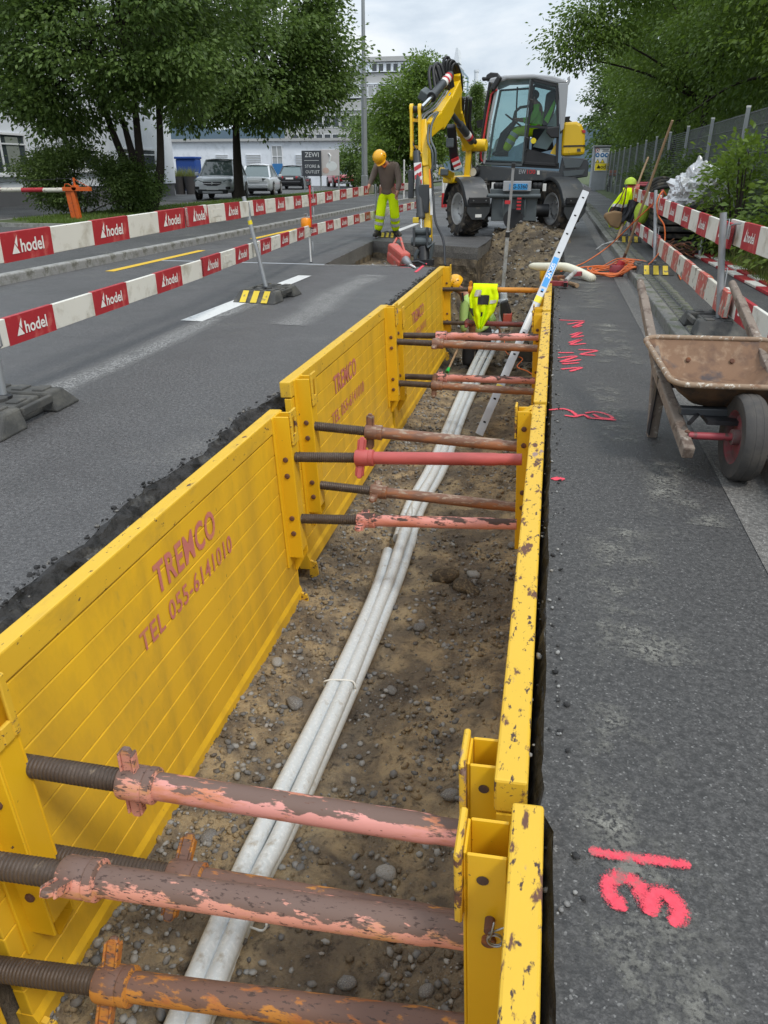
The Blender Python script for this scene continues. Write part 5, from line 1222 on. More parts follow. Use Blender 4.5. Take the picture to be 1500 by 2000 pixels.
m = MB(); m.cyl((-1.5, 17.1, .50), (-.1, 17.28, .50), .13, n=14); m.cyl((-1.5, 19.75, .5), (-.1, 19.8, .5), .15, n=14); eb(m, 'axle', 'black', smooth=40)
m = MB(); m.box((-.84, 18.4, .72), (.85, 2.9, .42)); m.box((-.84, 18.4, .99), (1.15, 1.3, .16)); eb(m, 'chassis', 'black', bevel=.03)
m = MB(); m.box((-.80, 16.72, .60), (.92, .10, .56)); m.box((-.80, 16.70, .88), (1.0, .10, .10)); eb(m, 'front_plate', 'exc_mid', bevel=.015)
m = MB(); m.lathe([(.20, 0), (.20, .02)], (-.80, 16.669, .36), (0, -1, 0), 18); eb(m, 'plate_recess', 'black')
m = MB(); m.cyl((-1.34, 16.60, .80), (-.28, 16.60, .80), .045, n=14); eb(m, 'cross_tube', 'exc_mid', smooth=40)
m = MB(); m.box((-.76, 16.60, .985), (.56, .12, .19)); pb = eb(m, 'plate_holder', 'exc_cabgrey', bevel=.01)
m = MB(); m.box((-.73, 16.532, .975), (.36, .012, .11)); lp = eb(m, 'number_plate', 'plate_blue', pb)
tm = text_mesh('G-5360', .115, M['black'], .012); L = link('lettering', tm, lp, Vector((-.70, 16.522, .975)) - EX.location, (R(90), 0, 0)); L.scale = (.86, .95, 1)
for x in (-1.18, -1.10, -.40, -.32):
    m = MB(); m.lathe([(.055, 0), (.065, .02), (.065, .09), (.05, .11)], (x, 16.74, .93), (0, -.3, 1), 12); eb(m, 'hose_fitting', 'black', smooth=40)
for x in (-1.02, -.58):
    m = MB(); m.tube([(x, 16.66, .82), (x, 16.6, .66), (x, 16.66, .42)], .018, 8); eb(m, 'guide_rod', 'exc_mid', smooth=60)
m = MB(); m.box((-.70, 16.60, .66), (.11, .06, .30)); fx = eb(m, 'red_reflector', 'black'); m = MB()
for k in range(4): m.box((-.70, 16.568, .56 + .065 * k), (.085, .006, .035))
eb(m, 'reflector_bars', 'tape_red', fx)
m = MB(); m.box((-1.25, 16.73, .98), (.07, .03, .14)); m.box((-.22, 16.80, .96), (.07, .03, .14)); eb(m, 'white_marker', 'tape_white')
# upper structure
m = MB(); side(m, [(930, 322), (1092, 335), (1098, 306), (1146, 310), (1150, 318), (1148, 345), (1098, 353), (935, 354), (927, 346)], 17.35, 19.35); up = eb(m, 'turntable_body', 'exc_grey', bevel=.02)
m = MB(); side(m, [(1099, 308), (1140, 313), (1132, 327), (1104, 328)], 17.325, 17.36); eb(m, 'side_recess', 'exc_mid', up)
m = MB(); side(m, [(1100, 334), (1143, 331), (1138, 341), (1102, 345)], 17.33, 17.36); eb(m, 'side_recess', 'exc_mid', up)
m = MB(); m.lathe([(.62, 0), (.62, .14)], (-.84, 18.4, 1.0), (0, 0, 1), 28); eb(m, 'slew_ring', 'black', smooth=30)
m = MB(); side(m, [(1100, 239), (1126, 237), (1136, 243), (1143, 262), (1142, 302), (1096, 305), (1098, 260)], 17.45, 19.25); hood = eb(m, 'engine_hood', 'exc_yellow', bevel=.05)
m = MB(); side(m, [(1100, 284), (1143, 283), (1143, 286), (1100, 287)], 17.44, 19.26); eb(m, 'hood_seam', 'black', hood)
m = MB(); side(m, [(1136, 254), (1143, 254), (1144, 259), (1138, 260)], 17.44, 17.5); eb(m, 'rear_lamp', 'tape_red', hood)
m = MB(); side(m, [(1127, 290), (1134, 290), (1134, 296), (1127, 296)], 17.440, 17.46); eb(m, 'warning_label', 'exc_grey', hood)
m = MB(); side(m, [(1102, 238), (1104, 228), (1114, 227), (1112, 234), (1118, 238)], 17.7, 18.2); eb(m, 'exhaust_cover', 'black', hood)
for txt, px, wd, mt in (('EW', 1020, .145, 'exc_cabgrey'), ('100', 1036.5, .17, 'tape_red')):
    tm = text_mesh(txt, .16, M[mt], .012); vx = [v.co.x for v in tm.vertices]; vy = [v.co.y for v in tm.vertices]; q = xz(px, 336, 17.35)
    L = link('lettering', tm, up, Vector((q[0], 17.345, q[1])) - EX.location, (R(90), 0, 0)); L.scale = (wd / (max(vx) - min(vx)), .082 / (max(vy) - min(vy)), 1)
m = MB(); side(m, [(1049, 333), (1054, 333), (1054, 341), (1049, 341)], 17.335, 17.35); eb(m, 'side_marker', 'lampglass', up)
# cab
Y0, Y1 = 17.36, 18.42
def P3(px, py, y=Y0, d=0.): x, z = xz(px, py, Y0); return Vector((x, y + d, z))
def strip(m, pts, w, dep, y):
    for (a, b) in zip(pts[:-1], pts[1:]): m.bar(P3(*a, y), P3(*b, y), dep, w, up=(0, 1, 0)) if False else m.bar(P3(*a, y), P3(*b, y), w, dep, up=(0, 1, 0))
m = MB(); side(m, [(954, 163), (957, 153), (985, 147), (1040, 144.5), (1080, 148), (1108, 157), (1111, 164), (1090, 164), (1045, 154), (990, 156), (968, 166)], Y0 - .03, Y1 + .03, Y0); roof = eb(m, 'cab_roof', 'exc_cabgrey', bevel=.03)
m = MB(); side(m, [(1108, 152), (1113, 148), (1114, 158), (1110, 166)], Y0, Y0 + .1); eb(m, 'roof_hook', 'exc_cabgrey', roof)
for y in (Y0, Y1):
    m = MB(); side(m, [(1090, 163), (1110, 162), (1107, 205), (1101, 252), (1094, 258), (1093, 225), (1092, 190)], y - .03, y + .03, Y0); eb(m, 'rear_pillar', 'exc_cabgrey', bevel=.012)
    m = MB(); strip(m, [(945, 320), (948, 300), (957, 235), (971, 166)], .052, .06, y); eb(m, 'front_pillar', 'exc_cabgrey', bevel=.012)
    m = MB(); strip(m, [(937, 318), (941, 270), (950, 200), (957, 160)], .05, .06, y); eb(m, 'windscreen_frame', 'black', bevel=.01)
    m = MB(); strip(m, [(1036, 155), (1030, 215), (1020, 320)], .030, .05, y); eb(m, 'door_pillar', 'exc_mid' if y == Y0 else 'black', bevel=.008)
    m = MB(); strip(m, [(1040, 156), (1088, 167), (1090, 250), (1087, 322), (1023, 318), (1033, 235), (1040, 156)], .055, .04, y + .01); eb(m, 'door_frame', 'black', bevel=.006)
    m = MB(); strip(m, [(945, 319), (1020, 322)], .045, .05, y); eb(m, 'sill', 'exc_mid')
    m = MB(); side(m, [(971, 168), (1035, 157), (1021, 318), (950, 315), (958, 240)], y - .004, y + .004, Y0); eb(m, 'side_window', 'cab_glass')
    m = MB(); side(m, [(1041, 159), (1088, 168), (1090, 248), (1032, 240)], y - .004, y + .004, Y0); eb(m, 'door_window', 'cab_glass')
m = MB(); a, b, c, d = P3(938, 316, Y0), P3(956, 162, Y0), P3(956, 162, Y1), P3(938, 316, Y1); m.add([a, b, c, d], [(0, 1, 2, 3)]); eb(m, 'windscreen', 'cab_glass')
m = MB(); strip(m, [(1030, 247), (1090, 250)], .045, .03, Y0 + .02); eb(m, 'door_rail', 'black'); m = MB(); side(m, [(1029, 290), (1087, 305), (1086, 322), (1023, 318)], Y0 + .01, Y0 + .03, Y0); eb(m, 'door_panel', 'black')
m = MB(); side(m, [(1040, 286), (1062, 255), (1080, 225), (1090, 200), (1092, 250), (1088, 262), (1068, 292)], Y0 + .20, Y0 + .26, Y0); eb(m, 'seat_console', 'seat_teal')
m = MB(); side(m, [(1076, 297), (1088, 275), (1088, 303), (1075, 300)], Y0 + .05, Y0 + .07, Y0); eb(m, 'yellow_trim', 'exc_yellow')
m = MB(); side(m, [(938, 322), (1092, 330), (1092, 318), (945, 312)], Y0 + .04, Y1 - .04, Y0); eb(m, 'cab_floor', 'black')
m = MB(); side(m, [(1040, 250), (1075, 248), (1082, 290), (1036, 300)], Y0 + .32, Y1 - .25, Y0); eb(m, 'seat_base', 'dark_cloth', bevel=.03)
m = MB(); side(m, [(1058, 248), (1074, 250), (1090, 178), (1078, 172), (1066, 180)], Y0 + .34, Y1 - .28, Y0); eb(m, 'seat_back', 'dark_cloth', bevel=.04)
m = MB(); side(m, [(1062, 232), (1070, 240), (1085, 200), (1083, 192)], Y0 + .28, Y0 + .33, Y0); eb(m, 'seat_cover_edge', 'hivis_green', bevel=.01)
m = MB(); side(m, [(962, 300), (974, 258), (1000, 232), (1006, 238), (985, 268), (975, 306)], Y0 + .48, Y1 - .40, Y0); eb(m, 'steering_column', 'black', bevel=.02)
c = P3(1000, 232, Y0 + .53); m = MB(); u, v, _ = frame_of(Vector((.55, 0, .83))); m.tube([c + u * .20 * math.cos(k * .3927) + v * .20 * math.sin(k * .3927) for k in range(17)], .016, 8); m.bar(c - u * .2, c + u * .2, .03, .015); eb(m, 'steering_wheel', 'black', smooth=60)
m = MB(); side(m, [(1000, 226), (1040, 222), (1040, 228), (1000, 232)], Y1 - .16, Y1 - .06, Y0); strip(m, [(1006, 160), (1003, 228)], .03, .03, Y1 - .05); strip(m, [(975, 172), (1034, 168)], .03, .1, Y0 + .5); eb(m, 'cab_trim', 'black')
m = MB(); m.tube([P3(x, y, Y1 - .1) for x, y in ((998, 228), (1002, 212), (1012, 203), (1030, 200))], .028, 8); eb(m, 'grab_bar', 'exc_mid', smooth=60)
m = MB(); side(m, [(965, 272), (976, 262), (970, 290), (958, 296)], Y0 + .5, Y0 + .52, Y0); eb(m, 'paper_sheet', 'tape_white')
m = MB(); m.tube([P3(x, y, Y0 - .06) for x, y in ((943, 316), (940, 312), (939, 300), (945, 270), (953, 220), (960, 185), (966, 178), (972, 176))], .020, 8); eb(m, 'red_grab_rail', 'tape_red', smooth=180)
m = MB(); m.bar(P3(962, 178, Y0 - .1), P3(978, 150, Y0 - .1), .10, .17, up=(0, 1, 0)); eb(m, 'front_mirror', 'black', bevel=.03)
m = MB(); side(m, [(948, 156), (950, 146), (958, 141), (972, 142), (978, 149), (962, 154)], Y0 + .1, Y0 + .5); side(m, [(941, 150), (951, 150), (951, 156), (941, 157)], Y0 + .1, Y0 + .3); eb(m, 'work_lamp', 'black', bevel=.02)
m = MB(); side(m, [(1068, 250), (1092, 247), (1092, 270), (1076, 270), (1067, 260)], Y0 - .16, Y0 - .04, Y0); eb(m, 'side_mirror', 'black', bevel=.02)
m = MB(); m.tube([P3(x, y, Y0 - .05) for x, y in ((1034, 194), (1041, 196), (1041, 214), (1033, 220))], .012, 6); m.tube([P3(x, y, Y0 - .05) for x, y in ((1026, 268), (1033, 270), (1033, 290), (1026, 295))], .012, 6); eb(m, 'door_handle', 'black', smooth=60)
m = MB(); m.lathe([(.055, 0), (.055, .01)], P3(1042, 275, Y0 - .012), (0, -1, 0), 16); eb(m, 'round_label', 'label_yellow')
# headlamp, swing bracket (kingpost) and boom
def B(px, py, y): return at(px, py, y=y)
m = MB(); m.lathe([(.085, 0), (.10, .03), (.10, .12)], B(925, 336, 17.2), (.3, 1, 0), 16); hl = eb(m, 'headlamp', 'black', smooth=40); m = MB(); m.lathe([(.075, 0), (.08, -.012)], B(924, 336, 17.19), (.3, 1, 0), 16); eb(m, 'headlamp_glass', 'lampglass', hl)
def plate(m, pts, y0, y1, w):
    """thick plate: pixels with a depth running from y0 (first) to y1 (last)"""
    n = len(pts)
    P = [B(px, py, y0 + (y1 - y0) * t) for (px, py, t) in pts]
    d = Vector((.98, -.17, 0)) * (w / 2)
    m.add([p - d for p in P] + [p + d for p in P], [tuple(range(n)), tuple(reversed(range(n, 2 * n)))] + [(i, n + i, n + (i + 1) % n, (i + 1) % n) for i in range(n)])
m = MB(); m.bar(B(872, 352, 16.9), B(912, 348, 17.2), .36, .12, up=(0, 0, 1)); m.bar(B(912, 352, 17.2), B(918, 282, 17.2), .34, .12, up=(1, 0, 0)); m.bar(B(860, 334, 16.6), B(884, 345, 16.9), .12, .16); kp = eb(m, 'swing_bracket', 'exc_yellow', bevel=.03)
m = MB(); m.lathe([(.11, -.15), (.12, .3), (.11, .35)], B(918, 284, 17.15), (1, -.2, 0), 16); eb(m, 'pivot_pin', 'exc_yellow', kp, smooth=40)
m = MB(); m.box(B(868, 336, 16.58), (.16, .14, .13)); eb(m, 'bracket_lamp', 'exc_mid', kp, bevel=.02)
m = MB()
for a, b, w, h in (((919, 288, 17.1), (904, 256, 16.9), .24, .34), ((904, 258, 16.9), (893, 215, 16.6), .24, .38), ((893, 218, 16.6), (890, 172, 16.35), .23, .36), ((890, 174, 16.35), (891, 143, 16.2), .20, .22)):
    m.bar(B(*a), B(*b), w * .85, h * .72, up=(0, 1, 0))
bm1 = eb(m, 'main_boom', 'exc_yellow', bevel=.02)
m = MB()
for a, b, w, h in (((893, 168, 16.3), (874, 208, 15.8), .22, .34), ((876, 204, 15.8), (856, 236, 15.3), .22, .46), ((858, 233, 15.3), (833, 254, 14.75), .20, .36)): m.bar(B(*a), B(*b), w * .85, h * .74, up=(0, 0, 1))
bm2 = eb(m, 'upper_boom', 'exc_yellow', bevel=.02)
m = MB(); m.cyl(B(822, 212, 14.55), B(846, 187, 15.05), .036, n=14); eb(m, 'cylinder_rod', 'chrome', bm2, smooth=40)
m = MB(); m.cyl(B(843, 190, 15.0), B(879, 147, 15.9), .078, n=16); m.lathe([(.09, 0), (.09, .1)], B(843, 190, 15.0), B(879, 147, 15.9) - B(843, 190, 15.0), 16); cy = eb(m, 'arm_cylinder', 'exc_grey', bm2, smooth=40)
for k, c0 in enumerate((.60, .76)):
    a, b = B(843, 190, 15.0), B(879, 147, 15.9); m = MB(); m.cyl(a.lerp(b, c0), a.lerp(b, c0 + .09), .081, n=16); eb(m, 'white_tape', 'tape_white', cy, smooth=40); m = MB(); m.cyl(a.lerp(b, c0 + .09), a.lerp(b, c0 + .16), .081, n=16); eb(m, 'red_tape', 'tape_red', cy, smooth=40)
m = MB(); m.box(B(832, 186, 15.2), (.20, .3, .16), (.3, .5, 0)); eb(m, 'grey_cover', 'exc_mid', bm2, bevel=.02)
m = MB(); m.cyl(B(882, 222, 16.0), B(902, 248, 16.4), .05, n=14); m.cyl(B(898, 243, 16.35), B(922, 276, 16.8), .075, n=14); c2 = eb(m, 'boom_cylinder', 'exc_grey', bm1, smooth=40)
m = MB(); a, b = B(898, 243, 16.35), B(922, 276, 16.8)
m.cyl(a.lerp(b, .55), a.lerp(b, .68), .078, n=14); eb(m, 'white_tape', 'tape_white', c2, smooth=40)
m = MB(); m.cyl(a.lerp(b, .68), a.lerp(b, .80), .078, n=14); eb(m, 'red_tape', 'tape_red', c2, smooth=40)
m = MB(); m.box(B(877, 219, 15.85), (.13, .13, .16)); bl = eb(m, 'boom_lamp', 'black', bm2, bevel=.02); m = MB(); m.box(B(876, 210, 15.85), (.15, .15, .03)); eb(m, 'lamp_shield', 'exc_yellow', bl)
m = MB(); m.bar(B(881, 245, 16.3), B(889, 330, 16.8), .17, .15, up=(0, 1, 0)); lc = eb(m, 'lift_cylinder', 'black', bm1, bevel=.03)
m = MB(); m.box(B(879, 279, 16.35), (.15, .12, .17)); eb(m, 'cylinder_cap', 'exc_mid', lc, bevel=.02)
for k in range(4):
    m = MB(); a, b = B(888, 309, 16.55), B(895, 328, 16.6); m.bar(a.lerp(b, k / 4), a.lerp(b, (k + 1) / 4), .15, .13, up=(0, 1, 0)); eb(m, 'striped_guard', 'tape_red' if k % 2 == 0 else 'tape_white', kp)
# stick
m = MB(); m.bar(B(829, 240, 14.7), B(834, 330, 14.4), .12, .30, up=(0, 1, 0)); m.bar(B(834, 325, 14.4), B(837, 470, 14.05), .12, .22, up=(0, 1, 0)); sk = eb(m, 'stick', 'exc_yellow', bevel=.015)
for x0 in (804, 820):
    m = MB(); m.bar(B(x0, 210, 14.5), B(x0 + 1, 308, 14.4), .045, .16, up=(0, 1, 0)); m.lathe([(.085, -.03), (.085, .03)], B(x0, 213, 14.5), (1, 0, 0), 16); m.lathe([(.075, -.03), (.075, .03)], B(x0 + 1, 304, 14.4), (1, 0, 0), 16); eb(m, 'link_plate', 'exc_yellow', sk, bevel=.008)
m = MB(); m.bar(B(802, 234, 14.5), B(822, 236, 14.5), .05, .05); m.bar(B(802, 286, 14.45), B(822, 288, 14.45), .05, .05); eb(m, 'link_cross_bar', 'exc_yellow', sk)
m = MB(); m.lathe([(.055, 0), (.055, .20)], B(804, 214, 14.5), (1, 0, 0), 14); eb(m, 'link_pin', 'black', sk)
a, b = B(814, 296, 14.35), B(822, 428, 14.0)
m = MB(); m.cyl(a, b, .068, n=16); m.lathe([(.08, 0), (.08, .08)], b - (b - a).normalized() * .1, b - a, 16); bc = eb(m, 'bucket_cylinder', 'exc_grey', sk, smooth=40)
m = MB(); m.cyl(b, B(824, 455, 13.95), .035, n=12); eb(m, 'cylinder_rod', 'chrome', bc, smooth=40)
q = [B(809, 318, 14.22), B(823, 318, 14.22), B(825, 365, 14.16), B(812, 365, 14.16)]
m = MB(); m.bar(q[0].lerp(q[1], .5), q[3].lerp(q[2], .5), .135, .05, up=(0, 1, 0)); gd = eb(m, 'striped_guard', 'tape_white', sk, bevel=.005)
for k in range(3):
    f0, f1 = .02 + .34 * k, .20 + .34 * k
    A = [q[0].lerp(q[3], min(1, f0 + .16)), q[1].lerp(q[2], max(0, f0 - .02)), q[1].lerp(q[2], f1 - .02), q[0].lerp(q[3], min(1, f1 + .16))]
    m = MB(); m.add([p + Vector((0, -.030, 0)) for p in A], [(0, 1, 2, 3)]); eb(m, 'red_stripe', 'tape_red', gd)
m = MB(); m.box(B(803, 360, 14.25), (.10, .06, .46)); m.box(B(802, 342, 14.25), (.10, .02, .1)); eb(m, 'guard_plate', 'exc_grey', sk, bevel=.008)
m = MB(); m.box(B(829, 388, 14.1), (.18, .10, .46)); eb(m, 'guard_plate', 'exc_grey', sk, bevel=.008)
m = MB(); a, b = B(840, 330, 14.1), B(843, 420, 14.0); m.bar(a, a.lerp(b, .4), .045, .03, up=(0, 1, 0)); eb(m, 'amber_strip', 'amber', sk); m = MB(); m.bar(a.lerp(b, .42), b, .045, .03, up=(0, 1, 0)); eb(m, 'white_strip', 'tape_white', sk)
# coupler with grab arms
m = MB(); m.bar(B(822, 448, 13.95), B(826, 482, 13.85), .22, .16, up=(0, 1, 0)); m.lathe([(.075, -.18), (.075, .18)], B(823, 472, 13.8), (1, 0, 0), 16); m.lathe([(.065, -.16), (.065, .16)], B(824, 452, 13.85), (1, 0, 0), 16); cp = eb(m, 'quick_coupler', 'exc_mid', bevel=.015)
for x0 in (809, 835):
    m = MB(); m.bar(B(x0, 444, 13.82), B(x0 + 1, 482, 13.78), .04, .15, up=(0, 1, 0)); eb(m, 'coupler_plate', 'exc_grey', cp, bevel=.01)
m = MB(); m.cyl(B(827, 484, 13.82), B(828, 515, 13.7), .10, n=16); m.box(B(828, 512, 13.68), (.34, .22, .10)); eb(m, 'rotator', 'black', cp, smooth=40)
for pts in (((817, 488), (812, 498), (811, 512), (815, 524)), ((836, 484), (846, 476), (843, 492), (838, 520))):
    m = MB(); m.tube([B(px, py, 13.72) for px, py in pts], [.035, .04, .035, .02], 8); eb(m, 'grab_arm', 'exc_mid', cp, smooth=60)
m = MB(); m.box(B(812, 430, 13.9), (.10, .08, .09)); eb(m, 'stick_lamp', 'base_yellow', sk, bevel=.01)
# hydraulic hoses
def hose(pts, r=.022, n=1, d=(.05, .02, 0), mat='black', name='hose'):
    for k in range(n):
        P = [B(*p) + Vector(d) * k + Vector((0, 0, .012 * math.sin(k * 2.1))) for p in pts]; m = MB(); m.tube(spline(P, 6), r, 8); eb(m, name, mat, bm2, smooth=180)
hose([(888, 185, 16.1), (882, 150, 16.0), (884, 128, 16.0), (892, 127, 16.1), (900, 150, 16.3), (902, 175, 16.5)], .032, 4, (-.045, -.05, .03))
hose([(868, 172, 15.6), (855, 165, 15.5), (846, 138, 15.5), (842, 130, 15.5), (838, 145, 15.4), (842, 178, 15.3)], .030, 2, (.07, .05, .03))
hose([(862, 150, 15.6), (856, 131, 15.6), (848, 128, 15.6), (851, 145, 15.5), (856, 162, 15.5)], .028, 2, (.04, .06, .02))
hose([(880, 182, 15.8), (868, 200, 15.6), (855, 216, 15.3), (838, 228, 14.9), (830, 240, 14.6)], .016, 4, (-.045, -.02, .025), 'steel', 'steel_line')
hose([(850, 222, 15.1), (838, 245, 14.7), (836, 275, 14.3), (845, 300, 14.2), (844, 335, 14.2)], .020, 2, (.05, 0, .01), 'exc_mid')
hose([(806, 238, 14.45), (803, 265, 14.4), (810, 288, 14.35), (822, 300, 14.3)], .012)
hose([(842, 330, 14.1), (846, 380, 14.0), (850, 430, 13.6), (866, 470, 12.9), (869, 520, 12.4)], .020, 1)
hose([(905, 190, 16.5), (903, 240, 16.7), (912, 270, 16.9), (922, 290, 17.1)], .035, 3, (.07, .03, 0))
hose([(920, 300, 17.2), (930, 285, 17.3), (938, 270, 17.4)], .03, 3, (.06, .03, .03))
m = MB(); side(m, [(930, 236), (950, 232), (951, 246), (932, 250)], 17.9, 18.0); eb(m, 'far_mirror', 'black'); m = MB(); side(m, [(934, 243), (946, 240), (946, 247), (934, 249)], 18.0, 18.1); eb(m, 'far_handrail', 'exc_yellow')
# ------------------------------------------------------------------ people
def skin_mesh(name, nodes, edges, mat, root, sub=2):
    keys = list(nodes); idx = {k: i for i, k in enumerate(keys)}
    bm = bmesh.new(); ly = bm.verts.layers.skin.verify(); vs = {}
    for k in keys:
        v = bm.verts.new(tuple(nodes[k][0])); r = nodes[k][1]; v[ly].radius = r if isinstance(r, tuple) else (r, r); v[ly].use_root = (k == root); vs[k] = v
    for a, b in edges: bm.edges.new((vs[a], vs[b]))
    me = bpy.data.meshes.new(name); bm.to_mesh(me); bm.free()
    o = bpy.data.objects.new(name, me); COL.objects.link(o)
    o.modifiers.new('skin', 'SKIN')
    s = o.modifiers.new('sub', 'SUBSURF'); s.levels = sub; s.render_levels = sub
    dg = bpy.context.evaluated_depsgraph_get(); dg.update()
    m2 = bpy.data.meshes.new_from_object(o.evaluated_get(dg)); m2.name = name
    bpy.data.objects.remove(o); bpy.data.meshes.remove(me)
    m2.materials.clear(); m2.materials.append(mat); m2.polygons.foreach_set('use_smooth', [True] * len(m2.polygons))
    return m2
def person(label, J, mats, base, facing, extra=None, group=None):
    """J: joint -> world point; facing: horizontal vector the face looks along"""
    t = thing('person', label, 'person', base, group=group); b0 = Vector(base); J = {k: Vector(v) - b0 for k, v in J.items()}; fc = Vector(facing).normalized()
    nd, ed = {}, []
    def add(k, p, r, prev=None):
        nd[k] = (p, r)
        if prev: ed.append((prev, k))
    add('pelvis', J['pelvis'], .118); add('spine', J['pelvis'].lerp(J['chest'], .5), .108, 'pelvis'); add('chest', J['chest'], .132, 'spine'); add('neck', J['neck'], .058, 'chest')
    hd = J['head']; add('jaw', J['neck'].lerp(hd, .55) + fc * .03, .068, 'neck'); add('skull', hd, .098, 'jaw'); add('crown', hd + (hd - J['neck']).normalized() * .065, .072, 'skull')
    add('nose', hd + fc * .112 - Vector((0, 0, .03)), .016, 'skull')
    for s in ('l', 'r'):
        add(s + 'sh', J[s + 'sh'], .066, 'chest'); add(s + 'el', J[s + 'el'], .046, s + 'sh'); add(s + 'wr', J[s + 'wr'], .031, s + 'el')
        d = (J[s + 'wr'] - J[s + 'el']).normalized(); d = (d + Vector(J.get(s + 'hd', (0, 0, 0)) - J[s + 'wr'] if s + 'hd' in J else (0, 0, 0)) * 4).normalized()
        sd = d.cross(fc); sd = sd.normalized() if sd.length > .1 else Vector((1, 0, 0)); cu = d.cross(sd).normalized(); cu = cu if cu.dot(fc) > 0 else -cu
        palm = J[s + 'wr'] + d * .055; add(s + 'palm', palm, (.034, .020), s + 'wr')
        for k, (w, ln) in enumerate(((-.026, .070), (-.009, .080), (.009, .076), (.026, .060))):
            a = palm + d * .04 + sd * w; add(f'{s}k{k}', a, .0105, s + 'palm'); add(f'{s}f{k}', a + d * ln * .5 + cu * .012, .0095, f'{s}k{k}'); add(f'{s}t{k}', a + d * ln * .75 + cu * .035, .008, f'{s}f{k}')
        a = palm - d * .02 + sd * .034; add(s + 'th0', a, .012, s + 'palm'); add(s + 'th1', a + d * .035 + sd * .018 + cu * .015, .010, s + 'th0')
        add(s + 'hip', J[s + 'hip'], .098, 'pelvis'); add(s + 'kn', J[s + 'kn'], .064, s + 'hip'); add(s + 'an', J[s + 'an'], .042, s + 'kn'); add(s + 'toe', J[s + 'an'] + Vector(J.get(s + 'toe', Vector((0, -.16, -.05)) + J[s + 'an']) - J[s + 'an']), .038, s + 'an')
    link('body', skin_mesh('body', nd, ed, mats['skin'], 'pelvis'), t)
    # clothes grown on the same joints
    sh = {k: (nd[k][0], nd[k][1] * f) for k, f in (('pelvis', 1.42), ('spine', 1.36), ('chest', 1.30), ('lsh', 1.32), ('rsh', 1.32), ('lel', 1.42), ('rel', 1.42))}
    sh['neckb'] = (nd['chest'][0].lerp(nd['neck'][0], .75), .075)
    sh['hem'] = (nd['pelvis'][0] - (nd['spine'][0] - nd['pelvis'][0]).normalized() * mats.get('hem', .05), .160)
    for s in 'lr': sh[s + 'wr'] = (nd[s + 'el'][0].lerp(nd[s + 'wr'][0], .93), .046)
    st = link('shirt', skin_mesh('shirt', sh, [('hem', 'pelvis'), ('pelvis', 'spine'), ('spine', 'chest'), ('chest', 'neckb'), ('chest', 'lsh'), ('lsh', 'lel'), ('lel', 'lwr'), ('chest', 'rsh'), ('rsh', 'rel'), ('rel', 'rwr')], mats['shirt'], 'spine'), t)
    tr = {'waist': (nd['pelvis'][0].lerp(nd['spine'][0], .30), .142), 'pelvis': (nd['pelvis'][0], .155)}; te = [('waist', 'pelvis')]
    for s in 'lr':
        tr[s + 'hip'] = (nd[s + 'hip'][0], .118); tr[s + 'kn'] = (nd[s + 'kn'][0], .100); tr[s + 'sn'] = (nd[s + 'kn'][0].lerp(nd[s + 'an'][0], .55), .098); tr[s + 'an'] = (nd[s + 'kn'][0].lerp(nd[s + 'an'][0], .97), .094)
        te += [('pelvis', s + 'hip'), (s + 'hip', s + 'kn'), (s + 'kn', s + 'sn'), (s + 'sn', s + 'an')]
    to = link('trousers', skin_mesh('trousers', tr, te, mats['trousers'], 'pelvis'), t)
    if 'bands' in mats:
        for s in 'lr':
            for f in (.08, .42):
                a, b = nd[s + 'kn'][0], nd[s + 'an'][0]; p, q = a.lerp(b, f), a.lerp(b, f + .16)
                m = MB(); m.lathe([(.100, 0), (.1015, .01), (.1015, (q - p).length)], p, q - p, 20, caps=False); m.build('reflective_band', M['reflex'], to, smooth=60)
    for s in 'lr':
        a = nd[s + 'an'][0]; toe = nd[s + 'toe'][0]; d = toe - a; d.z = 0; d.normalize(); z0 = -.0 if 'floor' not in J else J['floor'].z
        m = MB(); u = Vector((-d.y, d.x, 0)); base_ = Vector((a.x, a.y, min(a.z - .075, toe.z)))
        secs = [(-.085, .042, .0, .10), (-.04, .05, 0, .16), (.05, .048, 0, .13), (.12, .054, 0, .085), (.185, .045, 0, .065), (.205, .025, .01, .04)]
        rows = []
        for f, w, z0, z1 in secs:
            c = base_ + d * f; rows.append([c + u * (w * x) + Vector((0, 0, z0 + (z1 - z0) * zz)) for x, zz in ((-.8, 0), (-1, .25), (-.9, .7), (-.4, 1), (.4, 1), (.9, .7), (1, .25), (.8, 0), (-.8, 0))])
        m.grid(rows); n = 9; m.add(rows[0][:8], [tuple(range(8))]); m.add(rows[-1][:8], [tuple(reversed(range(8)))]); m.build('boot', M['boot'], t, smooth=60)
    up = (hd - J['neck']).normalized()
    if mats.get('helmet'):
        m = MB(); m.lathe([(.138, -.015), (.140, 0), (.136, .035), (.122, .075), (.092, .108), (.05, .126), (.004, .132)], hd + up * .012, up, 22); h = m.build('helmet', M['helmet'], t, smooth=60)
        sd = up.cross(fc).normalized(); fw = sd.cross(up).normalized() * -1; fw = fw if fw.dot(fc) > 0 else -fw
        m = MB(); m.prism([(-.105, .10), (.105, .10), (.085, .155), (.04, .175), (-.04, .175), (-.085, .155)], hd + up * .004, sd, fw, .012); m.build('brim', M['helmet'], h, bevel=.004)
        m = MB()
        for k in range(5):
            for s in (-1, 1): q = hd + up * (.085 - abs(k - 2) * .010) + fw * (.03 * (k - 2)) + sd * s * .112; m.box(q, (.016, .016, .022), up.to_track_quat('Z', 'Y').to_matrix())
        m.build('vent_slot', M['black'], h)
    else:
        m = MB(); m.ball(hd + up * .035 - fc * .022, (.112, .112, .098), 14, 9); m.build('hair', M['hair'], t, smooth=180)
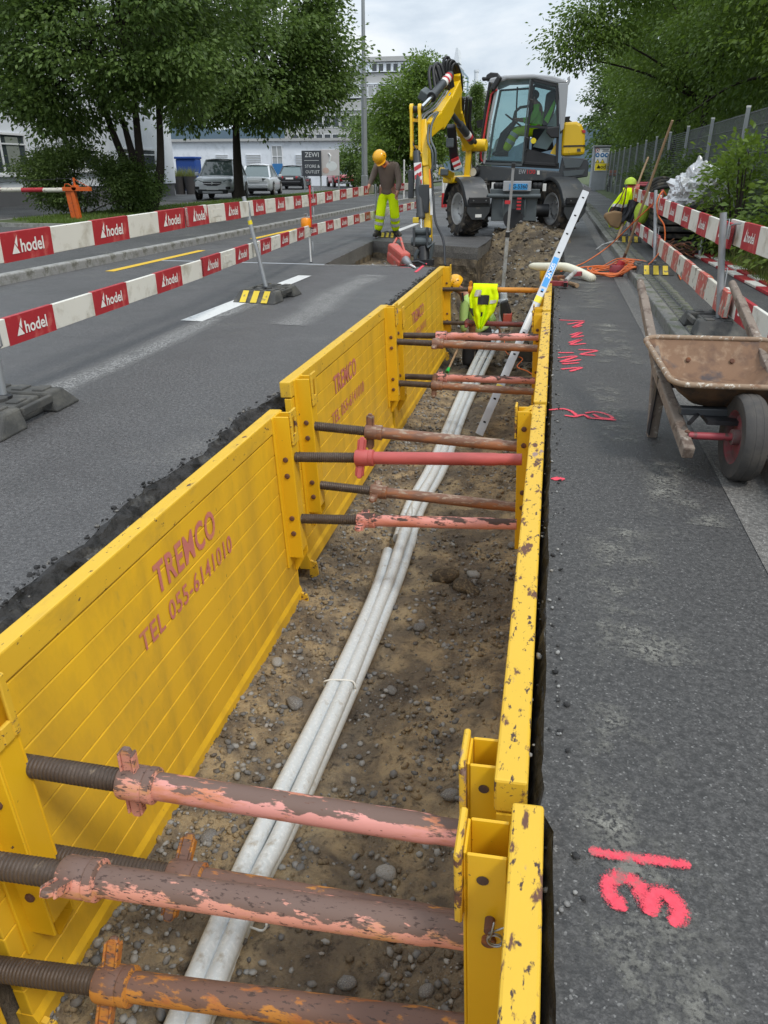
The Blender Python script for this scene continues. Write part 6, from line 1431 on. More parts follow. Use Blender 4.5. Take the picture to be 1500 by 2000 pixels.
    for s in (-1, 1):
        sd = up.cross(fc).normalized(); m = MB(); m.ball(hd + sd * s * .10 - up * .02, (.016, .022, .032), 8, 6); m.build('ear', mats['skin'], t, smooth=180)
        m = MB(); m.ball(hd + fc * .088 + sd * s * .033 + up * .005, .013, 8, 6); m.build('eye', M['black'], t, smooth=180)
    m = MB(); m.box(hd + fc * .083 - up * .062, (.045, .02, .010)); m.build('mouth', M['tool_red'], t)
    return t, nd
A = lambda px, py, y: at(px, py, y=y)
w1, _ = person('worker standing on the road in yellow helmet, taupe sweater and yellow trousers, looking down', dict(
    pelvis=A(757, 373, 15.98), chest=A(756, 331, 15.86), neck=A(750, 317, 15.72), head=A(742, 308, 15.58),
    lsh=A(737, 322, 15.84), lel=A(728, 346, 15.78), lwr=A(720, 364, 15.62), lhd=A(718, 372, 15.6),
    rsh=A(774, 325, 15.86), rel=A(780, 353, 15.80), rwr=A(776, 376, 15.68), rhd=A(773, 386, 15.66),
    lhip=A(748, 378, 15.98), rhip=A(767, 378, 15.98), lkn=A(743, 418, 15.90), rkn=A(771, 419, 15.92), lan=A(738, 453, 15.92), ran=A(773, 452, 16.12),
    ltoe=A(733, 462, 15.78), rtoe=A(781, 459, 15.98)), dict(skin=M['skin'], shirt=M['taupe'], trousers=M['hivis'], helmet=True, bands=True), (-3.40, 15.95, 0), (.25, -.75, -.6))
m = MB(); m.tube([A(745, 322, 15.62), A(751, 327, 15.66), A(755, 320, 15.68)], .012, 6); m.build('collar_edge', M['orange_cable'], w1, world=True)
w2, _ = person('worker bending in the trench in yellow helmet and pale green shirt', dict(
    pelvis=A(938, 640, 11.35), chest=A(918, 590, 11.30), neck=A(902, 568, 11.25), head=A(890, 556, 11.20),
    lsh=A(908, 590, 11.18), lel=A(905, 622, 11.16), lwr=A(906, 652, 11.12), lhd=A(908, 668, 11.1),
    rsh=A(935, 588, 11.45), rel=A(955, 612, 11.42), rwr=A(968, 632, 11.38), rhd=A(975, 640, 11.38),
    lhip=A(928, 650, 11.30), rhip=A(950, 650, 11.40), lkn=A(914, 686, 11.25), rkn=A(940, 690, 11.35), lan=A(914, 716, 11.25), ran=A(938, 716, 11.40),
    ltoe=A(902, 724, 11.15), rtoe=A(926, 724, 11.3)), dict(skin=M['skin'], shirt=M['pale_green'], trousers=M['dark_cloth'], helmet=True), (*at(920, 722, y=11.3)[:2], at(920, 722, y=11.3).z), (-.85, -.35, -.35))
for px in (903, 925):
    m = MB(); a, b = A(px, 572, 11.12), A(px + 8, 640, 11.18); m.bar(a, b, .03, .012, up=(0, 1, 0)); m.build('shirt_piping', M['dark_cloth'], w2, world=True)
w3, _ = person('excavator operator in green jacket sitting at the controls', dict(
    pelvis=A(1050, 252, 17.9), chest=A(1052, 216, 17.9), neck=A(1047, 201, 17.9), head=A(1042, 189, 17.88),
    lsh=A(1050, 212, 17.70), lel=A(1038, 237, 17.66), lwr=A(1020, 236, 17.68), lhd=A(1010, 234, 17.7),
    rsh=A(1050, 212, 18.10), rel=A(1038, 236, 18.12), rwr=A(1018, 233, 18.05), rhd=A(1008, 232, 18.0),
    lhip=A(1046, 256, 17.80), rhip=A(1046, 256, 18.0), lkn=A(1008, 257, 17.76), rkn=A(1005, 255, 18.05), lan=A(985, 298, 17.74), ran=A(980, 296, 18.05),
    ltoe=A(973, 303, 17.74), rtoe=A(968, 302, 18.05)), dict(skin=M['skin'], shirt=M['hivis_green'], trousers=M['hivis'], bands=True), (*at(1045, 262, y=17.9)[:2], at(1045, 262, y=17.9).z), (-.97, -.1, -.15))
# ------------------------------------------------------------------ cars
def car(label, loc, heading, paint, L=4.3, Wd=1.80, H=1.65, suv=True, rear=False):
    a = math.atan2(heading[1], heading[0]); t = thing('parked_car', label, 'car', loc, (0, 0, a), 'cars in the car park'); hw = Wd / 2; s = L / 4.4; hb = .30 if suv else .22
    belt = .60 * H
    hood = belt * (.98 if suv else .90); trunk = belt * (1.0 if suv else .99)
    # stations along x (front = +): x, half width, bottom, shoulder
    S = [(-L / 2, hw * .80, hb + .16, trunk * .80), (-L / 2 + .06, hw * .90, hb + .08, trunk * .96), (-L * .40, hw * .97, hb, trunk), (-L * .18, hw, hb - .04, belt), (L * .12, hw, hb - .04, belt), (L * .26, hw * .99, hb - .02, hood), (L * .40, hw * .95, hb, hood * .94), (L / 2 - .12, hw * .86, hb + .02, hood * .82), (L / 2, hw * .72, hb + .12, hood * .66)]
    m = MB(); rows = []
    for x, w, zb, zs in S:
        zm = (zb + zs) / 2; ring = [(-w * .90, zb), (-w, zb + .10), (-w * 1.0, zm), (-w * .97, zs - .07), (-w * .86, zs), (-w * .45, zs + .025), (0, zs + .035)]
        ring = ring + [(-y, z) for y, z in reversed(ring[:-1])]; rows.append([Vector((x, y, z)) for y, z in ring] + [Vector((x, ring[0][0], ring[0][1]))])
    m.grid(rows); n = len(rows[0]) - 1; m.add(rows[0][:n], [tuple(range(n))]); m.add(rows[-1][:n], [tuple(reversed(range(n)))])
    body = m.build('body', paint, t, smooth=50)
    # greenhouse: glass with painted roof and pillars
    x0, x1, x2, x3 = (-L * .47, -L * .36, L * .05, L * .25) if suv else (-L * .38, -L * .20, L * .06, L * .26)
    zb = belt - .02; zr = H; wb, wr = hw * .86, hw * .66
    gl = MB(); q = lambda x, w, z: [Vector((x, -w, z)), Vector((x, w, z))]
    b, c, d, e = q(x0, wb, zb), q(x1, wr, zr - .02), q(x2, wr, zr - .03), q(x3, wb, zb)
    gl.add([b[0], b[1], c[1], c[0], d[0], d[1], e[1], e[0]], [(0, 1, 2, 3), (4, 5, 6, 7), (0, 3, 4, 7), (1, 6, 5, 2), (3, 2, 5, 4)]); gr = gl.build('window_glass', M['car_glass'], t)
    m = MB(); k = []
    for i in range(7):
        f = i / 6; x = x1 + (x2 - x1) * f - .06 + .12 * f; z = zr + .035 * math.sin(math.pi * f); k.append([Vector((x, wr * 1.04 * y, z - .05 * y * y)) for y in (-1, -.5, 0, .5, 1)])
    m.grid(k); o = m.build('roof', paint, t, smooth=60); sl = o.modifiers.new('s', 'SOLIDIFY'); sl.thickness = .04
    m = MB()
    for sg in (0, 1):
        for p, r_, w in ((b, c, .09), (e, d, .06)): m.bar(p[sg], r_[sg], w, .05, up=(1, 0, 0))
        mid0, mid1 = b[sg].lerp(e[sg], .52), c[sg].lerp(d[sg], .55); m.bar(mid0, mid1, .06, .03, up=(0, 1, 0))
        if suv: m.bar(b[sg].lerp(e[sg], .17), c[sg].lerp(d[sg], .10), .12, .03, up=(0, 1, 0))
        m.bar(b[sg], e[sg], .03, .04); m.bar(c[sg], d[sg], .05, .05)
    m.build('pillars', paint, t)
    wr_ = .34 if suv else .32
    for wx in (L * .30, -L * .295):
        for sg in (-1, 1):
            w = MB(); w.lathe([(wr_ * .62, -.10), (wr_ * .97, -.10), (wr_, -.07), (wr_, .07), (wr_ * .97, .10), (wr_ * .62, .10)], (wx, sg * (hw - .09), wr_), (0, sg, 0), 24); wo_ = w.build('wheel', M['tyre'], t, smooth=35)
            w = MB()
            for k_ in range(10):
                an = k_ * math.pi / 5; w.bar((wx, sg * (hw + .012), wr_), (wx + wr_ * .6 * math.cos(an), sg * (hw + .012), wr_ + wr_ * .6 * math.sin(an)), .03, .045, up=(0, 1, 0))
            w.lathe([(wr_ * .57, 0), (wr_ * .66, .012), (wr_ * .66, .02)], (wx, sg * (hw + .0), wr_), (0, sg, 0), 24, caps=False); w.build('rim', M['rim'], wo_)
            w = MB(); w.lathe([(wr_ * 1.10, 0), (wr_ * 1.14, .025), (wr_ * .9, .026)], (wx, sg * (hw - .02), wr_), (0, sg, 0), 24); w.build('wheel_arch', M['black'], t)
    xf = L / 2
    if not rear:
        m = MB(); m.prism([(-.42, .06), (.42, .06), (.36, -.05), (.20, -.10), (-.20, -.10), (-.36, -.05)], (xf - .035, 0, hood * .70), (0, 1, 0), (-.25, 0, 1), .07); g = m.build('grille', M['black'], t, bevel=.01)
        m = MB(); m.bar((xf + .02, -.36, hood * .70), (xf + .02, .36, hood * .70), .02, .025); m.lathe([(.06, 0), (.05, .03)], (xf + .0, 0, hood * .70), (1, 0, .1), 14); m.build('grille_bar', M['chrome'], g)
        for sg in (-1, 1):
            m = MB(); m.prism([(.0, .05), (.36, .13), (.40, .05), (.10, -.06)], (xf - .10, sg * .44, hood * .74), (-.35, sg, 0), (-.3, 0, 1), .12); m.build('headlight', M['car_glass'], t, bevel=.015)
            m = MB(); m.box((xf - .06, sg * .62, hb + .20), (.14, .30, .11), (0, 0, -sg * .35)); m.build('fog_lamp_bay', M['black'], t, bevel=.02)
        m = MB(); m.box((xf - .04, 0, hb + .05), (.14, 1.30, .18)); m.build('bumper_insert', M['black'], t, bevel=.03)
        m = MB(); m.box((xf + .015, 0, hb + .02), (.08, .9, .09)); m.build('skid_plate', M['exc_cabgrey'], t, bevel=.02)
        m = MB(); m.box((xf + .015, 0, hood * .48), (.02, .52, .11)); m.build('number_plate', M['sign_white'], t)
    else:
        xr = -L / 2
        for sg in (-1, 1):
            m = MB(); m.prism([(-.02, .10), (.32, .08), (.34, -.06), (.02, -.08)], (xr + .05, sg * .42, trunk * .84), (.28, sg, 0), (.08, 0, 1), .12); m.build('tail_light', M['tail_red'] if paint is M['car_black'] else M['exc_grey'], t, bevel=.015)
        m = MB(); m.box((xr - .015, 0, trunk * .80), (.02, .52, .11)); m.build('number_plate', M['sign_white'], t)
        m = MB(); m.bar((xr - .03, -hw * .82, hb + .22), (xr - .03, hw * .82, hb + .22), .12, .20, up=(0, 0, 1)); m.build('bumper', paint, t, bevel=.05)
        m = MB(); m.box((xr + .05, 0, hb + .06), (.12, 1.3, .14)); m.build('lower_valance', M['black'], t)
    for sg in (-1, 1):
        m = MB(); m.box((L * .17, sg * (hw + .06), belt + .06), (.10, .18, .13)); m.build('mirror', paint, t, bevel=.03)
    return t
car('silver SUV parked nose towards the road behind the single tree trunk', (-15.15, 35.3, .065), (.20, -.98), M['car_silver'])
car('silver saloon seen from behind, parked beyond the SUV', (-15.75, 42.0, .065), (-.20, .98), M['car_silver'], 4.6, 1.78, 1.45, False, True)
car('black car seen from behind, parked behind the dark billboard', (-18.1, 55.0, .065), (-.16, .98), M['car_black'], 4.6, 1.85, 1.46, False, True)
car('small red car with pale windscreen beyond the billboards', (-16.6, 62.0, .065), (.45, -.9), M['car_red'], 3.9, 1.75, 1.5, True)

# ------------------------------------------------------------------ billboards, lamp post, gate, planters
def billboard(label, px0, py0, px1, py1, y, mat, legs):
    a, b = at(px0, py1, y=y), at(px1, py0, y=y); t = thing('billboard', label, 'billboard', (a.x, y, .14)); w, h = b.x - a.x, b.z - a.z; zc = (a.z + b.z) / 2 - .14
    m = MB(); m.box((w / 2, 0, zc), (w, .06, h)); pn = m.build('panel', mat, t, bevel=.01)
    for lx in legs: m = MB(); x = at(lx, 350, y=y).x - a.x; m.cyl((x, .06, 0), (x, .06, zc), .05, n=10); m.build('leg', M['galv'], t, smooth=40)
    return t, pn, w, h, zc
t, pn, w, h, zc = billboard('dark grey billboard with pale lettering under the tree', 591, 294, 627, 344, 46.5, M['sign_dark'], (594, 626))
for s, sz, z in (('ZEWI', .36, .45), ('STORE &', .235, -.16), ('OUTLET', .235, -.46)):
    me = text_mesh(s, sz, M['sign_white'], .0); o = link('lettering', me, pn, (w / 2 + .04, -.034, zc + z), (R(90), 0, 0))
m = MB(); m.box((w / 2, -.032, zc + .16), (w * .75, .004, .02)); m.build('rule', M['sign_white'], pn)
t, pn, w, h, zc = billboard('pale billboard with a picture of a lying baby beside the dark one', 627.5, 292, 662, 343, 46.6, M['print_bg'], (661,))
m = MB()
m.ball((.30, -.034, zc - .42), (.20, .004, .16), 16, 8); m.build('printed_head', M['skin_pink'], pn); m = MB(); m.ball((.66, -.033, zc - .18), (.34, .003, .26), 16, 8); m.tube([(.55, -.034, zc + .05), (.62, -.034, zc + .35), (.50, -.034, zc + .5)], .05, 6); m.build('printed_body', M['sign_white'], pn)
t = thing('lamp_post', 'tall grey steel lamp post rising out of the picture top', 'lamp post', (-9.70, 41.0, .13)); b = at(709, 200, y=41.0)
m = MB(); m.cyl((0, 0, 0), (0, 0, 5.5), .15, .14, n=16); m.cyl((0, 0, 5.5), (0, 0, 11.5), .10, .07, n=16); m.build('column', M['galv'], t, smooth=40); m = MB(); m.box((0, 0, .6), (.32, .30, .6)); m.build('base_box', M['galv'], t, bevel=.03)
m = MB(); m.tube([(0, 0, 11.4), (.1, 0, 11.9), (.5, 0, 12.1), (1.6, 0, 12.15)], .05, 8); m.box((1.9, 0, 12.12), (.8, .25, .12)); m.build('lamp_arm', M['galv'], t)
g0 = Vector((-11.9, 18.3, .10)); t = thing('barrier_gate', 'orange gate post with red and white pole across the driveway at left', 'gate', g0)
zt = at(160, 371, y=18.3).z - .10
m = MB(); m.bar((-.06, 0, 0), (-.12, 0, zt + .03), .14, .07, up=(0, 1, 0)); m.bar((.08, 0, 0), (.02, 0, zt), .10, .12, up=(0, 1, 0)); m.build('post', M['orange_gate'], t, bevel=.01)
m = MB(); m.box((.15, -.02, zt + .02), (.75, .12, .09)); m.lathe([(.07, -.08), (.07, .08)], (.10, 0, zt + .05), (0, 1, 0), 14); m.bar((.10, 0, zt), (.09, 0, zt + .28), .04, .05, up=(0, 1, 0)); m.tube([(.09, 0, zt + .26), (.3, 0, zt + .15), (.5, 0, zt + .06)], .008, 5); m.tube([(-.22, 0, zt), (-.18, 0, zt + .13), (-.08, 0, zt + .14), (.02, 0, zt + .06)], .012, 6); m.build('hinge_arm', M['orange_gate'], t, bevel=.006)
for k in range(9):
    m = MB(); x0 = -.18 - k * .62; m.cyl((x0, 0, zt), (x0 - .62, 0, zt - .012), .055, n=14); m.build('pole_section', M['board_old_white'] if k % 2 == 0 else M['board_red'], t, smooth=40)
m = MB(); m.tube([(.09, 0, zt + .27), (-2.0, 0, zt + .17), (-5.5, 0, zt + .02)], .008, 5); m.build('stay_wire', M['black'], t)
for i, px in enumerate((353, 374)):
    b = at(px, 377, y=41.5); t = thing('planter', ('dark tapered planter with dry grass by the white wall, left of two', 'dark tapered planter with dry grass by the white wall, right of two')[i], 'planter', (b.x, 41.5, .06))
    m = MB(); m.lathe([(.26, 0), (.36, .85), (.37, .9), (.33, .9), (.32, .8)], (0, 0, 0), (0, 0, 1), 20); m.build('pot', M['planter'], t, smooth=40)
    def ar(rg): a_ = rg.uniform(0, 6.28); r_ = .3 * rg.random() ** .5; return (r_ * math.cos(a_), r_ * math.sin(a_))
    o = blades(260, ar, .55, .012, 5 + i, .8, M['weed'], 'dry_grass', None, .45); o.parent = t; del o['category']
b = at(366, 372, y=44); t = thing('blue_container', 'blue plastic container against the white wall behind the planters', 'container', (b.x, 44.5, .06)); m = MB(); m.box((0, 0, .95), (1.25, .8, 1.7)); m.build('bin_body', M['blue_bin'], t, bevel=.06); m = MB(); m.box((0, -.02, 1.86), (1.32, .9, .12)); m.build('lid', M['blue_bin'], t, bevel=.03); m = MB(); m.box((.2, -.41, .75), (.4, .01, .16)); m.build('label_plate', M['sign_white'], t)

# ------------------------------------------------------------------ buildings
def window(parent, c, ux, w, h, mulls=(0,), bar=None, sill=True, glassm='win_glass', dep=.10, curtain=False):
    """c centre of the opening on the wall surface, ux horizontal unit vector along the wall, outward normal = ux x up"""
    ux = Vector(ux).normalized(); up = Vector((0, 0, 1)); n = ux.cross(up); c = Vector(c); rm = Matrix((ux, n, up)).transposed()
    m = MB(); m.T = Matrix.Translation(c) @ rm.to_4x4()
    m.box((0, .004, 0), (w, .008, h)); o = m.build('window', M[glassm], parent)
    f = MB(); f.T = m.T; t = .07
    for a, b in (((-w / 2, 0), (t, h)), ((w / 2, 0), (t, h))): f.box((a[0], .03, 0), (b[0], .06, h + t))
    for z in (-h / 2, h / 2): f.box((0, .03, z), (w + t * .98, .058, t))
    for x in mulls: f.box((x * w, .028, 0), (t * .8, .05, h - t))
    if bar is not None: f.box((0, .026, bar * h), (w - t, .046, t * .7))
    f.build('frame', M['win_frame'], o)
    if sill: s = MB(); s.T = m.T; s.box((0, .07, -h / 2 - .07), (w + .25, .16, .06)); s.build('sill', M['win_frame'], o)
    if curtain: s = MB(); s.T = m.T; [s.box((w * (.14 + .05 * k), .012 + .004 * (k % 2), -.03), (w * .052, .012, h * .9)) for k in range(5)]; s.build('curtain', M['curtain'], o)
FX = -19.6
t = thing('white_building', 'white rendered building with framed windows behind the tree at left', 'building', (FX, 24.4, .05)); b0 = t.location
m = MB(); m.box((-5, 0, 4.6), (10, 30.4, 8.0)); m.build('wall', M['facade_white'], t); m = MB(); m.box((-5, 0, .30), (9.9, 30.2, .62)); m.build('plinth', M['facade_dark'], t)
m = MB(); m.box((-5, 0, 8.7), (10.6, 31, .25)); m.build('eaves', M['win_frame'], t)
def fpx(px, py): p = at(px, py, x=FX); return p
for i, (x0, y0, x1, y1) in enumerate(((-42, 262, 44, 341), (139, 292, 188, 332), (243, 292, 300, 334))):
    a, b = fpx(x0, y1), fpx(x1, y0); c = (a + b) / 2 - b0; c.x = .002; window(t, c, (0, 1, 0), abs(b.y - a.y), min(2.1, abs(fpx((x0 + x1) / 2, y0).z - fpx((x0 + x1) / 2, y1).z)), (0.0,), .25, curtain=(i == 0))
for y in (-12, -6, 0, 6, 12): window(t, (.002, y, 6.4), (0, 1, 0), 1.9, 1.7, (0,), .25)
m = MB(); m.cyl((.08, -8.6, .3), (.08, -8.6, 8.6), .06, n=10); m.build('downpipe', M['galv'], t)
# low garage building behind the cars
yb = 66.0; a = at(330, 372, y=yb); b = at(700, 372, y=yb); t = thing('garage_building', 'low white building with louvred doors behind the parked cars', 'building', (a.x, yb, .05)); Wd = b.x - a.x; b0 = t.location
m = MB(); m.box((Wd / 2, 3, 1.72), (Wd, 6, 3.44)); m.build('wall', M['facade_white'], t); m = MB(); m.box((Wd / 2, 2.98, 3.52), (Wd + .4, 6.5, .2)); m.build('roof', M['facade_grey'], t)
for k, (p0, p1) in enumerate(((423, 448), (482, 512), (578, 592))):
    x0, x1 = at(p0, 330, y=yb).x - b0.x, at(p1, 330, y=yb).x - b0.x; zt_, zb_ = at(p0, 303, y=yb).z, at(p0, 332, y=yb).z
    m = MB(); m.box(((x0 + x1) / 2, -.03, (zt_ + zb_) / 2), (x1 - x0, .06, zt_ - zb_)); dr = m.build('louvre_door', M['facade_white'], t)
    for j in range(9): m = MB(); m.box(((x0 + x1) / 2, -.075, zb_ + (zt_ - zb_) * (j + .5) / 9), (x1 - x0 - .1, .03, .05)); m.build('slat', M['facade_grey'], dr)
x0, x1 = at(533, 330, y=yb).x - b0.x, at(553, 330, y=yb).x - b0.x
window(t, ((x0 + x1) / 2, -.002, at(540, 312, y=yb).z), (1, 0, 0), x1 - x0, 2.0, (0,), 0.1, False, 'blind')
m = MB(); m.box(((x0 + x1) / 2, -.05, at(540, 345, y=yb).z), (x1 - x0, .1, 1.9)); dd = m.build('door', M['sign_blue'], t); m = MB(); m.box(((x0 + x1) / 2 + .5, -.12, at(540, 345, y=yb).z), (.06, .06, .2)); m.build('handle', M['steel'], dd)
yb = 70.0; a, b = at(664, 362, y=yb), at(700, 290, y=yb); t = thing('blue_shed', 'blue grey flat wall of a shed beyond the billboards', 'building', (a.x, yb, .05)); m = MB(); m.box(((b.x - a.x) / 2, 2, (b.z) / 2), (b.x - a.x, 4, b.z)); m.build('wall', pbr('blue_grey_wall', (.14, .24, .34), .7), t); m = MB(); m.box(((b.x - a.x) / 2, 1.95, b.z + .05), (b.x - a.x + .2, 4.2, .12)); m.build('roof', M['facade_grey'], t)
# grey office building far behind
yo = 118.0; O = at(590, 345, y=yo); t = thing('office_building', 'grey concrete office block with window bands far behind the trees', 'building', (O.x, yo, 0)); b0 = t.location
def opx(m, x0, y0, x1, y1, dy=0., dep=10.): a, b = at(x0, y1, y=yo), at(x1, y0, y=yo); m.box(((a.x + b.x) / 2 - b0.x, dy + dep / 2, (a.z + b.z) / 2), (b.x - a.x, dep, b.z - a.z)); return m
for nm, mat, rc in (('wall', 'facade_grey', (560, 192, 852, 345, 0)), ('upper_storey', 'facade_grey', (645, 138, 852, 166, 1.2)), ('penthouse', 'facade_white', (702, 115, 818, 141, 2.5)), ('roof_band', 'facade_grey', (698, 104, 822, 117, 2.0)), ('wing', 'facade_grey', (661, 121, 703, 142, 3.0)), ('white_band', 'facade_white', (560, 158, 852, 167, .7)), ('window_band', 'facade_white', (600, 166, 852, 193, .4)), ('stair_tower', 'facade_grey', (846, 116, 886, 300, 3.0)), ('sill_band', 'facade_white', (640, 136, 852, 140, 1.0)), ('lower_band', 'facade_white', (560, 213, 852, 217, -.2))):
    opx(MB(), *rc[:4], dy=rc[4]).build(nm, M[mat], t)
for x in (662, 676, 690, 704, 718, 732): a, b = at(x, 190, y=yo), at(x + 11, 166, y=yo); window(t, ((a.x + b.x) / 2 - b0.x, .38, (a.z + b.z) / 2), (1, 0, 0), b.x - a.x, b.z - a.z, (), None, False, 'blind')
for x in (645, 631, 617, 746, 760): a, b = at(x, 190, y=yo), at(x + 11, 166, y=yo); window(t, ((a.x + b.x) / 2 - b0.x, .38, (a.z + b.z) / 2), (1, 0, 0), b.x - a.x, b.z - a.z, (), None, False, 'blind')
for x in (719, 732, 747, 761, 776): a, b = at(x, 136, y=yo), at(x + 10, 119, y=yo); window(t, ((a.x + b.x) / 2 - b0.x, 2.48, (a.z + b.z) / 2), (1, 0, 0), b.x - a.x, b.z - a.z, (), None, False, 'win_glass')
for row in (225, 262, 300):
    for x in range(570, 850, 16): a, b = at(x, row + 24, y=yo), at(x + 12, row, y=yo); window(t, ((a.x + b.x) / 2 - b0.x, -.002, (a.z + b.z) / 2), (1, 0, 0), b.x - a.x, b.z - a.z, (), None, False, 'win_glass')
for x0, y0, x1, y1 in ((682, 100, 694, 122), (881, 88, 894, 118)):
    a, b = at(x0, y1, y=yo), at(x1, y0, y=yo); m = MB(); m.prism([(a.x - b0.x, a.z), (b.x - b0.x, a.z), ((a.x * .35 + b.x * .65) - b0.x, b.z), ((a.x * .65 + b.x * .35) - b0.x, b.z)], (0, 4, 0), (1, 0, 0), (0, 0, 1), 3.); m.build('skylight_fin', M['facade_white'], t)
m = MB(); gx0, gx1 = at(884, 120, y=yo), at(903, 230, y=yo)
for f in (0, 1): m.bar((gx0.x - b0.x + (gx1.x - gx0.x) * f, 5, gx0.z - 1.5 * f), (gx0.x - b0.x + (gx1.x - gx0.x) * f, 5, gx1.z), .25, .25, up=(0, 1, 0))
m.bar((gx0.x - b0.x, 5, gx0.z), (gx1.x - b0.x, 5, gx0.z - 1.5), .25, .25); m.build('steel_frame', pbr('pale_blue_steel', (.35, .45, .52), .5), t)
yo2 = 150.0; a, b = at(905, 300, y=yo2), at(950, 178, y=yo2); t = thing('grey_building', 'small grey building far behind the excavator cab', 'building', (a.x, yo2, 0)); m = MB(); m.box(((b.x - a.x) / 2, 4, b.z / 2), (b.x - a.x, 8, b.z)); m.build('wall', M['facade_grey'], t); a2, b2 = at(934, 195, y=yo2), at(944, 183, y=yo2); window(t, ((a2.x + b2.x) / 2 - a.x, -.002, (a2.z + b2.z) / 2), (1, 0, 0), b2.x - a2.x, b2.z - a2.z, (), None, False)
a, b = at(928, 195, y=146), at(928, 138, y=146); t = thing('chimney', 'slender white chimney beyond the small conifer', 'chimney', (a.x, 146, 0)); m = MB(); m.cyl((0, 0, 0), (0, 0, b.z), .42, .36, n=14); m.build('shaft', M['facade_white'], t, smooth=40); m = MB(); m.lathe([(.36, 0), (.44, .1), (.44, .4)], (0, 0, b.z - .3), (0, 0, 1), 14); m.build('cap', M['facade_white'], t)
# far hills, distance haze painted in by a bluer colour than their green
m = MB(); rows = []
for j in range(2): rows.append([(-900 + 30 * i, 1150 + 40 * j, (-2 if j == 0 else 62 + 55 * fb(i * .13, 1.0, 1.0, 3) + 12 * fb(i * .6, 2., 1., 5))) for i in range(61)])
m.grid(rows); struct('hills', m, pbr('haze_blue_hills', (.055, .085, .11), .95))

# ------------------------------------------------------------------ tool container with safety notice, bicycle
yc = 52.0; a, b = at(1152, 372, y=yc), at(1192, 286, y=yc); t = thing('tool_container', 'ribbed grey metal container with safety notices at the end of the walkway', 'container', (a.x, yc, .09)); Wc, Hc = b.x - a.x, b.z - .09
m = MB(); m.box((Wc / 2, 1.1, Hc / 2), (Wc, 2.2, Hc)); bd = m.build('body', M['container_grey'], t)
for k in range(11): m = MB(); m.box((Wc * (k + .5) / 11, -.02, Hc / 2), (Wc * .045, .04, Hc * .97)); m.build('rib', M['container_grey'], bd)
m = MB(); m.box((Wc / 2, 1.05, Hc + .03), (Wc + .1, 2.4, .07)); m.build('roof', M['galv'], t)
def cpx(x, y): p = at(x, y, y=yc); return p.x - a.x, p.z - .09
x0, z0 = cpx(1160, 334); x1, z1 = cpx(1191, 289); m = MB(); m.box(((x0 + x1) / 2, -.055, (z0 + z1) / 2), (x1 - x0, .03, z1 - z0)); bo = m.build('notice_board', M['sign_white'], t)
x0, z0 = cpx(1161, 333); x1, z1 = cpx(1189, 319); m = MB(); m.box(((x0 + x1) / 2, -.073, (z0 + z1) / 2), (x1 - x0, .006, z1 - z0)); ys_ = m.build('yellow_strip', M['label_yellow'], bo)
me = text_mesh('hodel', .32, M['black'], .02); o = link('lettering', me, ys_, ((x0 + x1) / 2 + .12, -.078, (z0 + z1) / 2), (R(90), 0, 0))
m = MB(); m.add([(x0 + .10, -.078, z0 + .12), (x0 + .32, -.078, z0 + .12), (x0 + .2, -.078, z0 + .3)], [(0, 1, 2)]); m.build('logo_mark', M['black'], ys_)
for x in (1167, 1176.5, 1185): cx, cz = cpx(x, 303); m = MB(); m.lathe([(.125, 0), (.125, .006)], (cx, -.07, cz), (0, -1, 0), 18); q = m.build('mandatory_sign', M['sign_blue'], bo); m = MB(); m.lathe([(.05, 0), (.05, .003)], (cx, -.077, cz), (0, -1, 0), 10); m.build('pictogram', M['sign_white'], q)
cx, cz = cpx(1167, 293.5); m = MB(); m.lathe([(.125, 0), (.125, .006)], (cx, -.07, cz), (0, -1, 0), 18); q = m.build('prohibition_sign', M['tape_red'], bo); m = MB(); m.lathe([(.095, 0), (.095, .003)], (cx, -.077, cz), (0, -1, 0), 16); m.build('sign_centre', M['sign_white'], q); m = MB(); m.lathe([(.045, 0), (.045, .003)], (cx, -.081, cz), (0, -1, 0), 10); m.build('pictogram', M['black'], q)
for x in (1167, 1176.5): cx, cz = cpx(x, 314.5); m = MB(); m.prism([(-.14, -.11), (.14, -.11), (0, .13)], (cx, -.074, cz), (1, 0, 0), (0, 0, 1), .006); q = m.build('warning_sign', M['black'], bo); m = MB(); m.prism([(-.095, -.085), (.095, -.085), (0, .08)], (cx, -.079, cz), (1, 0, 0), (0, 0, 1), .004); m.build('sign_centre', M['label_yellow'], q)
m = MB()
for k in range(5): cx, cz = cpx(1183, 291.5 + k * 1.3); m.box((cx, -.072, cz), (.42 - .05 * (k % 3), .003, .018))
m.build('small_print', M['sign_dark'], bo)
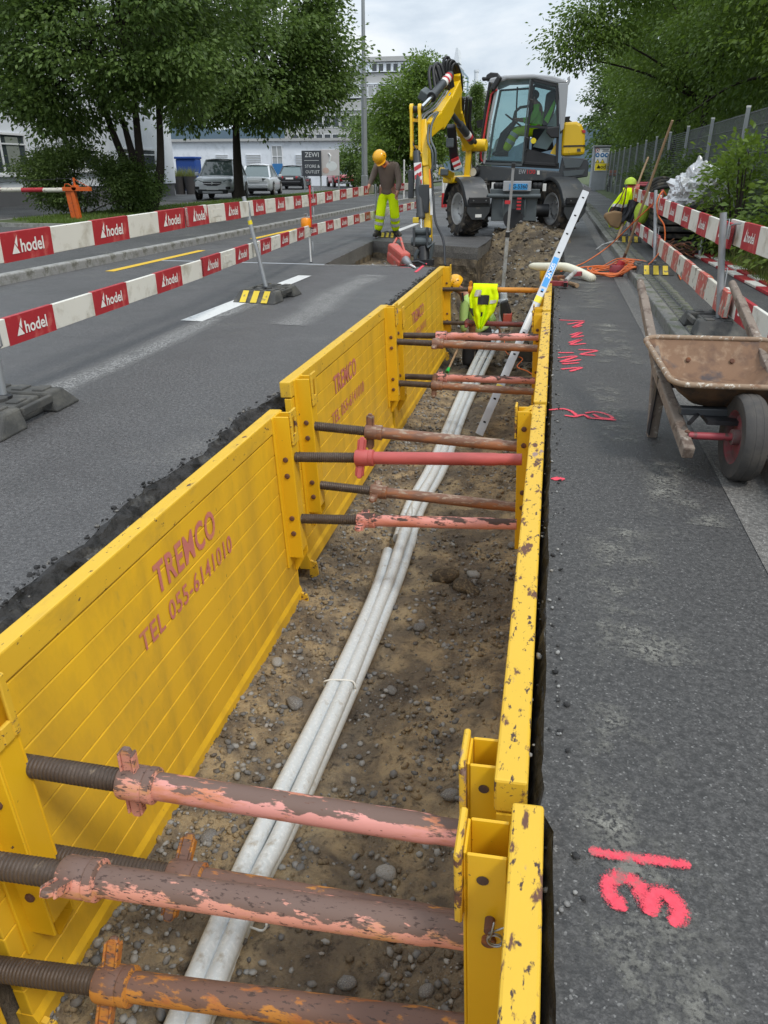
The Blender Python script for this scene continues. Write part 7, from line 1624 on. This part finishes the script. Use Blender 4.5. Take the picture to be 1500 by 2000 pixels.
def bicycle():
    c = at(1190, 372, y=48.5); t = thing('bicycle', 'dark bicycle with orange bag leaning on the metal container', 'bicycle', (c.x, 48.5, .09), (0, 0, R(78)))
    for x in (-.52, .52):
        m = MB(); m.tube([(x + .33 * math.cos(k * .2618), 0, .35 + .33 * math.sin(k * .2618)) for k in range(25)], .022, 6); w = m.build('wheel', M['black'], t, smooth=180); m = MB()
        for k in range(8): m.cyl((x, 0, .35), (x + .32 * math.cos(k * .785), 0, .35 + .32 * math.sin(k * .785)), .004, n=4)
        m.build('spokes', M['steel'], w)
    m = MB(); A_ = dict(bb=(-.08, 0, .30), st=(-.22, 0, .82), hd=(.36, 0, .86), fk=(.52, 0, .35), rr=(-.52, 0, .35))
    for p, q in (('bb', 'st'), ('bb', 'hd'), ('st', 'hd'), ('hd', 'fk'), ('bb', 'rr'), ('st', 'rr')): m.cyl(A_[p], A_[q], .018, n=8)
    m.build('frame', M['black'], t, smooth=60); m = MB(); m.box((-.24, 0, .88), (.26, .14, .06)); m.build('saddle', M['black'], t, bevel=.02); m = MB(); m.tube([(.30, -.3, 1.02), (.36, -.1, 1.0), (.36, .1, 1.0), (.30, .3, 1.02)], .015, 8); m.cyl((.36, 0, .86), (.36, 0, 1.0), .015, n=8); m.build('handlebar', M['steel'], t, smooth=60)
    m = MB(); m.box((.55, 0, 1.02), (.36, .42, .30)); m.build('front_bag', M['orange_cable'], t, bevel=.04)
bicycle()
# red and white bollards far behind the boom
for i in range(4):
    p = at(866 + i * 5.5, 348, y=30 + i * .3); t = thing('marker_bollard', ['leftmost red and white marker bollard behind the excavator arm', 'second red and white marker bollard behind the excavator arm', 'third red and white marker bollard behind the excavator arm', 'rightmost red and white marker bollard behind the excavator arm'][i], 'bollard', (p.x, p.y, .0), group='marker bollards'); m = MB(); m.cyl((0, 0, 0), (0, 0, .5), .05, n=10); m.build('lower_sleeve', M['tape_red'], t); m = MB(); m.cyl((0, 0, .5), (0, 0, .95), .05, n=10); m.build('upper_sleeve', M['tape_white'], t)
p = at(789, 345, y=36); t = thing('white_stake', 'thin white stake standing right of the standing worker', 'stake', (p.x, 36, .1)); m = MB(); m.cyl((0, 0, 0), (0, 0, 1.55), .035, n=8); m.build('rod', M['tape_white'], t); m = MB(); m.ball((0, 0, 1.56), .04, 8, 6); m.build('tip', M['tape_white'], t)
# ------------------------------------------------------------------ wire fence
FXX = 3.0
t = thing('wire_fence', 'grey wire mesh fence with steel posts along the right pavement', 'fence', (FXX, 2.2, .10))
N = 19
wp = MB(); bay = 3.10; hz = 2.02
for k in range(11): wp.box((0, bay / 2, .06 + k * .196), (.008, bay, .008))
for k in range(62): wp.box((.008, .05 * k + .02, hz / 2 + .02), (.005, .005, hz))
wmesh = wp.mesh('wire_panel', M['wire']); pm = None
wf = MB()
for k in range(41): wf.box((0, bay / 2, .06 + k * .049), (.007, bay, .007))
for k in range(16): wf.box((.008, .2 * k + .02, hz / 2 + .02), (.006, .006, hz))
wfm = wf.mesh('wire_panel', M['wire'])
for k in range(N):
    y = 14.62 - 4 * bay + k * bay - 2.2
    if pm is None:
        m = MB(); m.box((0, 0, 1.04), (.055, .055, 2.12)); o = m.build('post', M['galv'], t, bevel=.006, segs=1); pm = o.data; o.location = (-.045, y, 0)
    else: o = link('post', pm, t, (-.045, y, 0))
    c = MB(); c.box((-.045, y, 2.115), (.062, .062, .03)); c.build('post_cap', M['tape_white'], o).location = (.045, -y, 0)
    link('wire_panel', wmesh if k < 6 else wfm, t, (0, y, 0))

# ------------------------------------------------------------------ foliage
def leaf_mesh(name, C, Nrm, per, spread, size, mat, seed, droop=.45, aspect=.55, flat=.5):
    """clumps of folded leaf quads: C clump centres, Nrm outward directions"""
    rg = np.random.default_rng(seed); C = np.repeat(np.asarray(C, float), per, 0); D = np.repeat(np.asarray(Nrm, float), per, 0); n = len(C)
    tint = np.repeat(rg.random(n // per), per) * .55 + rg.random(n) * .45
    sp = rg.normal(0, 1, (n, 3)) * np.array([1, 1, flat]) * (spread if np.isscalar(spread) else np.repeat(spread, per)[:, None])
    P = C + sp
    ax = D * .6 + sp / (np.linalg.norm(sp, axis=1, keepdims=True) + 1e-6) * .8 + rg.normal(0, .35, (n, 3)); ax[:, 2] -= droop
    ax /= np.linalg.norm(ax, axis=1, keepdims=True)
    up = np.array([0, 0, 1.]) + rg.normal(0, .8, (n, 3)); sd = np.cross(ax, up); sd /= np.linalg.norm(sd, axis=1, keepdims=True) + 1e-9; nn = np.cross(sd, ax)
    s = (size * rg.uniform(.45, 1.4, n))[:, None]; w = s * aspect * .5
    V = np.stack([P, P + ax * s * .55 + sd * w + nn * s * .10, P + ax * s, P + ax * s * .55 - sd * w + nn * s * .10], 1)
    F = np.stack([np.stack([np.arange(n) * 4, np.arange(n) * 4 + 1, np.arange(n) * 4 + 2], 1), np.stack([np.arange(n) * 4, np.arange(n) * 4 + 2, np.arange(n) * 4 + 3], 1)], 1).reshape(-1, 3)
    me = bpy.data.meshes.new(name); me.vertices.add(4 * n); me.vertices.foreach_set('co', V.ravel()); nf = len(F)
    me.loops.add(nf * 3); me.loops.foreach_set('vertex_index', F.ravel().astype(np.int32)); me.polygons.add(nf); me.polygons.foreach_set('loop_start', np.arange(nf) * 3)
    a = me.attributes.new('tint', 'FLOAT', 'FACE'); a.data.foreach_set('value', np.repeat(tint, 2).astype(np.float32))
    me.materials.append(mat); me.update(); me.validate(); return me
def crown_points(c, r, n, seed, lump=.35, shell=.55, low=-1.0):
    rg = np.random.default_rng(seed); out = []; nr = []
    while len(out) < n:
        d = rg.normal(0, 1, 3); d /= np.linalg.norm(d)
        if d[2] < low: continue
        k = 1 + lump * noise.noise(Vector(d) * 1.7 + Vector((seed * 3.3, 0, 0))) + lump * .6 * noise.noise(Vector(d) * 4.1 + Vector((0, seed * 2.1, 0)))
        rr = (shell + (1 - shell) * rg.random()) if rg.random() < .8 else rg.random() ** .5
        p = np.array(c) + d * np.array(r) * k * rr
        if noise.noise(Vector(p) * .75 + Vector((seed, 5, 1))) < -.14: continue
        out.append(p); nr.append(d)
    return np.array(out), np.array(nr)
def tree(label, base, trunk, c, r, n, per, size, mat, seed, spread=.33, limbs=10, tr=.16, stems=None, group='trees', low=-.75, extra=(), lump=.35, droop=.45):
    """c, r: crown centre (world) and radii"""
    base = Vector(base); t = thing('tree', label, 'tree', base, group=group); rg = random.Random(seed); c = Vector(c)
    C, D = crown_points(c, r, n, seed, lump, low=low)
    for ec, er, en in extra:
        c2, d2 = crown_points(ec, er, en, seed + 50, lump); C = np.vstack([C, c2]); D = np.vstack([D, d2])
    m = MB()
    for s in (stems or [[(0, 0, 0), tuple((c - base) * .35 + Vector((0, 0, trunk * .3))), tuple((c - base) * 1.05)]]):
        P = spline([Vector(p) for p in s], 6); k = len(P); m.tube(P, [tr * (1 - .72 * i / k) * (1.25 if i < 2 else 1) for i in range(k)], 10)
    m.build('trunk', M['bark'], t, smooth=60)
    m = MB()
    for i in range(limbs):
        q = Vector(C[rg.randrange(len(C))]) - base; st = Vector((0, 0, 0)).lerp(c - base, rg.uniform(.45, .95)); st = Vector((st.x, st.y, max(st.z, trunk)))
        mid = st.lerp(q, .5) + Vector((0, 0, .25)); P = spline([st, mid, q], 4); m.tube(P, [tr * .32 * (1 - .8 * k / len(P)) for k in range(len(P))], 6)
    m.build('limbs', M['bark'], t, smooth=60)
    me = leaf_mesh('crown', C - np.array(base), D, per, spread, size, mat, seed, droop)
    setp(link('crown', me, t), kind='stuff'); return t
b = (-11.9, 21.9, .12)
tree('broad leafy tree with several dark stems, nearest on the left', b, 1.6, (-11.6, 21.6, 5.6), (4.0, 3.2, 4.0), 900, 72, .135, M['leaf_dark'], 3, .28, 26, .17,
     stems=[[(0, 0, 0), (-.35, .1, .9), (-.75, 0, 2.2), (-1.3, 0, 4.4)], [(.05, 0, 0), (.02, 0, 1.2), (.0, .1, 2.6), (.1, .1, 5.5)], [(.15, 0, 0), (.55, 0, .9), (.72, .05, 2.2), (.9, 0, 4.8)], [(0, .05, .6), (-.25, .1, 1.5), (-.5, .2, 2.6)]], extra=(((-13.5, 20.9, 3.0), (1.7, 1.2, .8), 110), ((-11.4, 20.6, 3.35), (1.5, 1.0, .6), 60), ((-9.9, 20.9, 3.3), (1.2, 1.2, .7), 50), ((-15.2, 21.5, 4.2), (1.2, 1.2, 1.4), 60)), low=-.62, droop=.35)
tree('leafy tree with a single dark trunk before the parked SUV', (-13.65, 33.6, .13), 2.2, (-12.5, 33.2, 6.4), (4.4, 3.6, 5.0), 950, 66, .165, M['leaf_dark'], 8, .34, 24, .24,
     stems=[[(0, 0, 0), (.02, 0, 1.5), (.1, 0, 3.2), (.4, 0, 6.5)]], extra=(((-11.6, 32.6, 3.9), (2.8, 2.0, 1.1), 150), ((-9.9, 33, 4.8), (1.6, 1.6, 1.5), 110), ((-15, 32.8, 3.7), (1.5, 1.5, .9), 60)), low=-.62, droop=.35)
tree('bushy tree between lamp post and excavator arm', (-9.0, 52, .1), 1.4, (-8.9, 52, 4.3), (2.9, 2.8, 3.0), 560, 42, .20, M['leaf_mid'], 15, .34, 16, .2, extra=(((-9.6, 51, 2.2), (2.8, 2.2, 1.7), 200), ((-8.4, 52, 7.0), (1.3, 1.2, .8), 60)), low=-.9)
tree('lower bushy tree under the lamp post', (-13.4, 57, .1), .8, (-13.4, 57, 2.5), (2.0, 2.0, 2.3), 300, 40, .20, M['leaf_dark'], 18, .34, 10, .14, low=-1)
# conifer
b = Vector((-7.2, 72, .1)); t = thing('conifer', 'small dark conifer between the excavator boom and its cab', 'tree', b); rg = np.random.default_rng(3); C = []; D = []
for i in range(520):
    h = rg.random() ** .8; a_ = rg.uniform(0, 6.283); r_ = (1 - h) * 1.9 * (.45 + .55 * rg.random()) + .06; C.append((r_ * math.cos(a_), r_ * math.sin(a_), .8 + h * 6.9)); D.append((math.cos(a_), math.sin(a_), -.2))
m = MB(); m.cyl((0, 0, 0), (0, 0, 7.5), .18, .03, n=8); m.build('trunk', M['bark'], t); setp(link('crown', leaf_mesh('crown', C, D, 30, .22, .17, M['leaf_dark'], 4, .2, .35), t), kind='stuff')
# right-hand trees behind the fence
RT = [((7.6, 9.5, .2), (8.6, 10, 6.0), (3.6, 4.2, 5.5), 560, .21, 'leaf_light', 'tree at the far right edge with light yellowish leaves, nearest behind the fence'),
      ((5.6, 17.0, .2), (6.6, 17.0, 6.4), (3.4, 3.8, 4.9), 700, .19, 'leaf_light', 'tree behind the fence over the right barrier, second from the viewer'),
      ((5.4, 24.5, .2), (5.9, 24.5, 6.6), (3.5, 4.0, 5.0), 760, .20, 'leaf_mid', 'tree behind the fence, third from the viewer, above the tool handles'),
      ((5.3, 33.5, .2), (5.2, 33.5, 7.2), (3.6, 4.3, 5.4), 760, .22, 'leaf_mid', 'tree behind the fence, fourth from the viewer, reaching towards the road'),
      ((5.6, 44.0, .2), (5.8, 44.0, 7.0), (3.5, 4.6, 5.6), 640, .25, 'leaf_mid', 'tree behind the fence beside the metal container'),
      ((6.0, 58.0, .2), (6.2, 58.0, 6.6), (3.7, 5.0, 6.0), 620, .28, 'leaf_mid', 'tree beyond the metal container at the end of the row'),
      ((5.6, 76.0, .2), (5.6, 76.0, 6.2), (3.6, 5.0, 6.2), 480, .34, 'leaf_dark', 'farthest tree of the row on the right')]
for i, (b_, c_, r_, n_, s_, mt, lb) in enumerate(RT):
    ex = []
    if i == 3: ex = [((.1, 30.5, 5.35), (.75, .6, .28), 20), ((.7, 30.8, 6.1), (.8, .7, .35), 24), ((-.15, 30.2, 4.8), (.30, .4, .25), 7), ((1.5, 31, 5.7), (.8, .8, .5), 32), ((1.8, 31, 6.8), (.9, .8, .6), 34), ((.5, 30.4, 4.75), (.4, .4, .3), 9)]
    if i == 0: ex = [((5.6, 9.5, 3.3), (1.7, 2.0, 1.6), 120)]
    tree(lb, b_, 1.6, c_, r_, n_, 68 if i < 5 else 46, s_ * (.60 if i < 5 else .8), M[mt], 30 + i * 3, .28 if i < 3 else .36, 18, .16 + .01 * i, group='trees behind the fence', low=-.95, extra=ex, lump=.3)
for i, (x, y) in enumerate(((9.5, 20), (9.8, 30), (10, 40), (9.6, 52))):
    tree(('dark tree in the second row behind the fence, nearest', 'dark tree in the second row behind the fence, second', 'dark tree in the second row behind the fence, third', 'dark tree in the second row behind the fence, farthest')[i], (x, y, .2), 2, (x, y, 6.2), (3.2, 5.5, 6.2), 420, 40, .30, M['leaf_dark'], 70 + i, .5, 10, .2, group='trees behind the fence', low=-1, lump=.2)
# shrubs
def shrub(label, base, r, n, per, size, mat, seed, spread=.16, stems=8, cat='shrub', lump=.3):
    base = Vector(base); t = thing('shrub', label, cat, base, group='shrubs'); C, D = crown_points((0, 0, r[2] * .95), r, n, seed, lump, low=-.95); rg = random.Random(seed); m = MB()
    for i in range(stems): q = Vector(C[rg.randrange(len(C))]); m.tube([(q.x * .1, q.y * .1, 0), (q.x * .5, q.y * .5, q.z * .55), tuple(q)], [.02, .014, .006], 5)
    m.build('stems', M['bark'], t); setp(link('foliage', leaf_mesh('foliage', C, D, per, spread, size, M[mat], seed, .25), t), kind='stuff')
shrub('rounded bright green shrub behind the orange gate post', (-13.2, 20.6, .12), (1.55, 1.2, .98), 380, 70, .075, 'leaf_shrub', 5, .16)
shrub('darker shrub with small leaves beside the stems of the nearest tree', (-12.2, 21.5, .12), (1.0, .9, .80), 240, 60, .065, 'leaf_dark', 6, .15)
shrub('green shrub at the foot of the lamp post', (-9.3, 43, .12), (1.3, 1.1, .85), 240, 36, .11, 'leaf_shrub', 9, .2)
for i, (x, y, rx, rz, lb) in enumerate(((2.72, 9.6, .42, .62, 'leafy plant before the fence, nearest, beside the lying boards'), (2.62, 12.2, .50, .85, 'tall leafy plant growing before the fence behind the right barrier'), (2.70, 14.0, .5, .70, 'leafy plant before the fence right of the silver tarpaulin'), (2.85, 18.5, .45, .8, 'leafy plant before the fence behind the compactor'), (2.85, 23.5, .45, .9, 'leafy plant growing through the fence between the tool handles'), (2.9, 30, .4, .7, 'leafy plant at the fence before the metal container'))):
    shrub(lb, (x, y, .12), (rx, .75, rz), 90, 26, .085, 'leaf_light' if i < 3 else 'leaf_shrub', 40 + i, .13, 10, 'plant', .4)
for i, (x, y, r_, h_) in enumerate(((3.9, 8, .8, 1.3), (3.8, 11.5, .7, 1.25), (3.9, 15, .8, 1.1), (3.9, 19, .8, 1.0), (4.0, 24, .9, 1.1), (4.0, 30, .9, 1.2), (4.0, 37, .9, 1.2), (4.1, 46, .9, 1.2))):
    shrub('undergrowth shrub just behind the fence, number %s along it' % ('one', 'two', 'three', 'four', 'five', 'six', 'seven', 'eight')[i] if False else ['undergrowth shrub behind the fence nearest the right edge', 'undergrowth shrub behind the fence by the nearest right post', 'undergrowth shrub behind the fence beyond the tarpaulin', 'undergrowth shrub behind the fence beyond the jackets', 'undergrowth shrub behind the fence between the long handles', 'undergrowth shrub behind the fence halfway to the container', 'undergrowth shrub behind the fence short of the container', 'undergrowth shrub behind the fence at the container'][i], (x, y, .2), (r_, 1.7, h_ * .55), 150, 28, .11, 'leaf_mid' if i % 2 else 'leaf_dark', 60 + i, .2, 8)
def ar(rg): y = 3 + 26 * rg.random() ** 1.3; return (rg.uniform(2.45, 3.9), y, .08)
o = blades(9000, lambda rg: ar(rg), .34, .007, 9, .1, M['weed'], 'tall_weeds', 'dry tall grass and weeds along the foot of the fence', .30)
def ar2(rg): y = 2 + 20 * rg.random(); return (2.40 + abs(rg.normal(0, .10)), y, .085)
o = blades(3500, lambda rg: ar2(rg), .13, .006, 10, .1, M['grass'], 'edge_grass', 'short green grass along the outer edge of the right pavement', .5)
